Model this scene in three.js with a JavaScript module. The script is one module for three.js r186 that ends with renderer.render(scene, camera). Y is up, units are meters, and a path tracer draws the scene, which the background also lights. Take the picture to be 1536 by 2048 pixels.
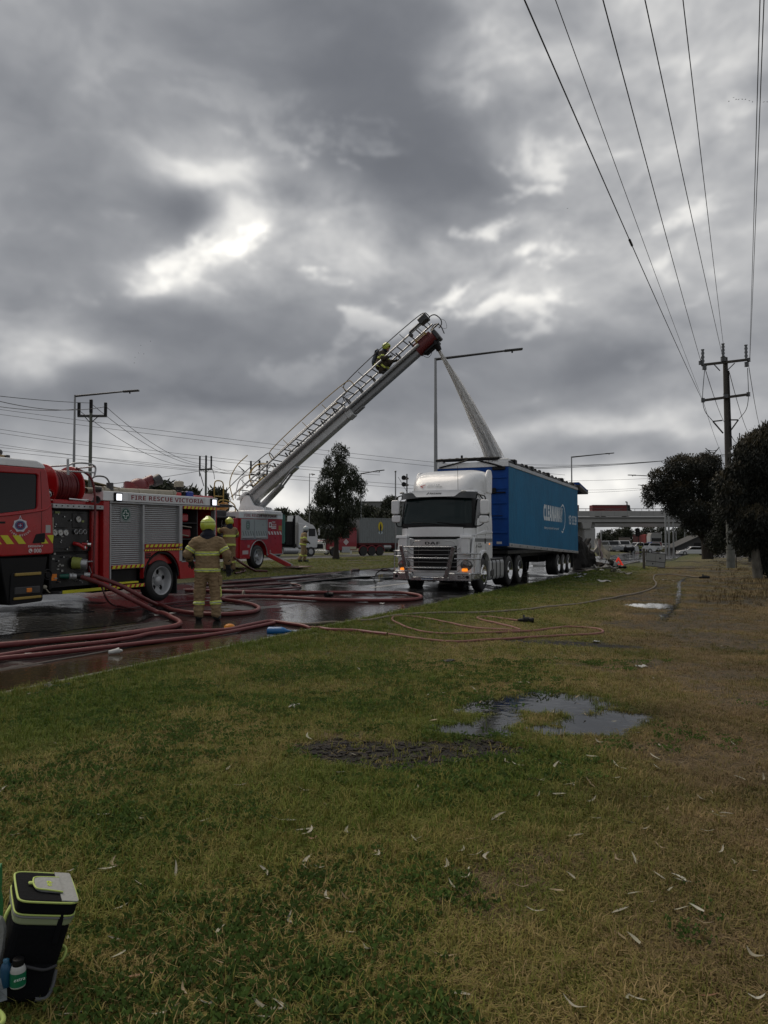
import * as THREE from 'three';
import { mergeGeometries, toCreasedNormals } from 'three/addons/utils/BufferGeometryUtils.js';
import { ImprovedNoise } from 'three/addons/math/ImprovedNoise.js';
import { FontLoader } from 'three/addons/loaders/FontLoader.js';

// ---------- camera, sky, sun, exposure ----------
const scene = new THREE.Scene();
const FPX = 1541, HOR = 1085, EYE = 1.45, PITCH = Math.atan((HOR - 1024) / FPX);
const camera = new THREE.PerspectiveCamera(2 * Math.atan(1024 / FPX) * 180 / Math.PI, 0.75, 0.05, 6000);
camera.position.set(0, EYE, 0);
camera.rotation.x = PITCH;
const renderer = new THREE.WebGLRenderer({ antialias: true });
renderer.toneMapping = THREE.LinearToneMapping;
renderer.toneMappingExposure = 1.15;
renderer.shadowMap.enabled = true;
renderer.setSize(768, 1024);

const perlin = new ImprovedNoise();
const N3 = (x, y, z) => perlin.noise(x, y, z);
function fbm(x, y, z, oct, gain = 0.5) {
  let a = 1, s = 0, n = 0;
  for (let i = 0; i < oct; i++) { s += a * N3(x, y, z); n += a; a *= gain; x = x * 2.03 + 7.1; y = y * 2.03 + 3.7; z = z * 2.03 + 1.9; }
  return s / n * 1.6;
}
function rng(seed) { let a = seed >>> 0; return () => { a = a + 0x6D2B79F5 | 0; let t = Math.imul(a ^ a >>> 15, 1 | a); t = t + Math.imul(t ^ t >>> 7, 61 | t) ^ t; return ((t ^ t >>> 14) >>> 0) / 4294967296; }; }
const clamp = (x, a = 0, b = 1) => Math.min(b, Math.max(a, x));
const sst = (a, b, x) => { const t = clamp((x - a) / (b - a)); return t * t * (3 - 2 * t); };
const lerp = (a, b, t) => a + (b - a) * t;

// cloud masses: centre azimuth, centre elevation, half widths (degrees), strength in stops
const cloudMasses = [
  [-13.5, 25.3, 3.2, 1.6, 1.5], [-11.5, 22.0, 2.4, 1.5, 1.0], [-15.5, 18.6, 3.0, 1.5, 1.25], [-15.5, 22.6, 2.2, 1.6, -0.7], [-11, 24, 10, 5, 0.45],
  [-2.8, 21.2, 3.2, 1.8, 1.15], [-5, 23.5, 7, 1.5, 0.5], [-9.5, 20.5, 2, 2, .5], [6.8, 21.0, 4.5, 1.9, 0.85], [11.5, 18.0, 5, 1.1, 0.65], [3, 25.5, 5, 3.2, -0.75], [-2, 31, 11, 6.5, -0.85], [-22, 22, 7, 5, -0.5],
  [8.5, 33, 3.5, 4, 0.8], [16, 27, 10, 9, 0.45], [23, 30, 6, 8, 0.3], [-20, 35, 9, 3, -0.2], [-6, 13.0, 12, 2.4, -0.6], [-14, 15.2, 8, 1.5, -0.4],
  [17.5, 12.3, 4, 1.8, -0.75], [7, 13.5, 6, 2, -0.4], [-23.5, 11.6, 3.5, 1.4, 0.75], [-26, 14, 4, 2, 0.5], [-19, 9.5, 10, 1.4, -0.35], [0, 9.8, 15, 1.0, -0.35],
  [18, 8.2, 6.5, 0.8, 0.75], [24, 9.5, 5, 1.5, 0.3], [14, 6.2, 8, 1, -0.25], [-7.6, 2.3, 3.4, 0.9, 1.15], [-4, 4.6, 6, .8, 0.45], [15.6, 3.2, 3.0, 1.0, 1.05], [2, 3.5, 20, 1.2, 0.3], [-18, 5.5, 6, .9, 0.4], [0, 44, 26, 4, 0.15], [24, 40, 10, 8, 0.35]
];
function makeSky() {
  const W = 2048, H = 1024, data = new Float32Array(W * H * 4), D = 180 / Math.PI;
  for (let j = 0; j < H; j++) {
    const el = ((j + 0.5) / H - 0.5) * Math.PI, y = Math.sin(el), c = Math.cos(el);
    for (let i = 0; i < W; i++) {
      const a = ((i + 0.5) / W - 0.5) * 2 * Math.PI, x = c * Math.cos(a), z = c * Math.sin(a), k = (j * W + i) * 4;
      let r, g, b;
      if (y > -0.01) {
        const X = x * 5.2, Y = y * 9.5, Z = z * 5.2;
        const w1 = fbm(X * .9 + 3, Y * .9, Z * .9, 3), w2 = fbm(X * .9, Y * .9 + 5.5, Z * .9 + 9, 3);
        const az = Math.atan2(x, -z) * D + w1 * 3.2, ee = el * D + w2 * 2.2;
        const puff = fbm(X * 1.7 + w1 * .4, Y * 1.7 + w2 * .4, Z * 1.7, 6, 0.58), edge = 1 - 2 * Math.abs(fbm(X * 1.6 + 20, Y * 1.6 - w1 * .4, Z * 1.6 + w2 * .4, 5, 0.6)), bank = fbm(X * .55 + 8, Y * .8, Z * .55 + 2, 3, .5);
        let L = -1.72 + 0.45 * bank, mass = 0;
        for (const [ca, ce, sa, se, amp] of cloudMasses) { const da = (az - ca) / sa, de = (ee - ce) / se, q = da * da + de * de; if (q < 14) mass += amp * Math.exp(-0.7 * q); }
        const lit = sst(-.6, .9, mass), open = Math.exp(-(((az - 2) / 24) ** 2) - ((ee - 21) / 8) ** 2);
        L += mass + (.28 + .48 * lit) * puff + (.07 + .26 * lit) * (edge - .35) + 1.05 * open * sst(.12, .5, puff) - .25 * open;
        L += 0.38 * Math.exp(-el * D / 4);
        L = L > -0.6 ? -0.6 + (L + 0.6) * 0.6 : L;
        L = L < -2.6 ? -2.6 + (L + 2.6) * 0.5 : L;
        const v = Math.pow(2, L), t = clamp((L + 2.7) / 2.5);
        r = v * lerp(0.93, 1.02, t); g = v * lerp(0.985, 1.0, t); b = v * lerp(1.11, 0.95, t);
      } else { r = 0.03; g = 0.032; b = 0.028; }
      data[k] = r; data[k + 1] = g; data[k + 2] = b; data[k + 3] = 1;
    }
  }
  const t = new THREE.DataTexture(data, W, H, THREE.RGBAFormat, THREE.FloatType);
  t.mapping = THREE.EquirectangularReflectionMapping; t.magFilter = t.minFilter = THREE.LinearFilter; t.needsUpdate = true;
  return t;
}
scene.background = makeSky();
scene.environment = scene.background;
const sun = new THREE.DirectionalLight(0xfff1df, 1.5);
sun.position.set(-30, 60, -62); sun.target.position.set(0, 0, -25);
sun.castShadow = true; sun.shadow.radius = 75; sun.shadow.mapSize.set(2048, 2048);
Object.assign(sun.shadow.camera, { left: -70, right: 70, top: 70, bottom: -70, near: 1, far: 220 });
scene.add(sun, sun.target);

// ---------- road frame: s runs along the road, t to its right ----------
const PHI = 24 * Math.PI / 180, SN = Math.sin(PHI), CS = Math.cos(PHI), TURN = Math.PI / 2 - PHI;
const P = (s, t, y = 0) => new THREE.Vector3(s * SN + t * CS, y, -s * CS + t * SN);
const roadY = t => -0.06 + 0.042 * (-6.3 - t);
const KERB = -6.15, FAR = -13.6;
function landY(s, t) {            // the lie of the land
  let y;
  if (t > KERB) y = 0.035 * (1 - sst(-6.1, -4, t));
  else if (t > FAR) y = roadY(t);
  else if (t > -15.6) y = lerp(0.33, 0.46, sst(FAR, -15.6, t));
  else y = lerp(0.46, 0.0, sst(-23, -31, t));
  return y - 0.6 * sst(45, 110, s) * sst(-30, -10, t);
}
const VY = (u, v) => { const x = (u - 768) / FPX, y = (1024 - v) / FPX; return [x, y * Math.cos(PITCH) + Math.sin(PITCH), Math.cos(PITCH) - y * Math.sin(PITCH)]; };
// where a line of sight meets the land: returns [s, t, y]
function land(u, v, up = 0) {
  const [x, y, d] = VY(u, v); let k0 = 0.5, k = 0.5;
  for (; k < 900; k0 = k, k += Math.max(0.05, k * 0.01)) { const s = (x * SN + d * CS) * k, t = (x * CS - d * SN) * k; if (EYE + y * k < landY(s, t) + up) break; }
  for (let i = 0; i < 24; i++) { const m = (k0 + k) / 2, s = (x * SN + d * CS) * m, t = (x * CS - d * SN) * m; if (EYE + y * m < landY(s, t) + up) k = m; else k0 = m; }
  return [(x * SN + d * CS) * k, (x * CS - d * SN) * k, EYE + y * k];
}
const landP = (u, v, up = 0) => { const [s, t, y] = land(u, v, up); return P(s, t, y); };
// point at a known distance in front of the camera
const at = (u, v, dist) => { const [x, y, d] = VY(u, v), k = dist / d; return new THREE.Vector3(x * k, EYE + y * k, -d * k); };

// ---------- geometry helpers ----------
const V = (x, y, z) => new THREE.Vector3(x, y, z);
function prep(g, keepUv) {
  if (g.index) g = g.toNonIndexed();
  for (const k of Object.keys(g.attributes)) if (!['position', 'normal', 'uv', 'color'].includes(k)) g.deleteAttribute(k);
  if (!g.attributes.normal) g.computeVertexNormals();
  if (!g.attributes.uv || !keepUv) {                          // uv in metres on the side a face looks to
    const p = g.attributes.position, uv = new Float32Array(p.count * 2), A = V(), B = V(), C = V(), n = V();
    for (let i = 0; i < p.count; i += 3) {
      A.fromBufferAttribute(p, i); B.fromBufferAttribute(p, i + 1); C.fromBufferAttribute(p, i + 2);
      n.copy(B).sub(A).cross(C.clone().sub(A)); const ax = Math.abs(n.x), ay = Math.abs(n.y), az = Math.abs(n.z);
      [A, B, C].forEach((q, j) => { const o = (i + j) * 2; if (ay >= ax && ay >= az) { uv[o] = q.x; uv[o + 1] = q.z; } else if (ax >= az) { uv[o] = q.z; uv[o + 1] = q.y; } else { uv[o] = q.x; uv[o + 1] = q.y; } });
    }
    g.setAttribute('uv', new THREE.BufferAttribute(uv, 2));
  }
  return g;
}
function merge(list, keepUv) {
  list = (Array.isArray(list) ? list.flat(3) : [list]).map(g => prep(g, keepUv));
  if (list.some(g => g.attributes.color) && !list.every(g => g.attributes.color)) list.forEach(g => g.deleteAttribute('color'));
  return list.length === 1 ? list[0] : mergeGeometries(list);
}
const used = {};
function numbered(n) { const c = used[n] = (used[n] ?? -1) + 1; return c ? `${n}_${String(c).padStart(3, '0')}` : n; }
function tag(o, label, category, group, kind) {
  if (label) o.userData.label = label; if (category) o.userData.category = category;
  if (group) o.userData.group = group; if (kind) o.userData.kind = kind; return o;
}
function thing(name, label, category, pos, turn = 0, group) {
  const o = new THREE.Group(); o.name = numbered(name); if (pos) o.position.copy(pos); o.rotation.y = turn; scene.add(o);
  return tag(o, label, category, group);
}
// kinds of which every piece is a mesh of its own
const APART = new Set('coupling seat reflective_chevron door_seam knob lever label_plate bolt tool ladder_clamp tread cable_guard riser_pipe lift_cylinder tip_hoop ladder_drum ladder_bracket blue_lamp pump_fitting sticker roof_ladder cab_window side_window dark_slash warning_plate rim_edge vent handle bumper cable wet_line tray tarp_arm equipment_case step_well intake_cap roof_fitting side_panel platform_frame inner_boom pipe reel_frame post_cap trim guard_rail hand_bar blue_marking bracket step'.split(' '));
function part(parent, name, geos, mat, label, keepUv) {
  if (APART.has(name) && Array.isArray(geos) && geos.flat(3).length > 1) return geos.flat(3).map(g => part(parent, name, g, mat, label, keepUv))[0];
  const m = new THREE.Mesh(merge(geos, keepUv), mat); m.name = name; m.castShadow = m.receiveShadow = true;
  if (label) m.userData.label = label;
  parent.add(m); return m;
}
// one mesh for every piece
const each = (parent, name, geos, mat) => geos.flat(3).map(g => part(parent, name, g, mat));
function flip(g) {                 // turn a mirrored geometry the right way out
  if (g.index) { const a = g.index.array; for (let i = 0; i < a.length; i += 3) { const q = a[i]; a[i] = a[i + 1]; a[i + 1] = q; } }
  else for (const at of Object.values(g.attributes)) { const k = at.itemSize, a = at.array; for (let i = 0; i < at.count; i += 3) for (let j = 0; j < k; j++) { const q = a[i * k + j]; a[i * k + j] = a[(i + 1) * k + j]; a[(i + 1) * k + j] = q; } }
  g.computeVertexNormals(); return g;
}
function solo(name, geos, mat, label, category, group, pos, turn = 0, keepUv) {     // a thing of a single mesh
  const m = part(scene, numbered(name), geos, mat, null, keepUv); if (pos) m.position.copy(pos); m.rotation.y = turn;
  return tag(m, label, category, group);
}
function struct(name, geos, mat, keepUv) { const m = part(scene, numbered(name), geos, mat, null, keepUv); m.userData.kind = 'structure'; return m; }
// box between two corners with chamfered edges
function bx(x0, x1, y0, y1, z0, z1, b = 0.012) {
  b = Math.min(b, (x1 - x0) * .45, (y1 - y0) * .45, (z1 - z0) * .45);
  const lo = [x0, y0, z0], hi = [x1, y1, z1], pos = [];
  if (b <= 0.0005) return new THREE.BoxGeometry(x1 - x0, y1 - y0, z1 - z0).translate((x0 + x1) / 2, (y0 + y1) / 2, (z0 + z1) / 2);
  const vert = (s, ax) => [0, 1, 2].map(i => { const e = s[i] < 0 ? lo[i] : hi[i]; return i === ax ? e : e - s[i] * b; });
  const c = [(x0 + x1) / 2, (y0 + y1) / 2, (z0 + z1) / 2];
  const tri = (p, q, r) => {
    const u = [q[0] - p[0], q[1] - p[1], q[2] - p[2]], w = [r[0] - p[0], r[1] - p[1], r[2] - p[2]];
    const n = [u[1] * w[2] - u[2] * w[1], u[2] * w[0] - u[0] * w[2], u[0] * w[1] - u[1] * w[0]];
    const d = n[0] * (p[0] - c[0]) + n[1] * (p[1] - c[1]) + n[2] * (p[2] - c[2]);
    pos.push(...p, ...(d > 0 ? q : r), ...(d > 0 ? r : q));
  };
  for (let ax = 0; ax < 3; ax++) {
    const i = (ax + 1) % 3, j = (ax + 2) % 3;
    for (const sg of [-1, 1]) {
      const q = [[-1, -1], [1, -1], [1, 1], [-1, 1]].map(([a, d]) => { const s = [0, 0, 0]; s[ax] = sg; s[i] = a; s[j] = d; return vert(s, ax); });
      tri(q[0], q[1], q[2]); tri(q[0], q[2], q[3]);
    }
    for (const a of [-1, 1]) for (const d of [-1, 1]) {        // edges along ax
      const mk = (e, k) => { const s = [0, 0, 0]; s[ax] = e; s[i] = a; s[j] = d; return vert(s, k); };
      const q = [mk(-1, i), mk(1, i), mk(1, j), mk(-1, j)]; tri(q[0], q[1], q[2]); tri(q[0], q[2], q[3]);
    }
  }
  for (const a of [-1, 1]) for (const d of [-1, 1]) for (const e of [-1, 1]) tri(vert([a, d, e], 0), vert([a, d, e], 1), vert([a, d, e], 2));
  const g = new THREE.BufferGeometry(); g.setAttribute('position', new THREE.Float32BufferAttribute(pos, 3)); g.computeVertexNormals(); return g;
}
const UPY = V(0, 1, 0);
function cyl(p, q, r0, r1 = r0, n = 12, open = false) {
  const d = q.clone().sub(p), g = new THREE.CylinderGeometry(r1, r0, d.length(), n, 1, open);
  g.applyQuaternion(new THREE.Quaternion().setFromUnitVectors(UPY, d.normalize())); return g.translate((p.x + q.x) / 2, (p.y + q.y) / 2, (p.z + q.z) / 2);
}
const rod = (a, b, r, n = 8) => cyl(V(...a), V(...b), r, r, n);
function bar(p, q, w, h, up = UPY) {     // square section bar
  const d = q.clone().sub(p), L = d.length(), z = d.clone().normalize(), x = new THREE.Vector3().crossVectors(up, z).normalize(), y = new THREE.Vector3().crossVectors(z, x);
  const g = bx(-w / 2, w / 2, -h / 2, h / 2, -L / 2, L / 2, Math.min(w, h) * .15);
  return g.applyMatrix4(new THREE.Matrix4().makeBasis(x, y, z).setPosition(p.clone().add(q).multiplyScalar(.5)));
}
const curve = (pts, closed = false, tension = .5) => new THREE.CatmullRomCurve3(pts.map(p => p.isVector3 ? p : V(...p)), closed, 'centripetal', tension);
const tube = (pts, r, n = 8, seg, closed = false) => new THREE.TubeGeometry(curve(pts, closed), seg ?? Math.max(4, pts.length * 6), r, n, closed);
function ex(pts, z0, z1, bev = 0.01, seg = 1, holes = []) {   // outline in x,y pushed from z0 to z1
  const sh = new THREE.Shape(pts.map(p => new THREE.Vector2(...p))); for (const h of holes) sh.holes.push(new THREE.Path(h.map(p => new THREE.Vector2(...p))));
  const g = new THREE.ExtrudeGeometry(sh, { depth: Math.max(0.001, z1 - z0 - 2 * bev), bevelEnabled: bev > 0, bevelSize: bev, bevelOffset: -bev, bevelThickness: bev, bevelSegments: seg, curveSegments: 10 });
  return g.translate(0, 0, z0 + bev);
}
function roundPoly(pts, r, n = 4) {        // round the corners of an outline
  const out = [];
  pts.forEach((p, i) => {
    const a = pts[(i + pts.length - 1) % pts.length], b = pts[(i + 1) % pts.length], rr = p[2] ?? r;
    const la = Math.hypot(a[0] - p[0], a[1] - p[1]), lb = Math.hypot(b[0] - p[0], b[1] - p[1]), k = Math.min(rr, la * .49, lb * .49);
    const A = [p[0] + (a[0] - p[0]) / la * k, p[1] + (a[1] - p[1]) / la * k], B = [p[0] + (b[0] - p[0]) / lb * k, p[1] + (b[1] - p[1]) / lb * k];
    if (k < 1e-4) { out.push([p[0], p[1]]); return; }
    for (let j = 0; j <= n; j++) { const t = j / n, q = 1 - t; out.push([q * q * A[0] + 2 * q * t * p[0] + t * t * B[0], q * q * A[1] + 2 * q * t * p[1] + t * t * B[1]]); }
  });
  return out;
}
const rrect = (x0, x1, y0, y1, r) => roundPoly([[x0, y0], [x1, y0], [x1, y1], [x0, y1]], r);
const lathe = (pts, n = 24) => new THREE.LatheGeometry(pts.map(p => new THREE.Vector2(...p)), n);
const ball = (x, y, z, r, sx = 1, sy = 1, sz = 1, n = 12) => new THREE.SphereGeometry(r, n, Math.ceil(n * .7)).scale(sx, sy, sz).translate(x, y, z);
const smooth = (g, a = .6) => toCreasedNormals(g.index ? g.toNonIndexed() : g, a);
// quad with its own print: centre, width vector, height vector
function decal(c, w, h) {
  const g = new THREE.BufferGeometry(), q = [[-1, -1], [1, -1], [1, 1], [-1, -1], [1, 1], [-1, 1]], pos = [], uv = [];
  for (const [a, b] of q) { pos.push(c.x + w.x * a / 2 + h.x * b / 2, c.y + w.y * a / 2 + h.y * b / 2, c.z + w.z * a / 2 + h.z * b / 2); uv.push((a + 1) / 2, (b + 1) / 2); }
  g.setAttribute('position', new THREE.Float32BufferAttribute(pos, 3)); g.setAttribute('uv', new THREE.Float32BufferAttribute(uv, 2)); g.computeVertexNormals(); return g;
}
// ---------- materials ----------
const std = (rgb, rough = .6, metal = 0, o = {}) => { const m = new THREE.MeshStandardMaterial({ roughness: rough, metalness: metal, ...o }); m.color.setRGB(...rgb); return m; };
const phys = (rgb, rough, metal, o) => { const m = new THREE.MeshPhysicalMaterial({ roughness: rough, metalness: metal, ...o }); m.color.setRGB(...rgb); return m; };
function dataTex(n, fn, rep = 1, srgb = false, m = n) {        // fn(u, v) -> [r, g, b] in 0..1 stored as is
  const d = new Uint8Array(n * m * 4);
  for (let j = 0; j < m; j++) for (let i = 0; i < n; i++) { const c = fn(i / n, j / m), k = (j * n + i) * 4; d[k] = clamp(c[0]) * 255; d[k + 1] = clamp(c[1]) * 255; d[k + 2] = clamp(c[2]) * 255; d[k + 3] = 255; }
  const t = new THREE.DataTexture(d, n, m, THREE.RGBAFormat); t.wrapS = t.wrapT = THREE.RepeatWrapping; t.magFilter = THREE.LinearFilter; t.minFilter = THREE.LinearMipmapLinearFilter; t.generateMipmaps = true;
  if (srgb) t.colorSpace = THREE.SRGBColorSpace; if (Array.isArray(rep)) t.repeat.set(...rep); else t.repeat.set(rep, rep); t.needsUpdate = true; return t;
}
// seamless noise over the unit square
function tileNoise(u, v, f, oct, seed = 0, gain = .5) {
  const a = u * 2 * Math.PI, b = v * 2 * Math.PI; let s = 0, am = 1, nn = 0, k = f / 6.283;
  for (let i = 0; i < oct; i++) { s += am * (N3(Math.cos(a) * k + seed, Math.sin(a) * k + 17.3, Math.cos(b) * k + 9.1 + seed) + N3(Math.sin(a) * k + 31 + seed, Math.sin(b) * k + 5.2, Math.cos(b) * k + Math.cos(a) * k)) * .7; nn += am; am *= gain; k *= 2.03; seed += 11.7; }
  return s / nn * 1.6;
}
const canvasTex = (w, h, draw) => { const c = document.createElement('canvas'); c.width = w; c.height = h; const x = c.getContext('2d'); draw(x, w, h); const t = new THREE.CanvasTexture(c); t.colorSpace = THREE.SRGBColorSpace; return t; };
const print = (w, h, draw, rough = .5, clear = false) => new THREE.MeshStandardMaterial({ map: canvasTex(w, h, draw), roughness: rough, ...(clear ? { alphaTest: .5, transparent: false } : {}) });
// ---------- grime shared by painted and rough things ----------
const grime = dataTex(256, (u, v) => { const n = .5 + .5 * tileNoise(u, v, 9, 5, 3); return [n, .55 + .45 * n, n]; }, .7);
const grain = dataTex(256, (u, v) => { const n = .5 + .5 * tileNoise(u, v, 60, 3, 8); return [n, n, n]; }, 1.3);
const mottled = (lo, hi, f, seed, rep, n = 256) => dataTex(n, (u, v) => { const k = lerp(lo, hi, clamp(.5 + .6 * tileNoise(u, v, f, 5, seed, .6))); return [k, k, k]; }, rep);
const soilTone = mottled(.72, 1.0, 8, 21, .6);
const M = {
  red: phys([.44, .006, .010], .42, 0, { clearcoat: .35, clearcoatRoughness: .15, roughnessMap: grime, map: soilTone }),
  white: phys([.84, .85, .86], .4, 0, { clearcoat: .7, clearcoatRoughness: .12, roughnessMap: grime, map: mottled(.86, 1, 7, 5, .5) }),
  black: phys([.007, .007, .008], .6, 0, { roughnessMap: grime, specularIntensity: .5 }),
  darkGrey: std([.05, .05, .052], .6, 0, { roughnessMap: grime, map: soilTone }),
  rubber: std([.016, .016, .016], .75, 0, { roughnessMap: grime, bumpMap: grain, bumpScale: .002 }),
  steel: std([.55, .56, .57], .34, 1, { roughnessMap: grime, map: soilTone }),
  chrome: std([.72, .72, .72], .12, 1),
  alu: std([.46, .47, .48], .52, .6, { roughnessMap: grime, map: soilTone }),
  shutter: std([.40, .41, .42], .5, .3, { roughnessMap: grime, map: mottled(.8, 1, 6, 15, .6) }),
  glass: phys([.005, .007, .008], .06, 0, { specularIntensity: .6 }),
  yellow: std([.62, .60, .03], .5),
  mustard: std([.42, .29, .07], .6, 0, { map: soilTone }),
  orange: std([.75, .22, .02], .5),
  tan: std([.33, .235, .12], .8, 0, { map: soilTone }),
  beige: std([.36, .33, .26], .7, 0, { map: soilTone }),
  concrete: std([.27, .265, .25], .85, 0, { map: mottled(.7, 1, 10, 31, .4), bumpMap: grain, bumpScale: .003 }),
  blueTank: std([.01, .03, .22], .35)
};
const lampGlow = new THREE.MeshStandardMaterial({ color: 0xffffff, emissive: 0xf4f8ff, emissiveIntensity: 1.25, roughness: .3 });
const amberGlow = new THREE.MeshStandardMaterial({ color: 0xff9a30, emissive: 0xff8a20, emissiveIntensity: .8, roughness: .3 });

// ---------- ground ----------
// hollows that hold water: centre, half lengths along and across the road
const pools = [[985, 1412, .50, .30], [1070, 1402, .55, .36], [1150, 1412, .5, .34], [1190, 1450, .42, .34], [1240, 1440, .36, .30], [940, 1464, .26, .36], [1105, 1462, .16, .22], [1000, 1440, .40, .22], [1310, 1212, .85, .5], [1280, 1211, .55, .36]].map(([u, v, a, b]) => { const [s, t] = land(u, v); return [s, t, a, b]; });
const rill = [[1392, 1154], [1368, 1158], [1358, 1166], [1359, 1180], [1357, 1195], [1356, 1206], [1345, 1217], [1335, 1228], [1325, 1242]].map(([u, v]) => land(u, v));
const pool = (s, t) => { let q = -1; for (const [a, b, c, d] of pools) { const h = 1 - Math.hypot((s - a) / c, (t - b) / d); if (h > q) q = h; }
  if (s > 11) for (let i = 0; i + 1 < rill.length; i++) { const [a, b] = rill[i], [c, d] = rill[i + 1], k = clamp(((s - a) * (c - a) + (t - b) * (d - b)) / ((c - a) ** 2 + (d - b) ** 2)); q = Math.max(q, .27 - .6 * Math.hypot(s - lerp(a, c, k), t - lerp(b, d, k)) / (.16 + .10 * sst(20, 13, s))); } return Math.max(q, -1); };
const poolEdge = (s, t) => pool(s, t) + .34 * fbm(s * 3.1, 4.2, t * 3.1, 4, .6) + .22 * fbm(s * 11, 1.2, t * 11, 2) - .06;
const rough = (s, t) => {                           // small unevenness of the verge
  if (t < KERB + .25 && t > FAR - .3) return 0;
  return (1 - sst(-.5, .1, pool(s, t))) * .03 * fbm(s * .5, 1.5, t * .5, 3) * sst(KERB + .2, KERB + 1.2, t > -10 ? t : KERB + 5) ;
};
// how worn and dry the grass is: 0 lush, 1 straw and soil
const worn = (s, t) => t + .3 + .145 * clamp(s, 0, 22);      // across the trodden strip on the right
function dry(s, t) {
  const n = fbm(s * .22 + 4, 3.3, t * .22, 4), m = fbm(s * .9, 8.8, t * .9 + 5, 3);
  let d = .42 + .26 * n + .32 * m + .34 * sst(-.9, 1.4, worn(s, t)) - .34 * sst(-3.2, -5.4, t) ;
  if (t < -13) d = .28 + .22 * n + .1 * m;
  return clamp(d);
}
function soil(s, t) { return sst(.06, .42, fbm(s * .6 + 9, 5.1, t * .6, 4) + .36 * sst(-.2, 1.8, worn(s, t)) - .30 * sst(0, -4, t) - .08); }
// bare wet hollow near the big puddle
const mud = [[690, 1505, .42, .30], [770, 1512, .45, .30], [850, 1505, .45, .26], [920, 1500, .4, .2], [980, 1496, .3, .16], [1140, 1288, .9, .25]].map(([u, v, a, b]) => { const [s, t] = land(u, v); return [s, t, b, a]; });
const hollow = (s, t) => { let q = -1; for (const [a, b, c, d] of mud) q = Math.max(q, 1 - Math.hypot((s - a) / c / 1.3, (t - b) / d / 1.3)); return clamp(q * 1.7 + .5 * fbm(s * 3, 2, t * 3, 3)); };
{
  const ss = [], ts = [];
  for (let s = -900; s < -3; s += Math.max(.3, -s * .25)) ss.push(s);
  for (let s = -3; s < 14; s += .14) ss.push(s);
  for (let s = 14; s < 2600; s += Math.max(.25, (s - 10) * .06)) ss.push(s);
  const tp = []; for (let t = .14; t < 6; t += .14) tp.push(t); for (let t = 6; t < 1800; t += Math.max(.2, (t - 4) * .2)) tp.push(t);
  for (let t = -900; t < -31; t += Math.max(1, (-t - 28) * .22)) ts.push(t);
  for (let t = -31; t < -14; t += .7) ts.push(t);
  ts.push(-14, -13.8, FAR - .001, FAR, -11, -8.5, KERB - .001, KERB, KERB + .12);
  for (let t = -5.9; t < .07; t += .14) ts.push(t);
  ts.push(...tp);
  const n = ts.length, pos = [], col = [], uv = [], idx = [];
  const c = new THREE.Color();
  for (const s of ss) for (const t of ts) {
    const inRoad = t <= KERB && t >= FAR, p = P(s, t, landY(s, t) + (inRoad ? -.12 : rough(s, t)));
    pos.push(p.x, p.y, p.z); uv.push(s, t);
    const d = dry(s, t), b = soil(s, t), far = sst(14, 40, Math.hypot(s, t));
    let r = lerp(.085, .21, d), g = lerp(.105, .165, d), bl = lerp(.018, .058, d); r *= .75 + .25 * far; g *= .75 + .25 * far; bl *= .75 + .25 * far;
    r = lerp(r, .056, b * .9); g = lerp(g, .045, b * .9); bl = lerp(bl, .029, b * .9);
    const h = sst(.1, .4, hollow(s, t)); r = lerp(r, .006, h); g = lerp(g, .005, h); bl = lerp(bl, .004, h);
    col.push(r, g, bl);
  }
  for (let i = 0; i + 1 < ss.length; i++) for (let j = 0; j + 1 < n; j++) { const a = i * n + j, b = a + 1, d = a + n, e = d + 1; idx.push(a, b, e, a, e, d); }
  const g = new THREE.BufferGeometry(); g.setAttribute('position', new THREE.Float32BufferAttribute(pos, 3)); g.setAttribute('color', new THREE.Float32BufferAttribute(col, 3)); g.setAttribute('uv', new THREE.Float32BufferAttribute(uv, 2)); g.setIndex(idx); g.computeVertexNormals();
  const thatch = dataTex(1024, (u, v) => {
    const a = tileNoise(u, v, 24, 3, 2), b = tileNoise(u * 1, v, 150, 2, 40), e = tileNoise(u, v, 70, 2, 77);
    const k = clamp(.62 + .30 * a + .45 * b + .25 * e, .12, 1); return [k, k, k];
  }, .55);
  const gm = new THREE.MeshStandardMaterial({ vertexColors: true, roughness: .95, map: thatch, bumpMap: thatch, bumpScale: .02 });
  const m = new THREE.Mesh(g, gm); m.name = 'ground'; m.userData.kind = 'structure'; m.receiveShadow = true; scene.add(m);
  var ground = m;
}
// ---------- road ----------
function sheet(s0, s1, t0, t1, ds, dt, yf, skip) {
  const ns = Math.max(1, Math.round((s1 - s0) / ds)), nt = Math.max(1, Math.round((t1 - t0) / dt)), pos = [], uv = [], idx = [];
  for (let i = 0; i <= ns; i++) for (let j = 0; j <= nt; j++) { const s = s0 + (s1 - s0) * i / ns, t = t0 + (t1 - t0) * j / nt, p = P(s, t, yf(s, t)); pos.push(p.x, p.y, p.z); uv.push(s, t); }
  for (let i = 0; i < ns; i++) for (let j = 0; j < nt; j++) { const a = i * (nt + 1) + j; idx.push(a, a + 1, a + nt + 2, a, a + nt + 2, a + nt + 1); }
  const g = new THREE.BufferGeometry(); g.setAttribute('position', new THREE.Float32BufferAttribute(pos, 3)); g.setAttribute('uv', new THREE.Float32BufferAttribute(uv, 2)); g.setIndex(idx); g.computeVertexNormals(); return g;
}
const stoneChips = dataTex(512, (u, v) => { const n = tileNoise(u, v, 220, 2, 61), m = tileNoise(u, v, 10, 4, 12); const k = .55 + .35 * n + .25 * m; return [k, k, k]; }, .8);
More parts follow.
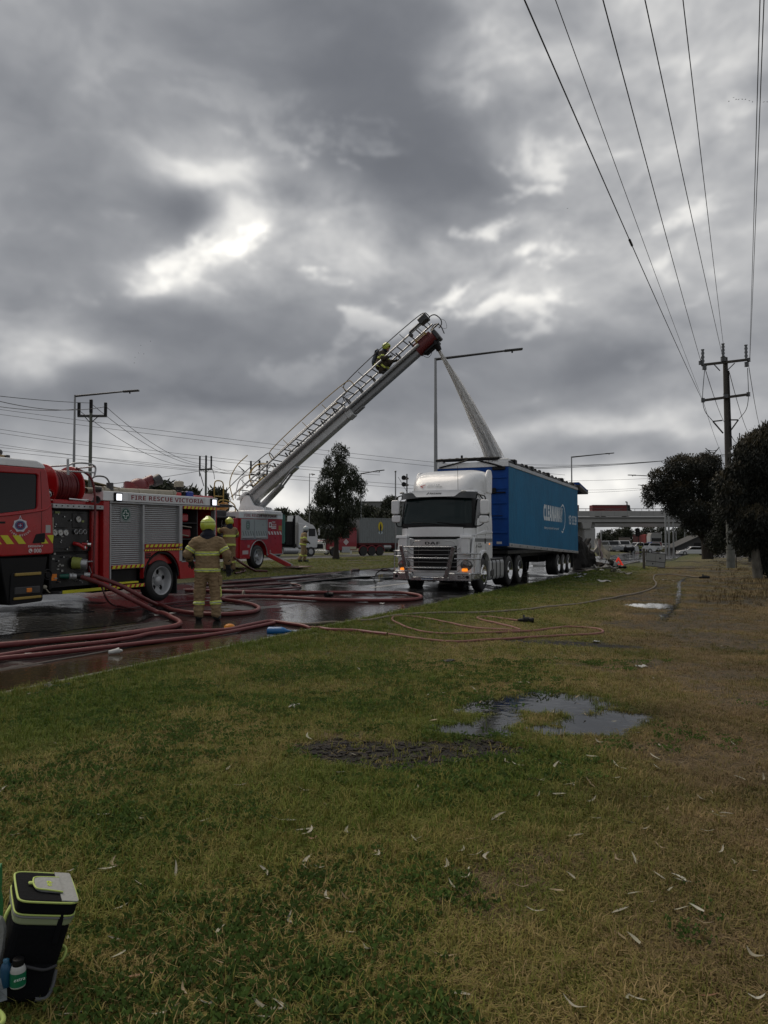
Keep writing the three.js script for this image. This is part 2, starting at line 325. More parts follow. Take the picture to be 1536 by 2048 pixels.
const wetMap = dataTex(1024, (u, v) => {              // roughness of the wet asphalt: films of water between damp patches
  const a = tileNoise(u, v, 9, 5, 33, .55), w = sst(-.04, .26, a), c = tileNoise(u, v, 160, 2, 5);
  const k = lerp(.06, .33, w) + .08 * c * w; return [k, k, k];
}, [1 / 11, 1 / 8]);
const asphalt = phys([.045, .045, .047], 1, 0, { roughnessMap: wetMap, map: stoneChips, bumpMap: stoneChips, bumpScale: .0008, ior: 1.45 });
{
  const y = (s, t) => landY(s, t) + .004;
  struct('road', [sheet(-60, 160, FAR, KERB, 2, .4, y)], asphalt, true);
  struct('road', [sheet(112, 165, KERB, 60, 5, 4, y), sheet(112, 165, -60, FAR, 5, 4, (s, t) => landY(s, t) + .02)], std([.10, .10, .10], .7, 0, { map: stoneChips }), true);
  struct('road', [sheet(-60, 300, -42, -30, 8, 2, (s, t) => landY(s, t) + .012)], std([.09, .09, .09], .6, 0, { map: stoneChips }), true);
  // near kerb: flush concrete edge strip, cast in lengths
  const near = new THREE.Group(); near.name = 'kerb'; near.userData.kind = 'structure'; scene.add(near);
  const lay = (parent, name, s0, t0, t1, y0, y1, L, mat) => { const g = bx(0, L - .012, y0, y1, t0, t1, .012); const m = part(parent, name, g, mat); m.position.copy(P(s0, 0, 0)); m.rotation.y = TURN; m.position.y = 0; return m; };
  for (let s = 2; s < 60; s += 2.4) lay(near, 'kerb_stone', s, KERB - .13, KERB + .02, -.2, .045, 2.4, std([.13, .125, .11], .8, 0, { map: mottled(.5, 1, 9, 33, .5) }));
  const far = new THREE.Group(); far.name = 'kerb_001'; far.userData.kind = 'structure'; scene.add(far);
  const wetConc = std([.22, .215, .205], .35, 0, { map: mottled(.55, 1, 9, 14, .5), roughnessMap: wetMap });
  const yk = roadY(FAR);
  for (let s = 8; s < 66; s += 2.4) {
    const g = ex(roundPoly([[-.62, yk - .25], [.02, yk - .25], [.02, yk + .10], [-.12, yk + .09, .05], [-.2, yk - .02, .05], [-.62, yk + .012]].map(([a, b, r]) => [a, b, r ?? 0.001]), .001), 0, 2.388, .008);
    g.rotateY(-Math.PI / 2).scale(1, 1, -1);           // outline runs across the road, length along it
    flip(g);
    g.scale(-1, 1, -1).translate(0, 0, FAR);
    g.computeVertexNormals();
    const m = part(far, 'gutter_slab', g, wetConc); m.position.copy(P(s + 2.4, 0, 0)); m.rotation.y = TURN;
  }
  // painted lane dashes and sealed cracks
  const mark = std([.55, .55, .53], .6, 0, { map: mottled(.45, 1, 12, 44, 1.3) });
  for (const s of [-2.6, 9.2, 21, 33, 45, 57, 69]) tag(solo('lane_marking', sheet(s, s + 3, -9.86, -9.74, 1, .12, (a, t) => landY(a, t) + .008), mark, null, null), null, null, null, 'structure');
  const tar = std([.012, .012, .012], .35);
  const lines = [];
  for (const [t, s0, s1, w] of [[-9.1, 2, 15.5, .05], [-8.15, 3, 17, .035], [-7.6, 6, 14, .03], [-10.4, 5, 19, .04], [-12.1, 15, 40, .05]]) lines.push(sheet(s0, s1, -w, w, .4, w * 2, () => 0).translate(0, 0, 0) && (() => { const g = sheet(s0, s1, t - w, t + w, .3, w * 2, (a, b) => 0); const p = g.attributes.position; for (let i = 0; i < p.count; i++) { const a = p.getX(i) * SN - p.getZ(i) * CS, b = p.getX(i) * CS + p.getZ(i) * SN + .06 * fbm(a * .4, t, 1, 3), q = P(a, b, landY(a, b) + .0075); p.setXYZ(i, q.x, q.y, q.z); } return g; })());
  tag(solo('crack_sealant', lines, tar, null, null), null, null, null, 'structure');
}
// ---------- wheels ----------
function wheelGeos(R, W, rr) {
  const tyre = lathe([[rr * .98, -W / 2], [rr + .02, -W / 2 - .008], [R - .07, -W / 2 + .004], [R - .02, -W / 2 + .03], [R, -W / 2 + .06], [R, -.055], [R - .012, -.05], [R - .012, -.04], [R, -.035], [R, .035], [R - .012, .04], [R - .012, .05], [R, .055], [R, W / 2 - .06], [R - .02, W / 2 - .03], [R - .07, W / 2 - .004], [rr + .02, W / 2 + .008], [rr * .98, W / 2]], 40).rotateX(Math.PI / 2);
  return tyre;
}
function rimGeos(rr, W, deep, nHoles = 5, holeR = .05) {
  const f = W / 2, L = [];
  L.push(lathe([[rr * .99, f + .006], [rr * .97, f + .014], [rr * .90, f - .006], [rr * .86, f - deep * .5], [rr * .80, f - deep]], 36).rotateX(Math.PI / 2));
  const sh = new THREE.Shape(); sh.absarc(0, 0, rr * .82, 0, Math.PI * 2);
  for (let i = 0; i < nHoles; i++) { const a = i / nHoles * 6.2832 + .3, h = new THREE.Path(); h.absellipse(Math.cos(a) * rr * .6, Math.sin(a) * rr * .6, holeR, holeR * .8, 0, 6.2832, true, a); sh.holes.push(h); }
  L.push(new THREE.ExtrudeGeometry(sh, { depth: .012, bevelEnabled: false, curveSegments: 14 }).translate(0, 0, f - deep - .006));
  L.push(lathe([[rr * .36, f - deep], [rr * .34, f - deep + .05], [rr * .2, f - deep + .075], [.001, f - deep + .08]], 20).rotateX(Math.PI / 2));
  for (let i = 0; i < 10; i++) { const a = i / 10 * 6.2832; L.push(cyl(V(Math.cos(a) * rr * .44, Math.sin(a) * rr * .44, f - deep), V(Math.cos(a) * rr * .44, Math.sin(a) * rr * .44, f - deep + .03), .014, .012, 6)); }
  return L;
}
function wheel(parent, x, y, z, R, W, rr, rimMat, opt = {}) {     // z: centre plane of the tyre
  const t = part(parent, 'wheel', wheelGeos(R, W, rr).translate(x, y, z), M.rubber);
  const s = opt.side ?? 1, gs = rimGeos(rr, W, opt.deep ?? .07, opt.holes ?? 5, opt.holeR ?? rr * .16);
  const g = merge(gs.map(g => { g = g.index ? g.toNonIndexed() : g; if (s < 0) g.rotateY(Math.PI); return g.translate(x, y, z); }));
  part(t, 'rim', g, rimMat);
  part(t, 'hub', [cyl(V(x, y, z - W * .4 * s), V(x, y, z + (W / 2 - (opt.deep ?? .07) - .02) * s), rr * .8, rr * .8, 20)], M.black);
  return t;
}
// red and yellow chevron strip: a bar with slanted reflective pieces on its outer face (z)
function hazard(parent, x0, x1, y0, y1, z, lean = 1, mat2) {
  const b = part(parent, 'hazard_strip', bx(x0, x1, y0, y1, z - .03, z, .004), M.red), L = [], h = y1 - y0 - .012, w = h * 1.35, step = w * 1.75, k = h * .6 * lean;
  for (let x = x0 - step; x < x1; x += step) {
    const q = [[x, y0 + .006], [x + w, y0 + .006], [x + w + k, y1 - .006], [x + k, y1 - .006]].map(([a, c]) => [clamp(a, x0 + .006, x1 - .006), c]);
    if (q[1][0] - q[0][0] + q[2][0] - q[3][0] > .01) L.push(ex(q, z + .0005, z + .0035, 0));
  }
  part(b, 'reflective_chevron', L, mat2 ?? M.yellow); return b;
}
// roller shutter of single slats
function shutter(parent, x0, x1, y0, y1, z, label) {
  const L = [], h = .042;
  for (let y = y0; y < y1 - .01; y += h) L.push(ex([[0, y + .003], [.010, y + .008], [.013, y + h / 2], [.010, y + h - .006], [0, y + h - .003], [-.006, y + h / 2]], x0, x1, 0).applyMatrix4(new THREE.Matrix4().set(0, 0, 1, 0, 0, 1, 0, 0, 1, 0, 0, z, 0, 0, 0, 1)));
  L.forEach(flip);
  const m = part(parent, 'roller_shutter', L, M.shutter, label); return m;
}
const signTex = (txt, fg, bg, w, h, font, opt = {}) => print(w, h, (c) => {
  if (bg) { c.fillStyle = bg; c.fillRect(0, 0, w, h); } c.fillStyle = fg; c.font = font; c.textAlign = 'center'; c.textBaseline = 'middle';
  const m = c.measureText(txt).width; c.save(); c.translate(w / 2, h / 2); c.scale((opt.fill ?? .92) * w / m, opt.sy ?? 1); c.fillText(txt, 0, h * .04); c.restore();
}, opt.rough ?? .5, !bg);
const crossSign = print(128, 160, (c, w, h) => {
  c.fillStyle = '#8e9192'; c.fillRect(0, 0, w, h); c.strokeStyle = '#1d5b4c'; c.lineWidth = 3; c.beginPath(); c.ellipse(64, 80, 58, 72, 0, 0, 7); c.stroke();
  c.fillStyle = '#114a3e'; c.beginPath(); c.ellipse(64, 80, 50, 62, 0, 0, 7); c.fill(); c.fillStyle = '#c8d0cd'; c.fillRect(50, 32, 28, 96); c.fillRect(28, 62, 72, 36); c.fillStyle = '#114a3e'; c.fillRect(57, 40, 14, 80); c.fillRect(34, 71, 60, 18);
}, .5);
const bandText = signTex('FIRE RESCUE VICTORIA', '#7d1a2a', '#cfd1d2', 1024, 80, 'bold 70px sans-serif', { fill: .94 });
const deco = (parent, name, x, y, z, w, h, mat, label) => part(parent, name, decal(V(x, y, z), V(w, 0, 0), V(0, h, 0)), mat, label, true);

// ---------- the near fire engine ----------
{
  const T = thing('fire_engine', 'nearest red fire engine with pump panel and hose reel, cut by the left edge', 'fire engine', P(11.5, -12.45, 0), TURN);
  T.rotation.set(0, TURN, 0.013); T.rotation.order = 'YXZ';
  const X = s => s - 11.5, Z = 1.25;
  // cab
  const cabOut = [[X(7.15), .62], [X(7.95), .62], [X(7.98), .9], [X(8.15), 1.22], [X(8.45), 1.36], [X(9.0), 1.36], [X(9.28), 1.24], [X(10.40), 1.26], [X(10.36), 2.07], [X(10.22), 2.79], [X(7.75), 2.79], [X(7.35), 2.1], [X(7.12), 1.6]];
  const win1 = [[X(9.12), 1.95], [X(10.03), 2.07], [X(10.04), 2.68], [X(9.12), 2.66]], win0 = [[X(7.72), 1.98], [X(8.92), 1.94], [X(8.92), 2.66], [X(7.98), 2.66]];
  const cabParts = [ex(roundPoly(cabOut, .05), Z - .07, Z, .02, 2, [roundPoly(win1, .05), roundPoly(win0, .06)]), ex(roundPoly(cabOut, .05), -Z, -Z + .07, .02, 2, [roundPoly(win1, .05), roundPoly(win0, .06)]),
    bx(X(7.2), X(10.3), 1.3, 1.9, -Z + .08, Z - .08, .05), bx(X(7.9), X(10.2), 2.72, 2.8, -Z + .08, Z - .08, .02), bx(X(10.16), X(10.24), 1.8, 2.75, -Z + .08, Z - .08, .02), bx(X(7.12), X(7.3), .65, 1.9, -Z + .07, Z - .07, .04)];
  const cab = part(T, 'cab', cabParts, M.red);
  part(cab, 'roof', ex(roundPoly([[X(7.7), 2.79], [X(10.22), 2.79], [X(10.18), 2.87], [X(10.02), 2.93], [X(7.95), 2.93]], .04), -Z + .005, Z - .005, .03, 2), M.white);
  part(cab, 'rear_door_window', ex(roundPoly(win1, .05), Z - .055, Z - .035, .003), M.glass); part(cab, 'front_door_window', ex(roundPoly(win0, .05), Z - .055, Z - .035, .003), M.glass);
  part(cab, 'windscreen', ex([[X(7.30), 2.0], [X(7.33), 2.0], [X(7.70), 2.74], [X(7.66), 2.74]], -1.1, 1.1, 0), M.glass);
  part(cab, 'seat', [bx(X(9.3), X(9.75), 1.85, 2.5, -.9, -.4, .06), bx(X(9.3), X(9.75), 1.85, 2.5, .3, .8, .06), bx(X(8.1), X(8.5), 1.85, 2.5, .3, .8, .06)], M.black);
  part(cab, 'grab_rail', [tube([[X(9.56), 2.0, Z - .1], [X(9.56), 2.64, Z - .1]], .012, 6, 2)], M.mustard);
  part(cab, 'crease_trim', tube([[X(8.95), 1.90, Z + .0], [X(9.5), 1.955, Z + .004], [X(10.04), 2.03, Z + .004], [X(10.22), 2.07, Z], [X(10.33), 2.14, Z - .01]], .018, 8, 20), M.red);
  const st = []; for (let s = 7.3; s < 10.34; s += .245) { const a = s + .09, L = [[s, 1.60], [s + .15, 1.60], [Math.min(s + .28, 10.37), 1.45], [Math.min(s + .13, 10.36), 1.45]]; if (s > 9.62 && s < 9.85) continue; st.push(ex(L.map(([x, y]) => [X(x), y]), Z + .001, Z + .004, 0)); }
  part(cab, 'reflective_chevron', st, M.yellow);
  const crest = print(256, 256, (c, w) => {
    c.clearRect(0, 0, 256, 256); c.translate(128, 112); c.fillStyle = '#c9ced6';
    c.beginPath(); for (let i = 0; i < 14; i++) { const a = i / 14 * 6.2832 - 1.57, r = i % 2 ? 62 : 74; c.lineTo(Math.cos(a) * r, Math.sin(a) * r * 1.02); } c.fill();
    c.beginPath(); c.moveTo(-16, -60); c.lineTo(0, -108); c.lineTo(16, -60); c.fill(); c.fillStyle = '#8a1420'; c.beginPath(); c.moveTo(-6, -66); c.lineTo(0, -94); c.lineTo(7, -66); c.fill();
    c.fillStyle = '#1c2358'; c.beginPath(); c.arc(0, 0, 50, 0, 7); c.fill(); c.strokeStyle = '#8f98b8'; c.lineWidth = 4; c.beginPath(); c.arc(0, 0, 42, 0, 7); c.stroke(); c.fillStyle = '#9c2536'; c.fillRect(-24, -24, 48, 48); c.fillStyle = '#202a6b'; c.fillRect(-17, -17, 34, 34); c.fillStyle = '#b8bfd0'; c.fillRect(-3, -17, 6, 34); c.fillRect(-17, -3, 34, 6);
    c.fillStyle = '#d6d0d0'; c.font = 'bold 27px sans-serif'; c.textAlign = 'center'; const t = 'FIRE RESCUE'; [...t].forEach((ch, i) => { const a = 2.55 - i * (1.96 / 10); c.save(); c.rotate(0); c.translate(Math.cos(a) * 108, Math.sin(a) * 108); c.rotate(a - 1.5708); c.fillText(ch, 0, 8); c.restore(); });
  }, .5, true);
  deco(cab, 'crest', X(9.66), 1.745, Z + .006, .56, .42, crest);
  const em = print(256, 128, (c) => { c.clearRect(0, 0, 256, 128); c.fillStyle = '#d8cfcf'; c.textAlign = 'center'; c.font = 'bold 40px sans-serif'; c.save(); c.translate(128, 40); c.scale(236 / c.measureText('EMERGENCY').width, 1); c.fillText('EMERGENCY', 0, 0); c.restore(); c.font = 'bold 74px sans-serif'; c.fillText('000', 158, 112); c.beginPath(); c.arc(50, 86, 29, 0, 7); c.fill(); c.strokeStyle = '#6b0c14'; c.lineWidth = 11; c.beginPath(); c.arc(66, 78, 26, 1.4, 3.3); c.stroke(); }, .5, true);
  deco(cab, 'lettering', X(9.99), 1.355, Z + .006, .36, .17, em);
  part(cab, 'sticker', bx(X(10.21), X(10.32), 1.64, 1.78, Z, Z + .003, .001), std([.42, .41, .40], .5));
  part(cab, 'sticker', [bx(X(9.1), X(9.36), 1.80, 1.835, Z, Z + .006, .002)], M.black);
  part(cab, 'door_handle', ex(roundPoly([[X(9.92), 1.455], [X(10.19), 1.47], [X(10.20), 1.64], [X(10.0), 1.62]], .03), Z - .01, Z + .012, .006), M.black);
  part(cab, 'door_seam', [tube([[X(10.1), 1.27, Z + .001], [X(10.12), 2.0, Z + .001], [X(10.09), 2.74, Z + .001]], .004, 5, 10), tube([[X(9.02), 1.28, Z + .001], [X(9.02), 2.7, Z + .001]], .004, 5, 4)], M.black);
  part(cab, 'cab_light', bx(X(10.385), X(10.42), 1.62, 1.92, Z - .05, Z - .02, .01), M.beige);
  // wheels, arches, steps
  wheel(T, X(8.62), .58, Z - .2, .45, .3, .29, M.alu);
  part(T, 'wheel_arch', [ex([...Array(15)].map((_, i) => { const a = i / 14 * Math.PI; return [X(8.62) + .60 * Math.cos(a), .56 + .66 * Math.sin(a)]; }).concat([...Array(15)].map((_, i) => { const a = Math.PI - i / 14 * Math.PI; return [X(8.62) + .52 * Math.cos(a), .56 + .58 * Math.sin(a)]; })), Z - .42, Z + .01, .01)], M.black);
  const stp = part(T, 'entry_step', [ex(roundPoly([[X(9.28), 1.22], [X(10.30), 1.22], [X(10.25), .98], [X(10.17), .42], [X(9.45), .40], [X(9.34), .9]], .05), Z - .4, Z - .03, .015), ex(roundPoly([[X(9.5), .95], [X(10.16), .96], [X(10.17), .42], [X(9.47), .40]], .06), Z - .05, Z - .005, .012)], M.black);
  part(stp, 'tread', [bx(X(9.56), X(10.11), .895, .945, Z - .02, Z + .02, .008), bx(X(9.54), X(10.12), .485, .53, Z - .02, Z + .02, .008)], M.mustard);
  part(stp, 'step_panel', [bx(X(9.56), X(10.1), .575, .70, Z - .02, Z + .008, .01)], M.darkGrey);
  part(stp, 'side_marker', bx(X(9.80), X(9.91), .60, .675, Z, Z + .022, .008), M.orange);
  // chassis and pump bay
  part(T, 'chassis', [bx(X(7.3), X(15.2), .62, .86, -.48, -.36, .01), bx(X(7.3), X(15.2), .62, .86, .36, .48, .01), bx(X(10.1), X(11.9), .5, .95, -.9, .8, .05), bx(X(11.6), X(12.5), .45, .8, -1.1, 1.0, .04), bx(X(13.2), X(13.5), .4, .65, -.9, .9, .05)], M.black);
  part(T, 'pump_bay', [bx(X(10.40), X(11.62), .60, 2.1, -1.2, 1.06, .02), bx(X(10.38), X(10.44), .6, 2.1, 1.0, 1.16, .01)], M.black);
  const pan = part(T, 'pump_panel', [bx(X(10.46), X(11.45), 1.28, 2.06, 1.05, 1.085, .01), bx(X(10.46), X(11.42), .62, 1.24, 1.04, 1.075, .01), bx(X(10.5), X(10.86), 1.74, 2.0, 1.085, 1.1, .006), bx(X(10.98), X(11.24), 1.74, 2.02, 1.085, 1.1, .006), bx(X(10.48), X(10.82), 1.34, 1.56, 1.085, 1.098, .005)], std([.02, .02, .021], .4, .2, { roughnessMap: grime }));
  const gauge = (s, y, r, face) => { const g = part(pan, 'gauge', [cyl(V(X(s), y, 1.08), V(X(s), y, 1.125), r, r * .96, 18)], face); part(g, 'bezel', [new THREE.TorusGeometry(r, r * .14, 6, 20).translate(X(s), y, 1.122)], M.steel); part(g, 'needle', [bx(X(s) - .004, X(s) + .004, y - r * .2, y + r * .7, 1.125, 1.129, .001).translate(-X(s), -y, 0).rotateZ(s * 9).translate(X(s), y, 0)], M.black); return g; };
  const faceW = std([.5, .5, .47], .4), faceD = std([.05, .05, .05], .4);
  for (const s of [10.545, 10.675, 10.805]) gauge(s, 1.645, .052, faceW);
  gauge(11.11, 1.90, .055, faceW); for (const s of [11.05, 11.16, 11.27]) gauge(s, 1.66, .043, faceD);
  const rg = rng(5), knobs = [], levers = [], tags = [];
  for (let i = 0; i < 46; i++) { const s = 10.5 + rg() * .9, y = .68 + rg() * 1.32; if (Math.abs(y - 1.64) < .08) continue; const q = rg(); if (q < .45) knobs.push(cyl(V(X(s), y, 1.08), V(X(s), y, 1.10 + rg() * .04), .012 + rg() * .014, .012, 8)); else if (q < .7) levers.push(cyl(V(X(s), y, 1.09), V(X(s) + (rg() - .5) * .14, y + (rg() - .3) * .08, 1.14), .008, .008, 6)); else tags.push(bx(X(s), X(s) + .03 + rg() * .06, y, y + .02 + rg() * .02, 1.086, 1.092, .001)); }
  part(pan, 'knob', knobs, M.steel); part(pan, 'lever', levers, M.chrome); part(pan, 'label_plate', tags, std([.3, .3, .28], .5));
  part(pan, 'label_plate', [bx(X(10.56), X(10.68), 2.0, 2.04, 1.09, 1.1, .002), bx(X(11.2), X(11.26), 1.84, 1.88, 1.1, 1.11, .002)], std([.28, .33, .12], .5));
  part(pan, 'sticker', bx(X(10.50), X(10.63), .76, .88, 1.075, 1.08, .001), M.orange);
  part(pan, 'valve', [tube([[X(11.02), 1.44, 1.08], [X(11.06), 1.42, 1.16], [X(11.14), 1.36, 1.2]], .034, 10, 10), cyl(V(X(11.13), 1.37, 1.19), V(X(11.19), 1.33, 1.23), .045, .045, 12), cyl(V(X(11.2), 1.42, 1.1), V(X(11.33), 1.42, 1.16), .03, .03, 10)], M.red);
  part(pan, 'coupling', [new THREE.TorusGeometry(.046, .012, 6, 16).rotateY(.9).translate(X(11.17), 1.345, 1.22), cyl(V(X(11.3), 1.42, 1.1), V(X(11.36), 1.41, 1.2), .05, .05, 12)], M.chrome);
  part(pan, 'intake_cap', [cyl(V(X(11.02), 1.07, 1.07), V(X(11.1), 1.06, 1.2), .115, .105, 20)], std([.26, .30, .06], .5)); 
  part(pan, 'intake_cap', [cyl(V(X(11.12), 1.05, 1.15), V(X(11.2), 1.04, 1.25), .10, .095, 20), bx(X(11.12), X(11.34), 1.075, 1.10, 1.24, 1.265, .008), cyl(V(X(11.3), 1.0, 1.2), V(X(11.36), .86, 1.2), .008, .008, 6)], M.alu);
  part(pan, 'outlet', [cyl(V(X(10.72), .83, 1.05), V(X(10.84), .825, 1.16), .04, .05, 14)], std([.01, .10, .07], .4));
  part(pan, 'outlet', [cyl(V(X(11.08), .84, 1.05), V(X(11.2), .83, 1.16), .05, .055, 14)], M.darkGrey);
  part(pan, 'coupling', [cyl(V(X(10.84), .825, 1.16), V(X(10.95), .815, 1.22), .062, .058, 16), new THREE.TorusGeometry(.06, .014, 6, 16).rotateY(1.0).translate(X(10.9), .82, 1.19), cyl(V(X(11.2), .83, 1.16), V(X(11.29), .82, 1.22), .062, .058, 16)], M.alu);
  part(pan, 'hand_wheel', [new THREE.TorusGeometry(.09, .016, 8, 18).translate(X(10.34), .88, 1.16), cyl(V(X(10.34), .88, 1.05), V(X(10.34), .88, 1.18), .07, .06, 14)], M.black);
  part(pan, 'chained_cap', [ball(X(10.27), .66, 1.17, .05, 1, .8, .6), tube([[X(10.29), .63, 1.18], [X(10.33), .57, 1.2], [X(10.38), .55, 1.18]], .012, 6, 8)], M.beige);
  part(T, 'pump_sill', [bx(X(10.38), X(11.63), 2.09, 2.175, 1.0, 1.25, .01)], M.alu); 
  const bl = []; for (let i = 0; i < 9; i++) bl.push(cyl(V(X(10.45 + i * .135), 2.14, 1.25), V(X(10.45 + i * .135), 2.14, 1.258), .014, .012, 6)); part(T, 'bolt', bl, M.black);
  part(T, 'running_board', [bx(X(10.52), X(12.78), .515, .56, .9, 1.27, .01)], M.darkGrey); part(T, 'yellow_edge', bx(X(10.58), X(11.62), .515, .575, 1.27, 1.285, .004), M.yellow); hazard(T, X(11.66), X(12.76), .515, .585, 1.29);
  // reel
  const rl = part(T, 'hose_reel', [cyl(V(X(10.46), 2.52, .86), V(X(10.50), 2.52, .86), .385, .385, 36), cyl(V(X(11.10), 2.52, .86), V(X(11.14), 2.52, .86), .385, .385, 36), cyl(V(X(10.5), 2.52, .86), V(X(11.1), 2.52, .86), .2, .2, 20), bx(X(10.44), X(11.22), 2.17, 2.26, .5, 1.2, .02)], M.red);
  const coils = []; for (let k = 0; k < 13; k++) coils.push(new THREE.TorusGeometry(.285 + .012 * Math.sin(k * 2.1), .024, 8, 36).rotateY(Math.PI / 2 + .03 * Math.sin(k * 1.7)).translate(X(10.53 + k * .045), 2.52, .86));
  const hoseRed = std([.16, .018, .022], .5, 0, { roughnessMap: grime, map: soilTone });
  part(rl, 'coiled_hose', coils, hoseRed);
  part(rl, 'rim_edge', [new THREE.TorusGeometry(.385, .018, 8, 40).rotateY(Math.PI / 2).translate(X(10.48), 2.52, .86), new THREE.TorusGeometry(.385, .018, 8, 40).rotateY(Math.PI / 2).translate(X(11.12), 2.52, .86)], M.red);
  part(rl, 'reel_frame', [tube([[X(10.76), 2.72, 1.22], [X(10.76), 2.90, 1.22], [X(11.42), 2.93, 1.22], [X(11.40), 2.72, 1.22]].map(p => p), .018, 8, 24), rod([X(10.76), 2.79, 1.22], [X(11.41), 2.81, 1.22], .016), rod([X(10.76), 2.9, 1.22], [X(10.76), 2.9, .4], .016), rod([X(11.42), 2.93, 1.22], [X(11.42), 2.9, .4], .016), rod([X(10.74), 2.72, 1.22], [X(10.74), 3.02, 1.22], .022)], M.alu);
  part(rl, 'roller', [rod([X(10.78), 2.275, 1.2], [X(11.26), 2.26, 1.2], .022, 10)], M.chrome);
  part(T, 'horn', [lathe([[.02, 0], [.025, .12], [.05, .2], [.085, .24]], 16).rotateX(1.2).rotateY(-.5).translate(X(10.42), 2.28, 1.02)], M.chrome); part(T, 'horn', [lathe([[.02, 0], [.025, .1], [.05, .17], [.08, .2]], 16).rotateX(1.4).rotateY(-.3).translate(X(11.48), 2.25, 1.08)], M.darkGrey);
  part(T, 'hanging_hose', [tube([[X(11.05), 2.88, 1.1], [X(11.25), 2.72, 1.26], [X(11.33), 2.4, 1.30], [X(11.33), 1.6, 1.30], [X(11.32), .95, 1.30], [X(11.36), .80, 1.28]], .022, 8, 40)], hoseRed);
  // body
  const skin = Z - .005;
  part(T, 'body', [bx(X(11.63), X(13.98), .95, 2.27, -Z, 1.14, .02), bx(X(13.98), X(15.31), .9, 2.27, -Z, .25, .02), bx(X(15.25), X(15.31), .6, 2.27, .25, skin, .01), bx(X(13.98), X(14.02), .9, 2.27, .25, 1.2, .005), bx(X(14.0), X(15.28), 2.2, 2.27, .25, 1.2, .01), bx(X(11.63), X(11.79), .57, 2.27, 1.1, skin, .01), bx(X(11.42), X(11.60), .7, 2.08, 1.0, 1.16, .02),
    ex([[X(12.77), 1.0], [X(12.77), .72], [X(12.745), .72], ...[...Array(17)].map((_, i) => { const a = Math.PI - i / 16 * Math.PI; return [X(13.36) + .59 * Math.cos(a), .68 + .57 * Math.sin(a)]; }), [X(13.96), .6], [X(15.31), .60], [X(15.31), .98], [X(14.0), .98], [X(14.0), 1.29], [X(12.77), 1.29]].filter((p, i) => i !== 2), 1.14, skin, .008), bx(X(12.76), X(14.0), 1.24, 1.3, 1.0, 1.2, .01), bx(X(14.0), X(15.3), .6, .95, .3, 1.18, .02)], M.red);
  part(T, 'trim', [bx(X(11.795), X(11.83), .55, 2.22, 1.13, 1.255, .006), bx(X(12.735), X(12.79), .9, 2.22, 1.13, 1.255, .006), bx(X(13.92), X(14.02), 1.0, 2.25, 1.13, 1.255, .006), bx(X(15.22), X(15.255), .98, 2.25, 1.13, 1.255, .006), bx(X(11.8), X(12.78), .905, .94, 1.13, 1.25, .005), bx(X(14.0), X(15.25), .975, 1.0, 1.1, 1.256, .005), bx(X(11.8), X(15.25), 2.235, 2.27, 1.13, 1.25, .005)], M.alu);
  shutter(T, X(11.83), X(12.735), .955, 2.235, 1.175); shutter(T, X(12.79), X(13.92), 1.395, 2.235, 1.175);
  deco(T, 'green_cross_sign', X(12.29), 2.015, 1.195, .30, .31, crossSign);
  hazard(T, X(11.83), X(12.76), .915, .985, 1.27); hazard(T, X(12.79), X(14.0), 1.325, 1.395, 1.275); hazard(T, X(12.77), X(14.0), 1.245, 1.29, 1.27); hazard(T, X(14.05), X(15.23), 2.175, 2.245, 1.262);
  part(T, 'vent', [0, 1, 2].map(i => bx(X(12.82), X(12.98), 1.10 + i * .04, 1.125 + i * .04, 1.245, 1.262, .004)), M.black);
  part(T, 'step_well', [bx(X(11.84), X(12.72), .6, .9, .7, 1.12, .02)], M.black); part(T, 'step_well', [bx(X(11.9), X(12.62), .60, .635, 1.1, 1.25, .006)], M.yellow);
  const band = part(T, 'name_band', [bx(X(11.60), X(15.32), 2.275, 2.465, 1.0, Z + .01, .008), bx(X(11.60), X(15.32), 2.30, 2.465, -Z, -1.0, .008), bx(X(11.65), X(15.3), 2.27, 2.3, -1.0, 1.0, .005), bx(X(11.60), X(11.66), 2.275, 2.465, -1, 1, .005), bx(X(15.26), X(15.32), 2.275, 2.465, -1, 1, .005)], M.white);
  deco(band, 'lettering', X(13.56), 2.37, Z + .0125, 2.56, .15, bandText);
  for (const s of [11.99, 15.14]) { const l = part(T, 'work_light', [bx(X(s) - .11, X(s) + .11, 2.27, 2.45, 1.24, 1.30, .015)], M.black); part(l, 'lens', [bx(X(s) - .075, X(s) + .075, 2.29, 2.42, 1.295, 1.308, .01)], lampGlow); }
  // open bay
  const bay = part(T, 'open_locker', [bx(X(14.04), X(15.2), 1.0, 1.03, .3, 1.18, .004), bx(X(14.1), X(15.1), 1.48, 1.50, .3, 1.1, .004), bx(X(14.1), X(14.75), 1.85, 1.87, .3, 1.1, .004), bx(X(14.74), X(14.77), 1.03, 2.2, .3, 1.1, .004)], M.darkGrey);
  part(bay, 'equipment_case', [bx(X(14.14), X(14.5), 1.89, 2.08, .6, 1.05, .03)], M.red); part(bay, 'equipment_case', [bx(X(14.2), X(14.55), 1.52, 1.72, .6, 1.08, .03)], std([.2, .012, .015], .5)); part(bay, 'equipment_case', [bx(X(14.85), X(15.15), 1.05, 1.4, .5, 1.05, .03)], M.black);
  part(bay, 'tool', [rod([X(14.12), 1.80, 1.1], [X(14.52), 1.76, 1.1], .014), rod([X(14.12), 1.6, 1.1], [X(14.42), 1.56, 1.1], .014), rod([X(14.08), 1.2, 1.1], [X(14.08), 2.1, 1.1], .01)], M.beige);
  // rear wheel
  wheel(T, X(13.36), .60, Z - .17, .445, .28, .315, std([.42, .43, .44], .45, .3, { roughnessMap: grime }), { deep: .12, holes: 5, holeR: .062 }); 
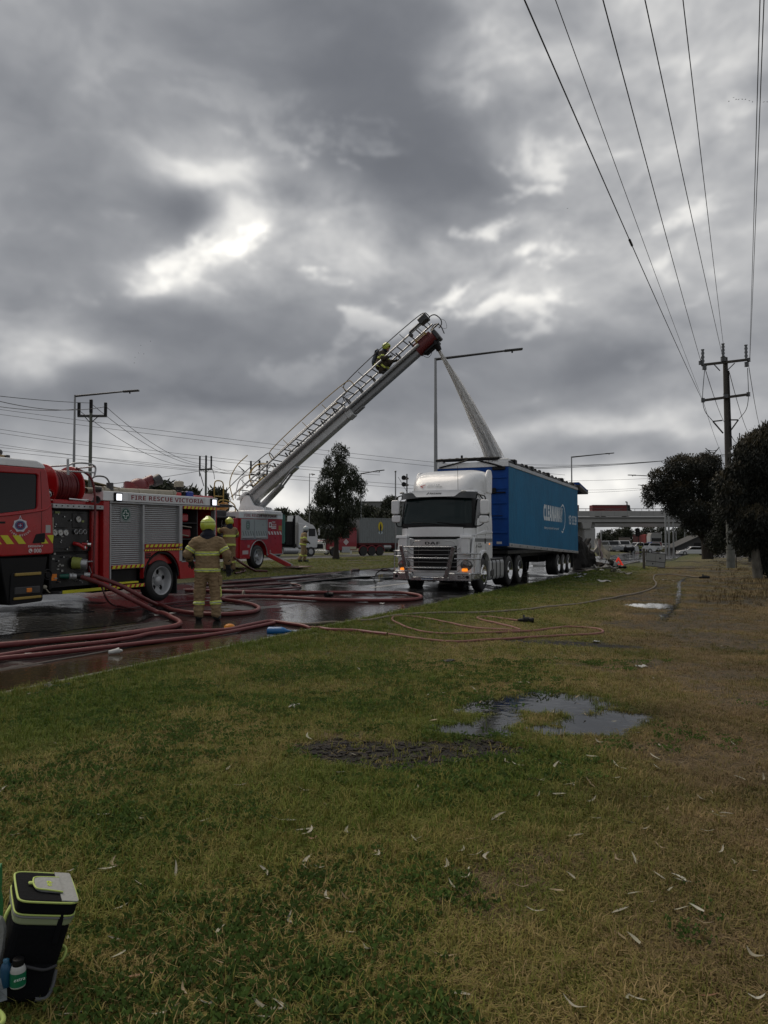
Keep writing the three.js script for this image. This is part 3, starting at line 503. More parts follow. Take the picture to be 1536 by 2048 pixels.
  part(T, 'wheel_well', [ex([...Array(13)].map((_, i) => { const a = i / 12 * Math.PI; return [X(13.36) + .57 * Math.cos(a), .68 + .55 * Math.sin(a)]; }).concat([...Array(13)].map((_, i) => { const a = Math.PI - i / 12 * Math.PI; return [X(13.36) + .53 * Math.cos(a), .68 + .51 * Math.sin(a)]; })), .55, 1.235, .004)], M.black);
  part(T, 'mud_flap', [bx(X(13.88), X(13.91), .28, .95, .75, 1.2, .006)], M.rubber);
  // roof
  part(T, 'suction_hose', [tube([[X(11.45), 2.47, .95], [X(12.5), 2.51, .95], [X(14.05), 2.535, .95]], .062, 12, 20), ...[11.9, 12.3, 12.9, 13.5].map(s => cyl(V(X(s), 2.51, .95), V(X(s) + .06, 2.512, .95), .072, .072, 14)), cyl(V(X(14.02), 2.535, .95), V(X(14.1), 2.535, .95), .075, .075, 14)], M.beige);
  part(T, 'roof_fitting', [cyl(V(X(12.1), 2.5, .95), V(X(12.1), 2.66, .95), .075, .07, 14), cyl(V(X(11.55), 2.5, 1.1), V(X(11.62), 2.5, 1.2), .07, .05, 12)], M.darkGrey);
  part(T, 'hoop_rail', tube([[X(12.35), 2.5, .2], [X(12.37), 2.78, .2], [X(12.47), 2.84, .2], [X(12.75), 2.84, .2], [X(12.85), 2.76, .2], [X(12.93), 2.5, .2]], .018, 8, 30), M.darkGrey);
  const mon = part(T, 'water_cannon', [ball(X(14.35), 2.72, -.3, .26, 1.1, .85, .8, 14), cyl(V(X(14.35), 2.45, -.3), V(X(14.35), 2.7, -.3), .14, .14, 14), cyl(V(X(14.1), 2.72, -.3), V(X(14.0), 2.6, -.3), .2, .1, 14), cyl(V(X(14.45), 2.82, -.3), V(X(14.7), 2.92, -.2), .1, .13, 14)], hoseRed); part(mon, 'nozzle', [cyl(V(X(14.66), 2.86, -.15), V(X(14.84), 2.94, -.1), .12, .14, 16)], M.darkGrey);
  part(T, 'deck_light', bx(X(14.1), X(14.3), 2.46, 2.56, .8, 1.0, .01), M.red);
  const be = part(T, 'beacon', [cyl(V(X(14.95), 2.46, .4), V(X(14.95), 2.62, .4), .10, .09, 14), cyl(V(X(14.95), 2.62, .4), V(X(14.95), 2.74, .4), .07, .07, 14), ball(X(14.82), 2.6, .5, .06), ball(X(15.02), 2.58, .5, .06)], M.black); part(be, 'dome', [cyl(V(X(14.95), 2.74, .4), V(X(14.95), 2.86, .4), .115, .115, 18), cyl(V(X(14.95), 2.86, .4), V(X(14.95), 2.88, .4), .115, .09, 18)], M.beige);
  part(T, 'blue_lamp', [bx(X(15.02), X(15.25), 2.47, 2.64, .3, .62, .03)], M.blueTank);
  part(cab, 'roof_ladder', [cyl(V(X(8.6), 3.02, .95), V(X(9.62), 2.95, .95), .045, .045, 12), cyl(V(X(8.9), 3.0, 1.1), V(X(9.35), 2.96, 1.1), .04, .04, 12), cyl(V(X(8.3), 2.98, .8), V(X(9.9), 2.94, .8), .03, .03, 10)], M.tan);
  part(cab, 'ladder_clamp', [bx(X(9.56), X(9.64), 2.90, 3.0, .85, 1.03, .01), ball(X(9.42), 3.03, 1.02, .055), bx(X(9.9), X(10.35), 2.93, 2.965, .5, .55, .005), bx(X(10.32), X(10.36), 2.8, 2.97, .5, .55, .005)], M.darkGrey);
  part(T, 'front_bumper', [bx(X(6.95), X(7.3), .45, .85, -1.25, 1.25, .06)], M.white);
}

// ---------- the aerial fire engine on the median ----------
{
  const T = thing('aerial_fire_engine', 'red fire engine on the grass median with its boom ladder raised over the truck', 'fire engine', P(23.7, -17.25, 0), TURN);
  T.rotation.set(0, TURN, 0.012); T.rotation.order = 'YXZ';
  const X = s => s - 23.7, Z = 1.25;
  const arch = (r, cy) => [...Array(17)].map((_, i) => { const a = Math.PI - i / 16 * Math.PI; return [X(24.44) + r * Math.cos(a), cy + r * .98 * Math.sin(a)]; });
  part(T, 'body', [ex([[X(23.24), .86], [X(23.86), .86], ...arch(.56, .95), [X(25.02), .98], [X(26.10), .98], [X(26.10), 2.33], [X(23.24), 2.33]], 1.05, Z, .01), bx(X(23.24), X(26.1), 1.3, 2.33, -Z, 1.06, .02), bx(X(25.05), X(26.1), .98, 1.4, -Z, 1.06, .02), bx(X(21.9), X(23.26), 1.0, 1.2, -1.1, .7, .02), bx(X(22.95), X(23.27), .9, 2.33, -Z, 1.2, .02), bx(X(22.0), X(22.3), 1.2, 2.2, -1.1, .8, .03)], M.red);
  part(T, 'cab', [ex(roundPoly([[X(18.6), 1.0], [X(21.8), 1.1], [X(21.85), 2.3], [X(21.7), 3.05], [X(19.1), 3.05], [X(18.6), 2.2]], .08), -Z, Z, .04), ], M.red); part(T, 'cab_window', [bx(X(19.3), X(20.2), 2.25, 2.9, Z - .01, Z + .012, .006), bx(X(20.5), X(21.5), 2.25, 2.9, Z - .01, Z + .012, .006)], M.glass);
  const doorM = std([.40, .425, .41], .45, .2, { roughnessMap: grime });
  for (const [a, b] of [[23.30, 24.12], [24.17, 24.98]]) {
    const d = part(T, 'locker_door', [bx(X(a), X(b), 1.60, 2.31, Z - .01, Z + .02, .01)], doorM); const L = []; for (let i = 0; i < 5; i++) { const s = a + .06 + i * .16; L.push(ex([[X(s), 1.87], [X(s) + .02, 1.87], [X(s) + .10, 1.70], [X(s) + .08, 1.70]], Z + .0205, Z + .023, 0)); } part(d, 'dark_slash', L, M.black);
    part(d, 'handle', [rod([X(a) + .1, 1.635, Z + .035], [X(b) - .1, 1.635, Z + .035], .014), ball(X(a) + .1, 1.635, Z + .03, .022), ball(X(b) - .1, 1.635, Z + .03, .022)], M.chrome);
  }
  deco(T, 'green_cross_sign', X(23.7), 2.08, Z + .024, .26, .36, crossSign);
  part(T, 'trim', [bx(X(24.12), X(24.17), 1.58, 2.33, Z, Z + .03, .005), bx(X(24.98), X(25.03), 1.58, 2.33, Z, Z + .03, .005), bx(X(23.26), X(25.0), 1.56, 1.59, Z, Z + .025, .005), bx(X(25.0), X(26.1), .95, .985, Z - .05, Z + .02, .005), new THREE.TorusGeometry(.575, .02, 8, 24, Math.PI).translate(X(24.44), .95, Z)], M.alu);
  const hz = part(T, 'hazard_strip', [bx(X(25.04), X(26.08), 1.725, 1.86, Z, Z + .006, .001)], M.red), hl = []; for (let i = 0; i < 5; i++) { const s = 25.06 + i * .205; hl.push(ex([[X(s), 1.855], [X(s) + .11, 1.855], [X(s) + .19, 1.73], [X(s) + .08, 1.73]], Z + .0065, Z + .009, 0)); } part(hz, 'reflective_chevron', hl, std([.62, .6, .6], .5));
  const frv = print(128, 96, (c) => { c.clearRect(0, 0, 128, 96); c.fillStyle = '#dcd6d8'; c.fillRect(4, 20, 44, 52); c.fillStyle = '#5a1018'; c.fillRect(16, 32, 20, 28); c.fillStyle = '#dcd6d8'; c.font = 'bold 24px sans-serif'; c.fillText('FIRE', 54, 26); c.fillText('RESCUE', 36, 52); c.fillRect(44, 60, 76, 26); c.fillStyle = '#5a1018'; c.font = 'bold 16px sans-serif'; c.fillText('VICTORIA', 46, 79); }, .5, true);
  deco(T, 'lettering', X(25.4), 2.1, Z + .008, .58, .36, frv);
  part(T, 'sticker', bx(X(25.84), X(26.06), 1.9, 2.08, Z, Z + .006, .001), M.mustard);
  part(T, 'sticker', [bx(X(23.38), X(23.75), 1.02, 1.16, Z, Z + .005, .001)], std([.5, .42, .42], .5));
  part(T, 'sticker', [bx(X(23.7), X(23.84), 1.26, 1.36, Z, Z + .005, .001), ball(X(25.22), 1.1, Z + .01, .05, 1, 1, .3)], std([.4, .25, .25], .5));
  const band = part(T, 'name_band', [bx(X(23.16), X(26.13), 2.335, 2.565, -Z, Z + .01, .01)], M.white); deco(band, 'lettering', X(24.56), 2.45, Z + .0125, 2.3, .17, bandText);
  const rimM = std([.45, .46, .47], .4, .4, { roughnessMap: grime });
  wheel(T, X(24.44), .91, Z - .16, .44, .28, .30, rimM, { deep: .1, holes: 6, holeR: .045 }); wheel(T, X(24.44), .91, -Z + .16, .44, .28, .30, rimM, { side: -1 }); wheel(T, X(20.0), .91, Z - .16, .44, .28, .3, rimM, {});
  part(T, 'wheel_well', [bx(X(23.9), X(25.0), 1.0, 1.5, .5, 1.04, .02), bx(X(18.9), X(26), .85, 1.1, -.5, .5, .02)], M.black);
  // pump area
  part(T, 'pump_bay', [bx(X(21.9), X(23.2), 1.05, 2.35, -1.1, .85, .02)], M.black);
  const rg = rng(9), kn = []; for (let i = 0; i < 26; i++) { const s = 22.0 + rg() * 1.15, y = 1.2 + rg() * 1.0; kn.push(rg() < .5 ? cyl(V(X(s), y, .84), V(X(s), y, .93), .04, .035, 10) : rod([X(s), y, .88], [X(s) + (rg() - .5) * .15, y + rg() * .18, .92], .014)); } part(T, 'pump_fitting', kn, M.alu);
  part(T, 'riser_pipe', [rod([X(22.75), 1.1, .95], [X(22.75), 1.9, .95], .03), rod([X(22.65), 1.75, .95], [X(22.9), 1.75, .95], .02), rod([X(22.7), 1.25, .95], [X(22.95), 1.25, .95], .02)], M.alu);
  part(T, 'pump_deck', [bx(X(21.9), X(23.3), 2.32, 2.4, -1.1, 1.1, .02), bx(X(21.95), X(23.2), 2.4, 2.62, -.3, .7, .03), rod([X(22.0), 2.72, .9], [X(23.2), 2.76, .9], .04), tube([[X(22.5), 2.8, .9], [X(23.2), 2.75, 1.0], [X(23.35), 2.55, 1.1], [X(23.38), 2.2, 1.2]], .025, 8, 16)], M.darkGrey);
  part(T, 'platform_frame', [tube([[X(23.15), 2.7, .2], [X(23.15), 3.62, .2], [X(23.22), 3.7, .2], [X(23.6), 3.7, .2], [X(23.67), 3.62, .2], [X(23.67), 2.7, .2]], .022, 8, 30), rod([X(23.15), 3.15, .2], [X(23.67), 3.15, .2], .02), tube([[X(22.9), 2.72, .5], [X(23.0), 2.95, .5], [X(23.6), 2.98, .5], [X(24.0), 2.8, .5], [X(24.02), 2.6, .5]], .022, 8, 20)], M.mustard);
  part(T, 'ladder_drum', [cyl(V(X(23.5), 2.72, .0), V(X(23.9), 2.72, .0), .18, .18, 16), cyl(V(X(23.5), 2.8, .3), V(X(23.7), 2.8, .3), .14, .14, 14)], std([.42, .2, .04], .5));
  part(T, 'blue_lamp', [cyl(V(X(25.65), 2.57, .5), V(X(25.65), 2.82, .5), .12, .12, 16), cyl(V(X(25.9), 2.57, .4), V(X(25.9), 2.82, .4), .12, .12, 16)], M.blueTank); part(T, 'hoop_rail', tube([[X(25.8), 2.57, .2], [X(25.8), 2.9, .2], [X(25.95), 3.02, .2], [X(26.08), 2.9, .2], [X(26.08), 2.57, .2]], .015, 6, 20), M.alu);
  // outrigger
  const og = part(T, 'outrigger_leg', [bar(V(X(25.1), 1.0, 1.15), V(X(25.55), .52, 1.95), .13, .16)], M.red); part(og, 'inner_leg', [bar(V(X(25.16), 1.02, 1.26), V(X(25.62), .55, 2.02), .07, .08)], M.alu);
  part(og, 'ground_pad', [bx(X(25.35), X(26.5), .465, .50, 1.75, 2.4, .01), bx(X(25.4), X(25.8), .5, .53, 1.85, 2.2, .01)], std([.2, .13, .11], .7, 0, { map: soilTone }));
  // turret and boom: built in world space and brought under the engine
  T.updateMatrixWorld(true); const inv = T.matrixWorld.clone().invert();
  const B = at(503, 1001, 29.6), E = at(838, 702, 27.3), U = E.clone().sub(B), LEN = U.length(); U.normalize();
  const W = new THREE.Vector3().crossVectors(UPY, U).normalize(); if (W.z < 0) W.negate(); const Nn = new THREE.Vector3().crossVectors(U, W).normalize(); if (Nn.y < 0) Nn.negate();
  const L3 = (a, n, w = 0) => B.clone().addScaledVector(U, a).addScaledVector(Nn, n).addScaledVector(W, w);
  const fix = gs => [gs].flat(3).map(g => g.applyMatrix4(inv)); const pt = (par, name, gs, mat, label) => part(par, name, fix(gs), mat, label);
  const beam = (a0, a1, n0, n1, w0, w1) => bx(a0, a1, n0, n1, w0, w1, .03).applyMatrix4(new THREE.Matrix4().makeBasis(U, Nn, new THREE.Vector3().crossVectors(U, Nn)).setPosition(B));
  var boomPoint = L3, boomAxes = { U, N: Nn, W, LEN };
  const Ux = V(U.x, 0, U.z).normalize(), base = V(B.x, 0, B.z);
  const flat = (x0, x1, y0, y1, z0, z1) => bx(x0, x1, y0, y1, z0, z1, .03).applyMatrix4(new THREE.Matrix4().makeBasis(Ux, UPY, new THREE.Vector3().crossVectors(Ux, UPY)).setPosition(base));
  const plate = (z0, z1) => ex(roundPoly([[-.42, 2.6], [.75, 2.6], [.7, 2.78], [.3, 2.86], [.08, B.y + .18], [-.14, B.y + .18]], .06), z0, z1, .015).applyMatrix4(new THREE.Matrix4().makeBasis(Ux, UPY, new THREE.Vector3().crossVectors(Ux, UPY)).setPosition(base));
  const tur = pt(T, 'turntable', [flat(-.6, .95, 2.5, 2.66, -.7, .7), plate(.28, .36), plate(-.36, -.28), flat(-.3, .5, 2.6, 2.8, -.3, .3)], M.white); 
  const boom = pt(T, 'boom', [beam(-.15, 5.2, -.19, .16, -.18, .18), beam(.3, 5.15, .2, .28, -.1, .1), cyl(L3(-.15, 0, -.3), L3(-.15, 0, .3), .22, .22, 18), beam(5.0, 5.3, -.22, .19, -.2, .2)], std([.50, .51, .51], .4, .3, { roughnessMap: grime, map: soilTone }));
  pt(boom, 'inner_boom', [beam(5.2, 8.75, -.15, .11, -.14, .14), beam(5.3, 5.75, -.22, -.13, -.1, .1)], std([.20, .205, .21], .4, .4, { roughnessMap: grime }));
  pt(boom, 'pipe', [cyl(L3(.2, .16, .26), L3(5.2, .16, .26), .075, .075, 12), cyl(L3(5.1, .1, .22), L3(8.7, .1, .22), .06, .06, 12)], M.alu);
  pt(boom, 'lift_cylinder', [cyl(L3(.05, -.47, .12), L3(1.35, -.36, .12), .075, .075, 14), cyl(L3(1.35, -.36, .12), L3(2.1, -.2, .12), .04, .04, 12), cyl(L3(.05, -.47, -.12), L3(1.35, -.36, -.12), .075, .075, 14), cyl(L3(1.35, -.36, -.12), L3(2.1, -.2, -.12), .04, .04, 12), beam(1.95, 2.3, -.27, -.17, -.16, .16)], M.alu);
  // ladder sections
  const lad = (a0, a1, n, w, name) => { const l = pt(T, name, [beam(a0, a1, n, n + .07, w - .03, w + .03), beam(a0, a1, n, n + .07, -w - .03, -w + .03)], M.alu); for (let a = a0 + .15; a < a1; a += .3) pt(l, 'rung', [beam(a - .022, a + .022, n + .01, n + .055, -w + .03, w - .03)], M.darkGrey); return l; };
  lad(-.45, 5.1, .46, .42, 'ladder_section'); lad(2.2, 9.5, .53, .35, 'ladder_section');
  pt(T, 'ladder_bracket', [...Array(14)].map((_, i) => [beam(.4 + i * .62, .45 + i * .62, .14, .48, .12, .2), beam(.4 + i * .62, .45 + i * .62, .14, .48, -.2, -.12)]), M.darkGrey);
  const rail = (a0, a1, n, w, mat) => { const h = pt(T, 'handrail', [tube([L3(a0, n - .28, w), L3(a0 + .02, n - .06, w), L3(a0 + .1, n, w), L3(a1 - .1, n, w), L3(a1 - .02, n - .06, w), L3(a1, n - .28, w)], .017, 7, 40), ...[...Array(Math.floor((a1 - a0) / 1.0))].map((_, i) => cyl(L3(a0 + .8 + i, n, w), L3(a0 + .85 + i, n - .3, w), .011, .011, 6))], mat); };
  const railY = std([.40, .26, .05], .5), railG = M.darkGrey;
  rail(-.5, 1.9, .80, .45, railG); rail(1.8, 6.0, .80, .43, railY); rail(5.6, 9.6, .82, .37, railG); rail(-.5, 5.0, .8, -.45, railY); rail(5.2, 9.4, .82, -.37, railG);
  pt(T, 'control_seat', [beam(.2, .9, .5, .62, -.8, -.45), tube([L3(.1, .5, -.6), L3(.3, 1.1, -.6), L3(.8, 1.2, -.6), L3(1.2, .9, -.6)], .03, 8, 16), tube([L3(-.4, .3, .5), L3(-.1, .95, .5), L3(.5, 1.25, .5), L3(1.1, 1.3, .45)], .018, 8, 16)], railY);
  pt(T, 'cradle', [beam(-.3, .2, .2, .26, -.5, .5), beam(.3, 1.6, .3, .36, .45, .5), tube([L3(-.3, .3, .5), L3(.3, .75, .5), L3(.9, .6, .5), L3(1.5, .5, .5)], .02, 8, 16)], M.white);
  // monitor at the tip
  const mon = pt(T, 'monitor_housing', [cyl(L3(8.5, .0, 0), L3(9.3, .0, 0), .22, .22, 18), beam(8.5, 9.25, .05, .28, -.18, .18)], std([.13, .010, .012], .5, 0, { map: soilTone }));
  pt(mon, 'hand_bar', [cyl(L3(8.7, .26, .24), L3(9.1, .26, .24), .02, .02, 8), beam(8.66, 8.72, .18, .32, .18, .27), beam(9.08, 9.14, .18, .32, .18, .27)], M.mustard);
  pt(mon, 'under_guard', [tube([L3(8.6, -.22, .1), L3(8.65, -.31, .1), L3(9.2, -.31, .1), L3(9.4, -.1, .1)], .03, 8, 16), beam(8.65, 9.3, -.31, -.2, -.18, .18)], M.black);
  pt(mon, 'end_plate', [beam(9.3, 9.45, -.22, .2, -.2, .2)], M.darkGrey);
  const NZ0 = at(874, 690, 26.95), NZ1 = at(878.5, 701, 26.98); var nozzleTip = NZ1; pt(mon, 'nozzle', [cyl(at(869.5, 681, 27.0), NZ0, .07, .09, 12), cyl(NZ0.clone().lerp(NZ1, -.1), NZ1, .115, .095, 14)], M.black);
  pt(T, 'spot_light', [beam(9.2, 9.5, .5, .75, .2, .5), beam(9.46, 9.56, .48, .77, .22, .48)], M.darkGrey); pt(T, 'tip_hoop', [tube([L3(9.45, .45, .36), L3(9.62, .55, .36), L3(9.78, .48, .36), L3(9.84, .2, .36), L3(9.76, .05, .36), L3(9.6, .0, .36)], .02, 8, 24), tube([L3(9.3, .45, -.36), L3(9.55, .5, -.36), L3(9.66, .35, -.36), L3(9.6, .0, -.36)], .02, 8, 24), beam(9.3, 9.7, .26, .32, -.05, .02)], M.darkGrey);
  pt(T, 'arm_box', [beam(8.7, 9.2, .56, .66, .28, .40), cyl(L3(8.7, .5, .3), L3(8.7, .5, .44), .07, .07, 12)], M.darkGrey);
  pt(T, 'cable', [tube([L3(9.6, .1, .3), L3(9.8, -.2, .38), L3(9.92, .05, .36), L3(9.84, .25, .33)], .006, 5, 20), tube([L3(5.1, .3, .3), L3(5.5, .45, .35), L3(5.9, .2, .32)], .008, 5, 12), tube([L3(8.55, -.25, .1), L3(8.65, -.45, .1), L3(8.85, -.42, .1), L3(8.9, -.28, .1)], .01, 5, 14)], M.black);
}
// ---------- the white prime mover ----------
{
  const T = thing('prime_mover', 'white truck with chrome bull bar and lit amber indicators, coupled to the blue trailer', 'truck', P(21.7, -8.03, 0), TURN);
  // plan of the cab: from the rear of the near side forward, across the front and back along the far side
  const w = 1.2, plan = [[2.1, w], [1.2, w], [.52, w]]; for (let i = 1; i <= 7; i++) { const a = i / 8 * Math.PI / 2; plan.push([.52 - .40 * Math.sin(a), w - .38 * (1 - Math.cos(a))]); }
  for (const z of [.8, .6, .4, .2, 0]) plan.push([.02 + .1 * (z / .82) ** 2, z]); const half = plan.slice(0, -1).map(([x, z]) => [x, -z]).reverse(); plan.push(...half);
  const acc = [0]; for (let i = 1; i < plan.length; i++) acc.push(acc[i - 1] + Math.hypot(plan[i][0] - plan[i - 1][0], plan[i][1] - plan[i - 1][1])); const TOT = acc[acc.length - 1];
  const rake = y => .02 + .20 * sst(1.85, 2.95, y) * ((y - 1.85) / 1.1 > 0 ? 1 : 0) + .10 * sst(2.7, 3.05, y), narrow = y => 1 - .05 * sst(1.9, 3.0, y);
  const S = (p, y, off = 0) => {        // point of the cab skin: p runs 0..1 round the plan
    const d = clamp(p) * TOT; let i = 1; while (i < acc.length - 1 && acc[i] < d) i++; const k = (d - acc[i - 1]) / (acc[i] - acc[i - 1]);
    const a = plan[i - 1], b = plan[i], a0 = plan[Math.max(0, i - 2)], b1 = plan[Math.min(plan.length - 1, i + 1)];
    const x = lerp(a[0], b[0], k), z = lerp(a[1], b[1], k); let tx = lerp(b[0] - a0[0], b1[0] - a[0], k), tz = lerp(b[1] - a0[1], b1[1] - a[1], k); const l = Math.hypot(tx, tz); const nx = tz / l, nz = -tx / l;
    return [x + rake(y) * (1 - x / 2.1) + nx * off, y, z * narrow(y) + nz * off];
  };
  const pF = z => { const n = plan.findIndex(q => q[1] <= z && q[0] < .7); const a = plan[n - 1], b = plan[n]; return (acc[n - 1] + (a[1] - z) / (a[1] - b[1]) * (acc[n] - acc[n - 1])) / TOT; };
  const pN = x => (2.1 - x) / TOT, pO = x => 1 - (2.1 - x) / TOT;
  function patch(p0, p1, y0, y1, off, nu = 24, nv = 8, thick = .03) {     // y0 and y1 may depend on p
    const f = (a, p) => typeof a === 'function' ? a(p) : a, pos = [], idx = [];
    for (const o of [off, off - thick]) for (let j = 0; j <= nv; j++) for (let i = 0; i <= nu; i++) { const u = i / nu, p = lerp(p0, p1, u), y = lerp(f(y0, u), f(y1, u), j / nv); pos.push(...S(p, y, o)); }
    const A = (i, j, l) => l * (nu + 1) * (nv + 1) + j * (nu + 1) + i, q = (a, b, c, d) => idx.push(a, b, c, a, c, d);
    for (let j = 0; j < nv; j++) for (let i = 0; i < nu; i++) { q(A(i, j, 0), A(i, j + 1, 0), A(i + 1, j + 1, 0), A(i + 1, j, 0)); q(A(i, j, 1), A(i + 1, j, 1), A(i + 1, j + 1, 1), A(i, j + 1, 1)); }
    for (let i = 0; i < nu; i++) { q(A(i, 0, 0), A(i + 1, 0, 0), A(i + 1, 0, 1), A(i, 0, 1)); q(A(i, nv, 0), A(i, nv, 1), A(i + 1, nv, 1), A(i + 1, nv, 0)); }
    for (let j = 0; j < nv; j++) { q(A(0, j, 0), A(0, j, 1), A(0, j + 1, 1), A(0, j + 1, 0)); q(A(nu, j, 0), A(nu, j + 1, 0), A(nu, j + 1, 1), A(nu, j, 1)); }
    const g = new THREE.BufferGeometry(); g.setAttribute('position', new THREE.Float32BufferAttribute(pos, 3)); g.setIndex(idx); return smooth(g, .7);
  }
  // shell: skin, roof, floor, back wall
  const roofG = (() => { const n = 60, rings = [[3.0, 0], [3.05, -.05], [3.08, -.14], [3.09, -.4]], pos = [], idx = []; for (const [y, o] of rings) for (let i = 0; i <= n; i++) pos.push(...(() => { const q = S(i / n, 3.0, o); q[1] = y - .06 * (1 - q[0] / 2.1); return q; })()); for (let r = 0; r < rings.length - 1; r++) for (let i = 0; i < n; i++) { const a = r * (n + 1) + i; idx.push(a, a + n + 1, a + n + 2, a, a + n + 2, a + 1); } const g = new THREE.BufferGeometry(); g.setAttribute('position', new THREE.Float32BufferAttribute(pos, 3)); g.setIndex(idx); return smooth(g, .8); })();
  const cab = part(T, 'cab', [patch(0, 1, 1.62, 3.0, 0, 70, 14), roofG, bx(.5, 2.06, 2.98, 3.03, -1.0, 1.0, .01), bx(2.04, 2.1, 1.0, 3.0, -1.17, 1.17, .02)], M.white);
  const side = z0 => ex(roundPoly([[.02, .98], [.28, .98], [.36, .70], [.50, .68], ...[...Array(13)].map((_, i) => { const a = Math.PI - i / 12 * Math.PI; return [1.10 + .60 * Math.cos(a), .58 + .60 * Math.sin(a)]; }).slice(1), [1.72, .92], [2.09, .94], [2.09, 1.66], [.30, 1.66], [.12, 1.5]].map(([a, b]) => [a, b, .02]), .02), z0, z0 + .07, .015);
  part(cab, 'side_skirt', [side(1.14), ex(roundPoly([[.06, .36], [.42, .36], [.50, .68], [.44, 1.0], [.06, 1.0]], .04), .98, 1.2, .03)], M.white); part(cab, 'side_skirt', [side(-1.21), ex(roundPoly([[.06, .36], [.42, .36], [.50, .68], [.44, 1.0], [.06, 1.0]], .04), -1.2, -.98, .03)], M.white);
  part(cab, 'arch_flare', ex([...[...Array(17)].map((_, i) => { const a = Math.PI - i / 16 * Math.PI; return [1.10 + .66 * Math.cos(a), .56 + .66 * Math.sin(a)]; }), ...[...Array(17)].map((_, i) => { const a = i / 16 * Math.PI; return [1.10 + .58 * Math.cos(a), .56 + .58 * Math.sin(a)]; })], 1.12, 1.27, .012), M.white);
  part(cab, 'front_lower', [patch(pF(1.12), pF(.92), .98, 1.64, .0, 8, 6), patch(pF(-.92), pF(-1.12), .98, 1.64, .0, 8, 6), bx(.1, .5, .4, 1.6, -1.1, 1.1, .04)], M.white);
  part(cab, 'hood_panel', [patch(pF(.88), pF(-.88), 1.63, (u) => 1.90 + .02 * Math.cos((u - .5) * 3), .018, 30, 5, .04)], M.white);
  part(cab, 'corner_panel', patch(pN(.45), pF(.90), 1.05, 1.88, .016, 12, 6, .04), M.white); part(cab, 'corner_panel', patch(pF(-.90), pO(.45), 1.05, 1.88, .016, 12, 6, .04), M.white);
  part(cab, 'corner_vane', [ex(roundPoly([[-.03, 1.08], [.04, 1.08], [.05, 1.58], [.0, 1.66], [-.05, 1.6]], .03), .86, 1.12, .02), ex(roundPoly([[-.08, 1.58], [.12, 1.58], [.14, 1.64], [-.06, 1.67]], .02), .84, 1.2, .012)], M.white);
  part(cab, 'corner_vane', [ex(roundPoly([[-.03, 1.08], [.04, 1.08], [.05, 1.58], [.0, 1.66], [-.05, 1.6]], .03), -1.12, -.86, .02), ex(roundPoly([[-.08, 1.58], [.12, 1.58], [.14, 1.64], [-.06, 1.67]], .02), -1.2, -.84, .012)], M.white);
  part(cab, 'screen_surround', patch(pF(1.19), pF(-1.19), u => 1.89 - .055 * Math.sin(u * Math.PI), 2.95, .012, 44, 10, .03), M.black);
  const ws = part(cab, 'windscreen', patch(pF(1.09), pF(-1.09), u => 2.03 - .045 * Math.sin(u * Math.PI), u => 2.80 - .03 * Math.sin(u * Math.PI), .022, 44, 10, .012), phys([.008, .018, .019], .08, 0, { specularIntensity: .55 }));
  each(cab, 'wiper', [tube([S(pF(.2), 1.98, .05), S(pF(-.1), 2.02, .05), S(pF(-.75), 2.05, .05)], .012, 6, 10), tube([S(pF(.95), 1.97, .05), S(pF(.6), 2.0, .05), S(pF(.1), 2.06, .05)], .012, 6, 10)], M.black);
  part(cab, 'sun_visor', [patch(pF(1.14), pF(-1.14), u => 2.79 + .03 * Math.cos((u - .5) * 5), 2.97, .17, 40, 4, .03), patch(pF(1.1), pF(-1.1), 2.93, 2.97, .15, 40, 2, .16)], phys([.012, .014, .015], .25, 0, { clearcoat: .6 }));
  const vz = part(cab, 'visor_plate', patch(pF(.80), pF(-.80), u => 2.965 - .135 * sst(0, .14, u) * sst(1, .86, u), 3.03, .18, 40, 5, .02), M.white);
  each(cab, 'marker_lamp', [ball(-.12, 2.955, .98, .07, .7, .5, 1.2), ball(-.12, 2.955, -.98, .07, .7, .5, 1.2)], std([.5, .5, .48], .3));
  const dv = (par, name, z0, z1, y0, y1, off, mat) => { const pos = [], uv = [], n = 12; const a = (u, v) => { pos.push(...S(pF(lerp(z1, z0, u)), lerp(y0, y1, v), off)); uv.push(1 - u, v); }; for (let i = 0; i < n; i++) { const u = i / n, k = (i + 1) / n; a(u, 0); a(k, 0); a(k, 1); a(u, 0); a(k, 1); a(u, 1); } const g = new THREE.BufferGeometry(); g.setAttribute('position', new THREE.Float32BufferAttribute(pos, 3)); g.setAttribute('uv', new THREE.Float32BufferAttribute(uv, 2)); g.computeVertexNormals(); return part(par, name, g, mat, null, true); };
  dv(vz, 'lettering', -.30, .20, 2.875, 2.99, .186, print(256, 64, c => { c.clearRect(0, 0, 256, 64); c.fillStyle = '#16181a'; c.font = 'italic bold 44px sans-serif'; c.fillText('PacLease', 62, 48); c.beginPath(); c.moveTo(8, 52); c.lineTo(44, 10); c.lineTo(52, 22); c.lineTo(30, 46); c.fill(); }, .5, true));
  // grille
  part(cab, 'grille', [patch(pF(.9), pF(-.9), .62, 1.6, .012, 30, 6, .04)], M.black);
  const bd = part(cab, 'badge_panel', [patch(pF(.72), pF(-.80), 1.35, 1.545, .04, 24, 4, .04)], std([.50, .51, .51], .35, .5)); dv(bd, 'lettering', -.32, .22, 1.375, 1.49, .045, print(256, 64, c => { c.clearRect(0, 0, 256, 64); c.fillStyle = '#0e0f10'; c.font = 'bold 66px sans-serif'; c.save(); c.translate(128, 57); c.scale(240 / c.measureText('DAF').width, 1); c.textAlign = 'center'; c.fillText('DAF', 0, 0); c.restore(); }, .4, true));
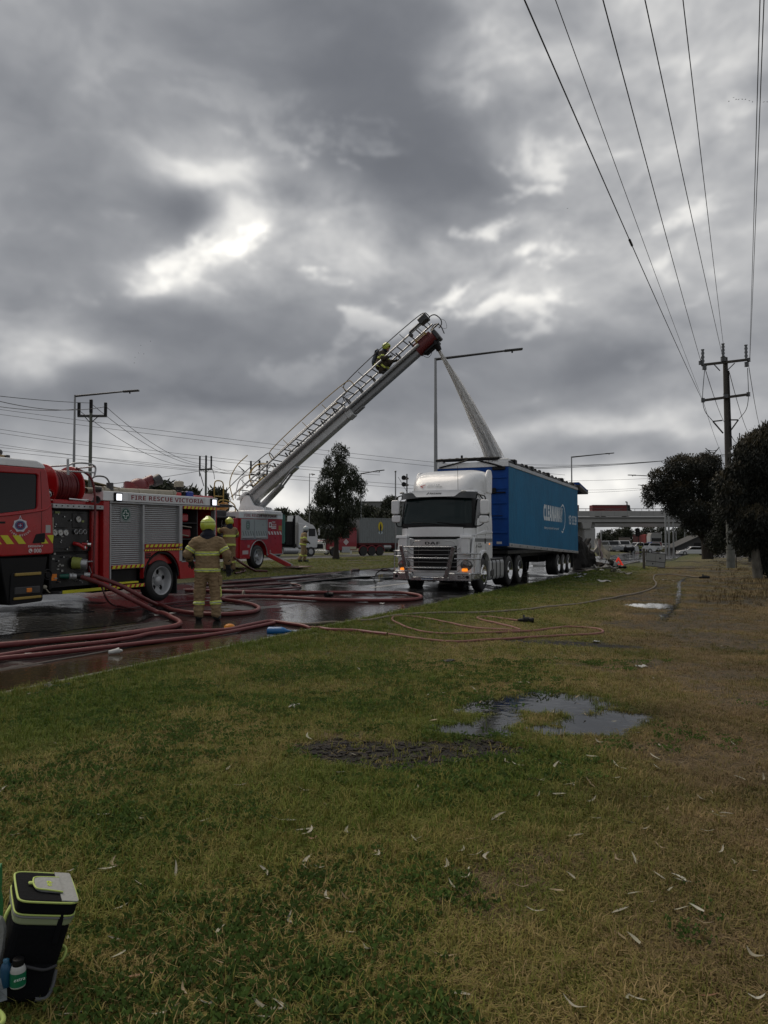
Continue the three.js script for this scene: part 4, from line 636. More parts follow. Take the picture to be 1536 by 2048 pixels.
  each(bd, 'chrome_edge', [tube([S(pF(.66), 1.36, .05), S(pF(.62), 1.45, .05), S(pF(.55), 1.49, .05), S(pF(.36), 1.5, .05)], .009, 6, 14), tube([S(pF(-.74), 1.36, .05), S(pF(-.68), 1.45, .05), S(pF(-.6), 1.49, .05), S(pF(-.44), 1.5, .05)], .009, 6, 14)], M.chrome);
  const slat = y => tube([S(pF(.78), y + .06, .05), S(pF(.7), y, .06), S(pF(.3), y - .015, .06), S(pF(-.3), y - .015, .06), S(pF(-.76), y, .06), S(pF(-.84), y + .06, .05)], .010, 6, 40);
  each(cab, 'grille_slat', [1.23, 1.10, .88, .74, .58].map(slat), std([.30, .30, .30], .35, .9));
  each(cab, 'grille_rib', [.45, -.5].map(z => bar(V(...S(pF(z), .72, .03)), V(...S(pF(z), 1.28, .03)), .02, .03, V(1, 0, 0))), M.darkGrey);
  // bull bar
  const bb = part(T, 'bull_bar', [bx(-.22, -.02, .31, .56, -1.25, -.62, .03), bx(-.22, -.02, .31, .56, .52, 1.22, .03), bx(-.22, -.02, .31, .43, -.7, .6, .02), bx(-.1, .55, .34, .56, 1.12, 1.27, .04), bx(-.1, .55, .34, .56, -1.28, -1.13, .04)], M.steel);
  each(bb, 'bar_post', [bar(V(-.34, 1.36, -.92), V(-.24, .34, -.72), .12, .05, V(1, 0, 0)), bar(V(-.34, 1.33, .74), V(-.24, .34, .44), .12, .05, V(1, 0, 0))], M.steel);
  const hb = (y, z0, z1, r = .022, x = -.3) => cyl(V(x, y, z0), V(x, y, z1), r, r, 10);
  each(bb, 'cross_tube', [hb(1.32, -.9, .72), hb(.985, -.86, .64, .026), hb(.70, -.8, .55)], M.steel);
  each(bb, 'light_bar', [bx(-.35, -.28, .94, .985, -.56, -.22, .012), bx(-.35, -.28, .93, .975, .1, .45, .012)], M.black);
  const wing = (y, s) => tube([[-.28, y, s * .74], [-.24, y, s * 1.05], [-.1, y - .005, s * 1.24], [.12, y - .01, s * 1.31], [.45, y - .01, s * 1.31]], .022, 8, 24);
  each(bb, 'wing_tube', [wing(1.20, -1), wing(1.04, -1), wing(.60, -1), wing(1.13, 1), wing(.97, 1), wing(.55, 1)], M.steel); each(bb, 'wing_post', [rod([-.02, .5, -1.27], [-.02, 1.22, -1.27], .022), rod([-.02, .45, 1.27], [-.02, 1.15, 1.27], .022), rod([.42, .45, 1.31], [.42, 1.13, 1.31], .02)], M.steel);
  each(bb, 'frame_loop', [tube([[-.26, .62, -.70], [-.26, .5, -.62], [-.26, .44, -.5], [-.26, .44, .35], [-.26, .5, .42], [-.26, .6, .5]], .014, 6, 30)], M.steel);
  const pl = part(bb, 'number_plate', bx(-.235, -.222, .345, .445, -.32, .06, .003), std([.5, .52, .55], .5)); part(pl, 'lettering', decal(V(-.237, .395, -.13), V(0, 0, .37), V(0, .095, 0)), print(256, 64, c => { c.fillStyle = '#b9c0cb'; c.fillRect(0, 0, 256, 64); c.fillStyle = '#1b2f66'; c.font = 'bold 54px sans-serif'; c.save(); c.translate(128, 52); c.textAlign = 'center'; c.scale(240 / c.measureText('XW 57GF').width, 1); c.fillText('XW 57GF', 0, 0); c.restore(); }), null, true);
  part(bb, 'lettering', decal(V(-.224, .43, .96), V(0, 0, .34), V(0, .11, 0)), print(128, 40, c => { c.clearRect(0, 0, 128, 40); c.fillStyle = '#101112'; c.font = 'italic bold 26px sans-serif'; c.fillText('HALLAM', 4, 22); c.fillRect(10, 28, 90, 6); }, .5, true), null, true);
  for (const s of [-1, 1]) {
    const hl = part(T, 'headlight', [ball(.10, .78, s * 1.0, .2, .55, .85, 1.0, 18)], phys([.10, .10, .10], .08, .3, { clearcoat: 1, clearcoatRoughness: .02 }));
    each(hl, 'reflector', [cyl(V(-.02, .86, s * .98), V(-.03, .86, s * .98), .06, .06, 14), cyl(V(.02, .82, s * 1.1), V(.01, .82, s * 1.1), .05, .05, 14)], M.chrome); part(hl, 'indicator', bx(-.06, .03, .60, .685, s * .98 - .09, s * .98 + .07, .015), amberGlow);
    part(T, 'fog_lamp', [cyl(V(-.20, .44, s * 1.12), V(-.225, .44, s * 1.12), .05, .05, 12)], M.black);
  }
  part(T, 'side_marker', bx(1.72, 1.79, 1.38, 1.43, 1.205, 1.22, .006), amberGlow);
  // side glass, trim, lettering
  part(cab, 'door_window', [(() => { const pts = roundPoly([[.30, 1.94], [1.05, 1.96], [1.18, 2.14], [1.18, 2.74], [.62, 2.78], [.52, 2.6]], .05); return ex(pts, 1.155, 1.19, .006); })()], M.glass);
  part(cab, 'door_window', [(() => { const pts = roundPoly([[.30, 1.94], [1.05, 1.96], [1.18, 2.14], [1.18, 2.74], [.62, 2.78], [.52, 2.6]], .05); return ex(pts, -1.19, -1.155, .006); })()], M.glass);
  part(cab, 'sleeper_window', ex(roundPoly([[1.66, 2.2], [1.80, 2.17], [1.86, 2.25], [1.84, 2.70], [1.66, 2.72]], .05), 1.15, 1.188, .006), M.glass);
  part(cab, 'sleeper_panel', ex(roundPoly([[1.42, 1.72], [2.1, 1.72], [2.1, 3.0], [1.5, 2.98]], .06), 1.13, 1.182, .02), M.white);
  each(cab, 'door_seam', [tube([[1.34, 1.0, 1.213], [1.36, 1.7, 1.2], [1.34, 2.8, 1.17]], .005, 5, 12), tube([[.36, 1.1, 1.212], [.36, 1.9, 1.205]], .005, 5, 4)], M.black);
  part(cab, 'side_crease', ex(roundPoly([[.2, 1.66], [2.09, 1.74], [2.09, 1.80], [1.2, 1.82], [.4, 1.70]], .02), 1.17, 1.225, .015), M.white);
  part(cab, 'grey_stripe', [bx(.24, 1.20, 1.47, 1.575, 1.208, 1.2135, .001), bx(1.36, 2.05, 1.47, 1.575, 1.208, 1.2135, .001)], std([.18, .185, .19], .5)); part(cab, 'door_handle', bx(1.22, 1.34, 1.42, 1.58, 1.205, 1.222, .006), M.black);
  part(cab, 'lettering', decal(V(.68, 1.36, 1.2145), V(.8, 0, 0), V(0, .16, 0)), print(256, 64, c => { c.clearRect(0, 0, 256, 64); c.fillStyle = '#22262a'; c.font = 'bold 20px sans-serif'; c.fillText('PACLEASE', 90, 20); c.font = 'bold 34px sans-serif'; c.fillText('HALLAM', 70, 56); c.beginPath(); c.moveTo(6, 58); c.lineTo(38, 26); c.lineTo(56, 26); c.lineTo(24, 58); c.fill(); }, .5, true), null, true);
  part(cab, 'roof_rail', [tube([[.35, 2.88, 1.12], [.7, 2.93, 1.16], [1.1, 2.80, 1.19]], .02, 8, 12)], M.black);
  // mirrors
  for (const s of [-1, 1]) {
    const z = s > 0 ? 1.50 : -1.36, y = s > 0 ? 0 : .04, m = part(T, 'mirror', [ex(rrect(-.13, .13, 2.28 + y, 2.72 + y, .07), .0, .14, .035, 3).rotateY(Math.PI / 2).translate(.22, 0, z)], M.white);
    part(m, 'wide_angle_mirror', [ex(rrect(-.14, .14, 2.03 + y, 2.25 + y, .07), .0, .14, .035, 3).rotateY(Math.PI / 2).translate(.22, 0, z - s * .03)], M.white);
    part(m, 'mirror_arm', [tube([[.5, 2.92, s * 1.13], [.4, 2.88, s * 1.3], [.32, 2.8, z], [.32, 2.5, z], [.32, 2.1, z], [.38, 1.96, s * 1.34], [.5, 1.94, s * 1.16]], .018, 8, 40), bx(.34, .38, 2.06, 2.7, z - .1, z + .1, .01)], M.black);
  }
  // roof fairing
  const prof = [[.46, 3.02, .86, .02], [.56, 3.18, .96, .14], [.75, 3.40, 1.04, .3], [1.0, 3.58, 1.1, .45], [1.3, 3.69, 1.15, .55], [1.7, 3.75, 1.18, .6], [2.05, 3.76, 1.19, .6]], n = 28, pos = [], idx = [];
  prof.forEach(([x, top, hw]) => { for (let i = 0; i <= n; i++) { const a = i / n * Math.PI, c = Math.cos(a), s = Math.sin(a); const sx = Math.sign(c) * Math.abs(c) ** .34, sy = s ** .42; pos.push(x + .25 * Math.abs(c) ** 3 * (1 - sst(.46, 2.05, x)), 2.98 + (top - 2.98) * sy, hw * sx); } });
  for (let r = 0; r < prof.length - 1; r++) for (let i = 0; i < n; i++) { const a = r * (n + 1) + i; idx.push(a, a + 1, a + n + 2, a, a + n + 2, a + n + 1); }
  for (let i = 1; i < n; i++) { idx.push(0, i + 1, i); const o = (prof.length - 1) * (n + 1); idx.push(o, o + i, o + i + 1); }
  const fg = new THREE.BufferGeometry(); fg.setAttribute('position', new THREE.Float32BufferAttribute(pos, 3)); fg.setIndex(idx);
  const fair = part(T, 'roof_fairing', [smooth(fg, .9)], M.white);
  part(fair, 'side_extender', ex(roundPoly([[1.55, 2.99], [2.12, 2.99], [2.16, 3.64], [2.05, 3.76], [1.75, 3.74], [1.55, 3.5]], .08), 1.12, 1.2, .03, 2), M.white); part(fair, 'side_extender', ex(roundPoly([[1.55, 2.99], [2.12, 2.99], [2.16, 3.64], [2.05, 3.76], [1.75, 3.74], [1.55, 3.5]], .08), -1.2, -1.12, .03, 2), M.white);
  part(fair, 'lettering', decal(V(.535, 3.19, -.22), V(-.0, 0, .95), V(.13, .16, 0)), print(256, 64, c => { c.clearRect(0, 0, 256, 64); c.fillStyle = '#8a8e90'; c.font = 'bold 19px sans-serif'; c.fillText('H A L L A M', 84, 26); c.fillText('TRUCK CENTRE', 78, 52); c.strokeStyle = '#a0222c'; c.lineWidth = 9; c.beginPath(); c.moveTo(58, 14); c.lineTo(20, 34); c.lineTo(44, 50); c.stroke(); }, .5, true), null, true);
  each(T, 'air_horn', [cyl(V(.35, 3.46, -1.12), V(.7, 3.46, -1.12), .075, .03, 14), cyl(V(.4, 3.26, -1.14), V(.75, 3.26, -1.14), .075, .03, 14)], M.black); part(T, 'horn_bracket', [rod([.62, 3.0, -1.12], [.62, 3.6, -1.12], .02)], M.black);
  each(T, 'aerial', [rod([.45, 3.0, .62], [.4, 3.75, .62], .006), rod([.5, 3.0, -1.05], [.45, 3.5, -1.35], .006)], M.black);
  // chassis, tank, wheels
  part(T, 'chassis', [bx(.3, 6.2, .62, .9, -.5, -.4, .01), bx(.3, 6.2, .62, .9, .4, .5, .01), bx(2.2, 3.6, .85, .95, -.9, .9, .02), bx(3.6, 6.1, .9, 1.02, -.4, .4, .03), bx(.5, 2.0, .5, .95, -.8, .8, .05), bx(3.9, 4.2, .45, .7, -.9, .9, .03), bx(5.3, 5.6, .45, .7, -.9, .9, .03)], M.black);
  const tk = part(T, 'fuel_tank', [ex(rrect(-.33, .33, .27, .92, .12), 1.58, 3.3, .02, 2).rotateY(Math.PI / 2).translate(0, 0, .92)], M.alu); each(tk, 'strap', [1.9, 2.35, 2.8].map(x => ex(rrect(-.34, .34, .26, .93, .13), x, x + .07, .004).rotateY(Math.PI / 2).translate(0, 0, .92)), M.black); part(tk, 'step', [bx(1.6, 3.2, .90, .96, .7, 1.25, .02), bx(1.7, 2.05, .40, .62, 1.22, 1.28, .02)], M.darkGrey);
  part(T, 'far_tank', ex(rrect(-.33, .33, .27, .92, .12), 1.58, 3.3, .02, 2).rotateY(Math.PI / 2).translate(0, 0, -.92), M.alu);
  const drumRim = { deep: .10, holes: 10, holeR: .028 };
  wheel(T, 1.10, .48, 1.06, .51, .3, .31, M.chrome, { deep: -.02, holes: 10, holeR: .03 }); wheel(T, 1.10, .48, -1.0, .51, .3, .31, M.chrome, { side: -1, deep: -.02 });
  for (const x of [4.06, 5.46]) for (const s of [1, -1]) wheel(T, x, .51, s * .98, .51, .54, .31, M.chrome, { ...drumRim, side: s });
  each(T, 'mudguard', [4.06, 5.46].map(x => ex([...[...Array(13)].map((_, i) => { const a = Math.PI * .94 - i / 12 * Math.PI * .88; return [x + .60 * Math.cos(a), .52 + .60 * Math.sin(a)]; }), ...[...Array(13)].map((_, i) => { const a = Math.PI * .06 + i / 12 * Math.PI * .88; return [x + .575 * Math.cos(a), .52 + .575 * Math.sin(a)]; })], .6, 1.2, .004)), M.black);
  part(T, 'wet_line', [tube([[2.15, 2.2, .2], [2.6, 1.6, .3], [3.2, 1.8, .3], [3.7, 1.7, .2]], .02, 6, 20), tube([[2.15, 2.3, -.1], [2.6, 1.7, -.1], [3.2, 1.9, 0], [3.7, 1.7, 0]], .02, 6, 20)], M.black);
}
// ---------- the blue trailer ----------
{
  const T = thing('semi_trailer', 'long blue tipper trailer with white company lettering, charred debris at its tail', 'trailer', P(25.4, -8.0, 0), TURN);
  const L = 13.05, zN = 1.3, zF = -1.24, top = 4.02, yb = x => lerp(1.43, 1.03, x / L);
  const streak = dataTex(512, (u, v) => { const n = tileNoise(u, v * .25, 26, 4, 3), m = tileNoise(u, v, 5, 4, 9), c = tileNoise(u, v, 40, 3, 19); const k = clamp(.86 + .14 * n + .16 * m + .05 * c); return [k, k, k]; }, [.16, .22]);
  const blue = phys([.006, .165, .34], .62, 0, { map: streak, specularIntensity: .45, bumpMap: grime, bumpScale: .006 }), deep = phys([.003, .06, .29], .6, 0, { map: streak, specularIntensity: .5 });
  const body = part(T, 'body', [ex([[0, yb(0)], [L, yb(L)], [L, top], [0, top]], zN - .06, zN, .004), ex([[0, yb(0)], [L, yb(L)], [L, top], [0, top]], zF, zF + .06, .004)], blue);
  part(body, 'front_wall', [bx(-.05, .03, 1.33, 4.02, zF, zN - .005, .01)], deep); each(body, 'wall_rib', [1.75, 2.25, 2.75, 3.25, 3.62].map(y => bx(-.085, -.05, y, y + .06, zF + .05, zN - .06, .012)), deep);
  part(body, 'front_header', [bx(-.07, .06, 4.02, 4.20, zF, zN, .01), bx(-.06, .25, 4.14, 4.3, zN - .36, zN, .02), bx(-.06, .25, 4.14, 4.3, zF, zF + .2, .02)], M.white);
  each(body, 'wall_fitting', [bx(-.14, -.05, 3.10, 3.3, zN - .55, zN - .42, .02), bx(-.12, -.05, 3.12, 3.16, zN - .9, zN - .1, .01), rod([-.1, 2.35, .6], [-.1, 2.35, 1.1], .012)], M.black);
  part(body, 'sticker', bx(-.056, -.05, 1.40, 1.48, zN - .42, zN - .24, .001), std([.5, .5, .5], .5));
  part(body, 'top_rail', [bx(0, L, 4.02, 4.15, zN - .05, zN + .025, .01), bx(0, L, 4.02, 4.15, zF - .02, zF + .05, .01)], M.alu);
  const br = part(body, 'bottom_rail', [ex([[0, yb(0) - .135], [L, yb(L) - .11], [L, yb(L)], [0, yb(0)]], zN - .06, zN + .02, .006), ex([[0, yb(0) - .135], [L, yb(L) - .11], [L, yb(L)], [0, yb(0)]], zF - .02, zF + .06, .006)], M.alu);
  const bolts = []; for (let x = .25; x < L; x += 1.12) bolts.push(cyl(V(x, yb(x) - .05, zN + .02), V(x, yb(x) - .05, zN + .05), .035, .03, 8)); each(br, 'rope_hook', bolts, M.alu);
  part(body, 'floor', [bx(0, L, 1.05, 1.18, zF + .05, zN - .05, .02)], M.black);
  // rolled tarp and roof bows
  const rg = rng(17), lump = []; for (let i = 0; i <= 46; i++) { const x = i / 46 * L; lump.push([x, 4.17 + .022 * N3(i * .8, 2, 3) + .02 * Math.sin(i * 1.3), zN - .05 + .02 * N3(i * .7, 5, 1)]); }
  part(T, 'rolled_tarp', [tube(lump, .07, 9, 140)], M.black);
  const lm = []; for (let x = .4; x < L; x += .5 + rg() * .5) lm.push(ball(x, 4.22 + rg() * .03, zN - .06, .06 + rg() * .04, 1.6, 1, 1, 8)); each(T, 'tarp_lump', lm, M.black);
  each(T, 'tarp_bracket', [.7, 3.3, 6.2, 9.1].map(x => bx(x, x + .28, 4.14, 4.33, zN - .14, zN + .05, .03)), M.black);
  part(T, 'front_tarp_frame', [bx(-.1, .2, 4.27, 4.36, zF - .05, zN - .3, .02), rod([-.02, 4.36, -.35], [-.02, 4.46, -.35], .04), ...[0, 1, 2, 3, 4, 5, 6].map(i => ball(.02 + rg() * .1, 4.36, zF + .1 + i * .3, .05, 1, .6, 2, 8))], M.black);
  each(T, 'tarp_arm', [tube([[-.12, 4.05, zF + .1], [-.14, 4.18, -.5], [-.14, 4.27, -.1]], .03, 6, 10), tube([[-.12, 4.27, .2], [-.14, 4.1, .8], [-.14, 4.0, 1.1]], .035, 6, 10), bx(-.12, -.06, 3.9, 4.02, .75, 1.2, .02)], M.black);
  part(T, 'load', [bx(.1, L - .1, 3.4, 3.9, zF + .07, zN - .07, .05)], M.black);
  // raised tail door
  const dr = part(T, 'raised_tail_door', [ex([[L + .02, 4.30], [L + 2.35, 4.10], [L + 2.35, 4.20], [L + .02, 4.42]], zF, zN + .1, .02)], deep); each(dr, 'door_frame', [ex([[L + .02, 4.18], [L + 2.45, 3.97], [L + 2.45, 4.09], [L + .02, 4.29]], zN - .1, zN + .12, .01), ex([[L + .02, 4.18], [L + 2.45, 3.97], [L + 2.45, 4.09], [L + .02, 4.29]], zF - .02, zF + .1, .01), bx(L + 2.36, L + 2.5, 3.96, 4.2, zF, zN + .12, .02), ex([[L - .1, 3.95], [L + .7, 4.12], [L + .7, 4.2], [L - .1, 4.2]], zN - .12, zN - .02, .01)], M.darkGrey);
  part(T, 'rear_frame', [bx(L - .02, L + .08, yb(L) - .1, 4.1, zN - .12, zN - .005, .02), bx(L - .02, L + .08, yb(L) - .1, 4.1, zF, zF + .12, .02)], deep);
  // lettering
  const logo = (fn, w, h) => print(w, h, c => { c.clearRect(0, 0, w, h); c.fillStyle = c.strokeStyle = '#dfe7ec'; fn(c); }, .5, true);
  const dz = zN + .004, put = (x0, x1, y0, y1, m, name = 'lettering') => part(body, name, decal(V((x0 + x1) / 2, (y0 + y1) / 2, dz), V(x1 - x0, 0, 0), V(0, y1 - y0, 0)), m, null, true);
  put(5.3, 9.25, 2.32, 3.02, logo(c => { c.font = 'bold 122px sans-serif'; c.save(); c.translate(320, 100); c.textAlign = 'center'; c.scale(632 / c.measureText('CLEANAWAY').width, 1.08); c.fillText('CLEANAWAY', 0, 4); c.lineWidth = 7; c.strokeText('CLEANAWAY', 0, 4); c.restore(); }, 640, 112));
  put(10.65, 12.72, 2.26, 2.80, logo(c => { c.font = 'bold 120px sans-serif'; c.save(); c.translate(200, 104); c.textAlign = 'center'; c.scale(392 / c.measureText('13 13 39').width, 1); c.fillText('13 13 39', 0, 0); c.restore(); }, 400, 112));
  put(5.42, 8.5, 1.96, 2.13, logo(c => { c.font = '40px sans-serif'; c.save(); c.translate(256, 42); c.textAlign = 'center'; c.scale(500 / c.measureText('Making a sustainable future possible').width, 1); c.fillText('Making a sustainable future possible', 0, 0); c.restore(); }, 512, 56));
  put(8.35, 9.9, 1.85, 3.28, logo(c => { c.lineWidth = 13; c.beginPath(); c.ellipse(150, 150, 92, 118, 0, -1.75, 1.45); c.stroke(); c.beginPath(); c.ellipse(138, 160, 78, 128, 0, 1.2, 2.0); c.stroke(); c.lineWidth = 8; c.beginPath(); c.ellipse(150, 140, 110, 100, 0, -2.3, -1.2); c.stroke(); }, 256, 300), 'swoosh');
  // running gear
  const gear = part(T, 'chassis', [bx(.6, L - .1, .88, 1.12, -.55, -.4, .02), bx(.6, L - .1, .88, 1.12, .4, .55, .02), bx(8.0, 11.7, .6, .9, -.5, .5, .04), bx(2.3, 2.45, .35, 1.1, .75, .9, .02), bx(2.3, 2.45, .35, 1.1, -.9, -.75, .02), bx(2.2, 2.6, .28, .36, .65, 1.0, .01), bx(4, 7, .55, .95, -.9, -.4, .05)], M.black);
  for (const x of [8.63, 9.83, 11.03]) for (const s of [1, -1]) wheel(T, x, .49, s * .98, .46, .5, .29, M.chrome, { deep: .1, holes: 10, holeR: .025, side: s });
  part(T, 'mud_flap', bx(12.0, 12.03, .25, 1.0, .7, 1.25, .006), M.rubber);
}
// ---------- figures: smooth fields turned into surfaces ----------
function surface(f, lo, hi, cell) {
  const n = [0, 1, 2].map(i => Math.ceil((hi[i] - lo[i]) / cell) + 2), [nx, ny, nz] = n, F = new Float32Array(nx * ny * nz);
  const at3 = (i, j, k) => i + nx * (j + ny * k), px = i => lo[0] + (i - .5) * cell, py = j => lo[1] + (j - .5) * cell, pz = k => lo[2] + (k - .5) * cell;
  for (let k = 0; k < nz; k++) for (let j = 0; j < ny; j++) for (let i = 0; i < nx; i++) F[at3(i, j, k)] = f(px(i), py(j), pz(k));
  const id = new Int32Array(nx * ny * nz).fill(-1), pos = [], idx = [], E = [[0, 1], [2, 3], [4, 5], [6, 7], [0, 2], [1, 3], [4, 6], [5, 7], [0, 4], [1, 5], [2, 6], [3, 7]];
  for (let k = 0; k < nz - 1; k++) for (let j = 0; j < ny - 1; j++) for (let i = 0; i < nx - 1; i++) {
    const v = []; let m = 0; for (let c = 0; c < 8; c++) { v.push(F[at3(i + (c & 1), j + (c >> 1 & 1), k + (c >> 2))]); if (v[c] < 0) m++; }
    if (m === 0 || m === 8) continue; let x = 0, y = 0, z = 0, q = 0;
    for (const [a, b] of E) if ((v[a] < 0) !== (v[b] < 0)) { const t = v[a] / (v[a] - v[b]); x += lerp(a & 1, b & 1, t); y += lerp(a >> 1 & 1, b >> 1 & 1, t); z += lerp(a >> 2, b >> 2, t); q++; }
    id[at3(i, j, k)] = pos.length / 3; pos.push(px(i) + x / q * cell, py(j) + y / q * cell, pz(k) + z / q * cell);
  }
  const st = [1, nx, nx * ny];
  for (let k = 1; k < nz - 1; k++) for (let j = 1; j < ny - 1; j++) for (let i = 1; i < nx - 1; i++) for (let ax = 0; ax < 3; ax++) {
    const o = at3(i, j, k), a = F[o] < 0, b = F[o + st[ax]] < 0; if (a === b) continue; const u = st[(ax + 1) % 3], w = st[(ax + 2) % 3];
    const q = [id[o], id[o - u], id[o - u - w], id[o - w]]; if (q.some(e => e < 0)) continue; if (a) idx.push(q[0], q[1], q[2], q[0], q[2], q[3]); else idx.push(q[0], q[2], q[1], q[0], q[3], q[2]);
  }
  const g = new THREE.BufferGeometry(); g.setAttribute('position', new THREE.Float32BufferAttribute(pos, 3)); g.setIndex(idx); g.computeVertexNormals(); return g;
}
const smin = (a, b, k) => { const h = clamp(.5 + .5 * (b - a) / k); return b + (a - b) * h - k * h * (1 - h); };
function cap(x, y, z, a, b, ra, rb) { const dx = b[0] - a[0], dy = b[1] - a[1], dz = b[2] - a[2], h = clamp(((x - a[0]) * dx + (y - a[1]) * dy + (z - a[2]) * dz) / (dx * dx + dy * dy + dz * dz + 1e-9)); return Math.hypot(x - a[0] - dx * h, y - a[1] - dy * h, z - a[2] - dz * h) - lerp(ra, rb, h); }
const mix3 = (a, b, t) => [0, 1, 2].map(i => lerp(a[i], b[i], t));
const cloth = std([.31, .215, .115], .9, 0, { map: mottled(.62, 1, 9, 51, 1.6), bumpMap: grain, bumpScale: .003 });
const lime = std([.62, .70, .14], .5), silver = std([.42, .46, .36], .45), navy = std([.010, .012, .022], .9), bootM = std([.014, .013, .013], .5), gloveM = std([.03, .032, .022], .8), skinM = std([.34, .17, .11], .6), hairM = std([.02, .014, .01], .8);
const helmY = phys([.50, .58, .07], .3, 0, { clearcoat: .6, roughnessMap: grime }), helmW = phys([.42, .46, .50], .3, 0, { clearcoat: .6 });
// J: named joints in the figure's own frame, x to its right, y up, facing -z
function firefighter(label, pos, turn, J, o = {}) {
  const T = thing('person', label, 'person', pos, turn, o.group), c = o.cell ?? .014, g = o.k ?? 1;
  const R = new THREE.Vector3(...J.shR).sub(V(...J.shL)).normalize(), UPv = V(...J.neck).sub(V(...J.pelvis)).normalize(), Fw = new THREE.Vector3().crossVectors(UPv, R).normalize(), r = R.toArray(), fw = Fw.toArray();
  const dotv = (x, y, z, v) => x * v[0] + y * v[1] + z * v[2];
  const oval = (x, y, z, a, b, ra, rb, flat) => { const d = [b[0] - a[0], b[1] - a[1], b[2] - a[2]], h = clamp(dotv(x - a[0], y - a[1], z - a[2], d) / dotv(...d, d)), e = [x - a[0] - d[0] * h, y - a[1] - d[1] * h, z - a[2] - d[2] * h], f = dotv(...e, fw); const k = f / flat - f; return Math.hypot(e[0] + fw[0] * k, e[1] + fw[1] * k, e[2] + fw[2] * k) * lerp(1, flat, .35) - lerp(ra, rb, h) * lerp(1, flat, .35); };
  const fa = o.fine ? 1.7 : 1.2, fold = (x, y, z, s) => fa * (.007 * s * N3(x * 9, y * 15, z * 9) + .006 * s * N3(x * 17 + y * 14, y * 26 - x * 9, z * 17) + .004 * s * N3(x * 12, y * 55 + x * 14, z * 12));
  const hem = o.hem ?? mix3(J.pelvis, J.chest, -.12), chest = J.chest, pel = J.pelvis;
  const shM = mix3(J.shL, J.shR, .5);
  const torso = (x, y, z) => { let d = oval(x, y, z, hem, pel, .215, .21, .78); d = smin(d, oval(x, y, z, pel, chest, .205, .215, .76), .06); d = smin(d, oval(x, y, z, mix3(shM, J.shL, .62), mix3(shM, J.shR, .62), .105, .105, .95), .10); d = smin(d, cap(x, y, z, chest, J.neck, .13, .085), .06); return d; };
  const armR = .088, arm = (x, y, z) => Math.min(smin(cap(x, y, z, J.shL, J.elL, armR, .078), cap(x, y, z, J.elL, mix3(J.elL, J.haL, .52), .078, .072), .03), smin(cap(x, y, z, J.shR, J.elR, armR, .078), cap(x, y, z, J.elR, mix3(J.elR, J.haR, .52), .078, .072), .03));
  const up = UPv.toArray(), hemCut = (x, y, z) => dotv(hem[0] - x, hem[1] - y, hem[2] - z, up);
  const coatF = (x, y, z) => Math.max(smin(torso(x, y, z), arm(x, y, z), .045), Math.min(hemCut(x, y, z), .2)) + fold(x, y, z, 1);
  const leg = (h, k, a) => (x, y, z) => smin(cap(x, y, z, h, k, .125, .098), cap(x, y, z, k, mix3(k, a, .93), .098, .088), .04);
  const lL = leg(J.hipL, J.knL, J.anL), lR = leg(J.hipR, J.knR, J.anR);
  const trouF = (x, y, z) => { const d = Math.min(lL(x, y, z), lR(x, y, z)); return smin(d, oval(x, y, z, mix3(J.hipL, J.hipR, .5), pel, .165, .16, .82), .06) + fold(x, y * 1.3, z, 1.2); };
  const all = Object.values(J), lo = [0, 1, 2].map(i => Math.min(...all.map(p => p[i])) - .34), hi = [0, 1, 2].map(i => Math.max(...all.map(p => p[i])) + .34);
  const box = (ps, m) => [[0, 1, 2].map(i => Math.min(...ps.map(p => p[i])) - m), [0, 1, 2].map(i => Math.max(...ps.map(p => p[i])) + m)];
  const mk = (par, name, f, ps, m, cell, mat) => { const [a, b] = box(ps, m); return part(par, name, surface(f, a, b, cell), mat); };
  // body under the clothes: trunk, limbs, head and hands in one surface
  const hd = J.head, hf = o.face ?? [0, 0, -1], hu = [0, 1, 0];
  const headF = (x, y, z) => { let d = Math.hypot((x - hd[0]) / .92, y - hd[1], z - hd[2]) * .95 - .098; const q = (a, b, s) => [hd[0] + hf[0] * a + s * (-hf[2]) * 1, hd[1] + b, hd[2] + hf[2] * a + s * hf[0]];
    d = smin(d, cap(x, y, z, q(.03, -.05, 0), q(.055, -.10, 0), .065, .042), .04); d = smin(d, cap(x, y, z, q(.098, .01, 0), q(.118, -.025, 0), .012, .017), .012); d = smin(d, cap(x, y, z, q(.085, -.062, -.02), q(.085, -.062, .02), .012, .012), .01);
    d = Math.min(d, cap(x, y, z, q(0, .01, .09), q(0, -.03, .088), .018, .012), cap(x, y, z, q(0, .01, -.09), q(0, -.03, -.088), .018, .012)); d = Math.max(d, .014 - Math.hypot(x - q(.095, .015, .033)[0], y - hd[1] - .015, z - q(.095, .015, .033)[2]), .014 - Math.hypot(x - q(.095, .015, -.033)[0], y - hd[1] - .015, z - q(.095, .015, -.033)[2]));
    return smin(d, cap(x, y, z, hd, J.neck, .06, .062), .03); };
  const bodyF = (x, y, z) => { let d = smin(headF(x, y, z), oval(x, y, z, pel, chest, .14, .16, .7), .05); d = smin(d, cap(x, y, z, J.shL, J.shR, .06, .06), .05); for (const [a, b, e, q] of [['shL', 'elL', .05, .04], ['elL', 'haL', .04, .03], ['shR', 'elR', .05, .04], ['elR', 'haR', .04, .03], ['hipL', 'knL', .08, .055], ['knL', 'anL', .055, .04], ['hipR', 'knR', .08, .055], ['knR', 'anR', .055, .04]]) d = smin(d, cap(x, y, z, J[a], J[b], e, q), .03); return d; };
  part(T, 'body', surface(bodyF, lo, hi, Math.max(.02, c)), skinM);
  const up2 = [J.shL, J.shR, J.elL, J.elR, J.haL, J.haR, hem, J.neck, pel];
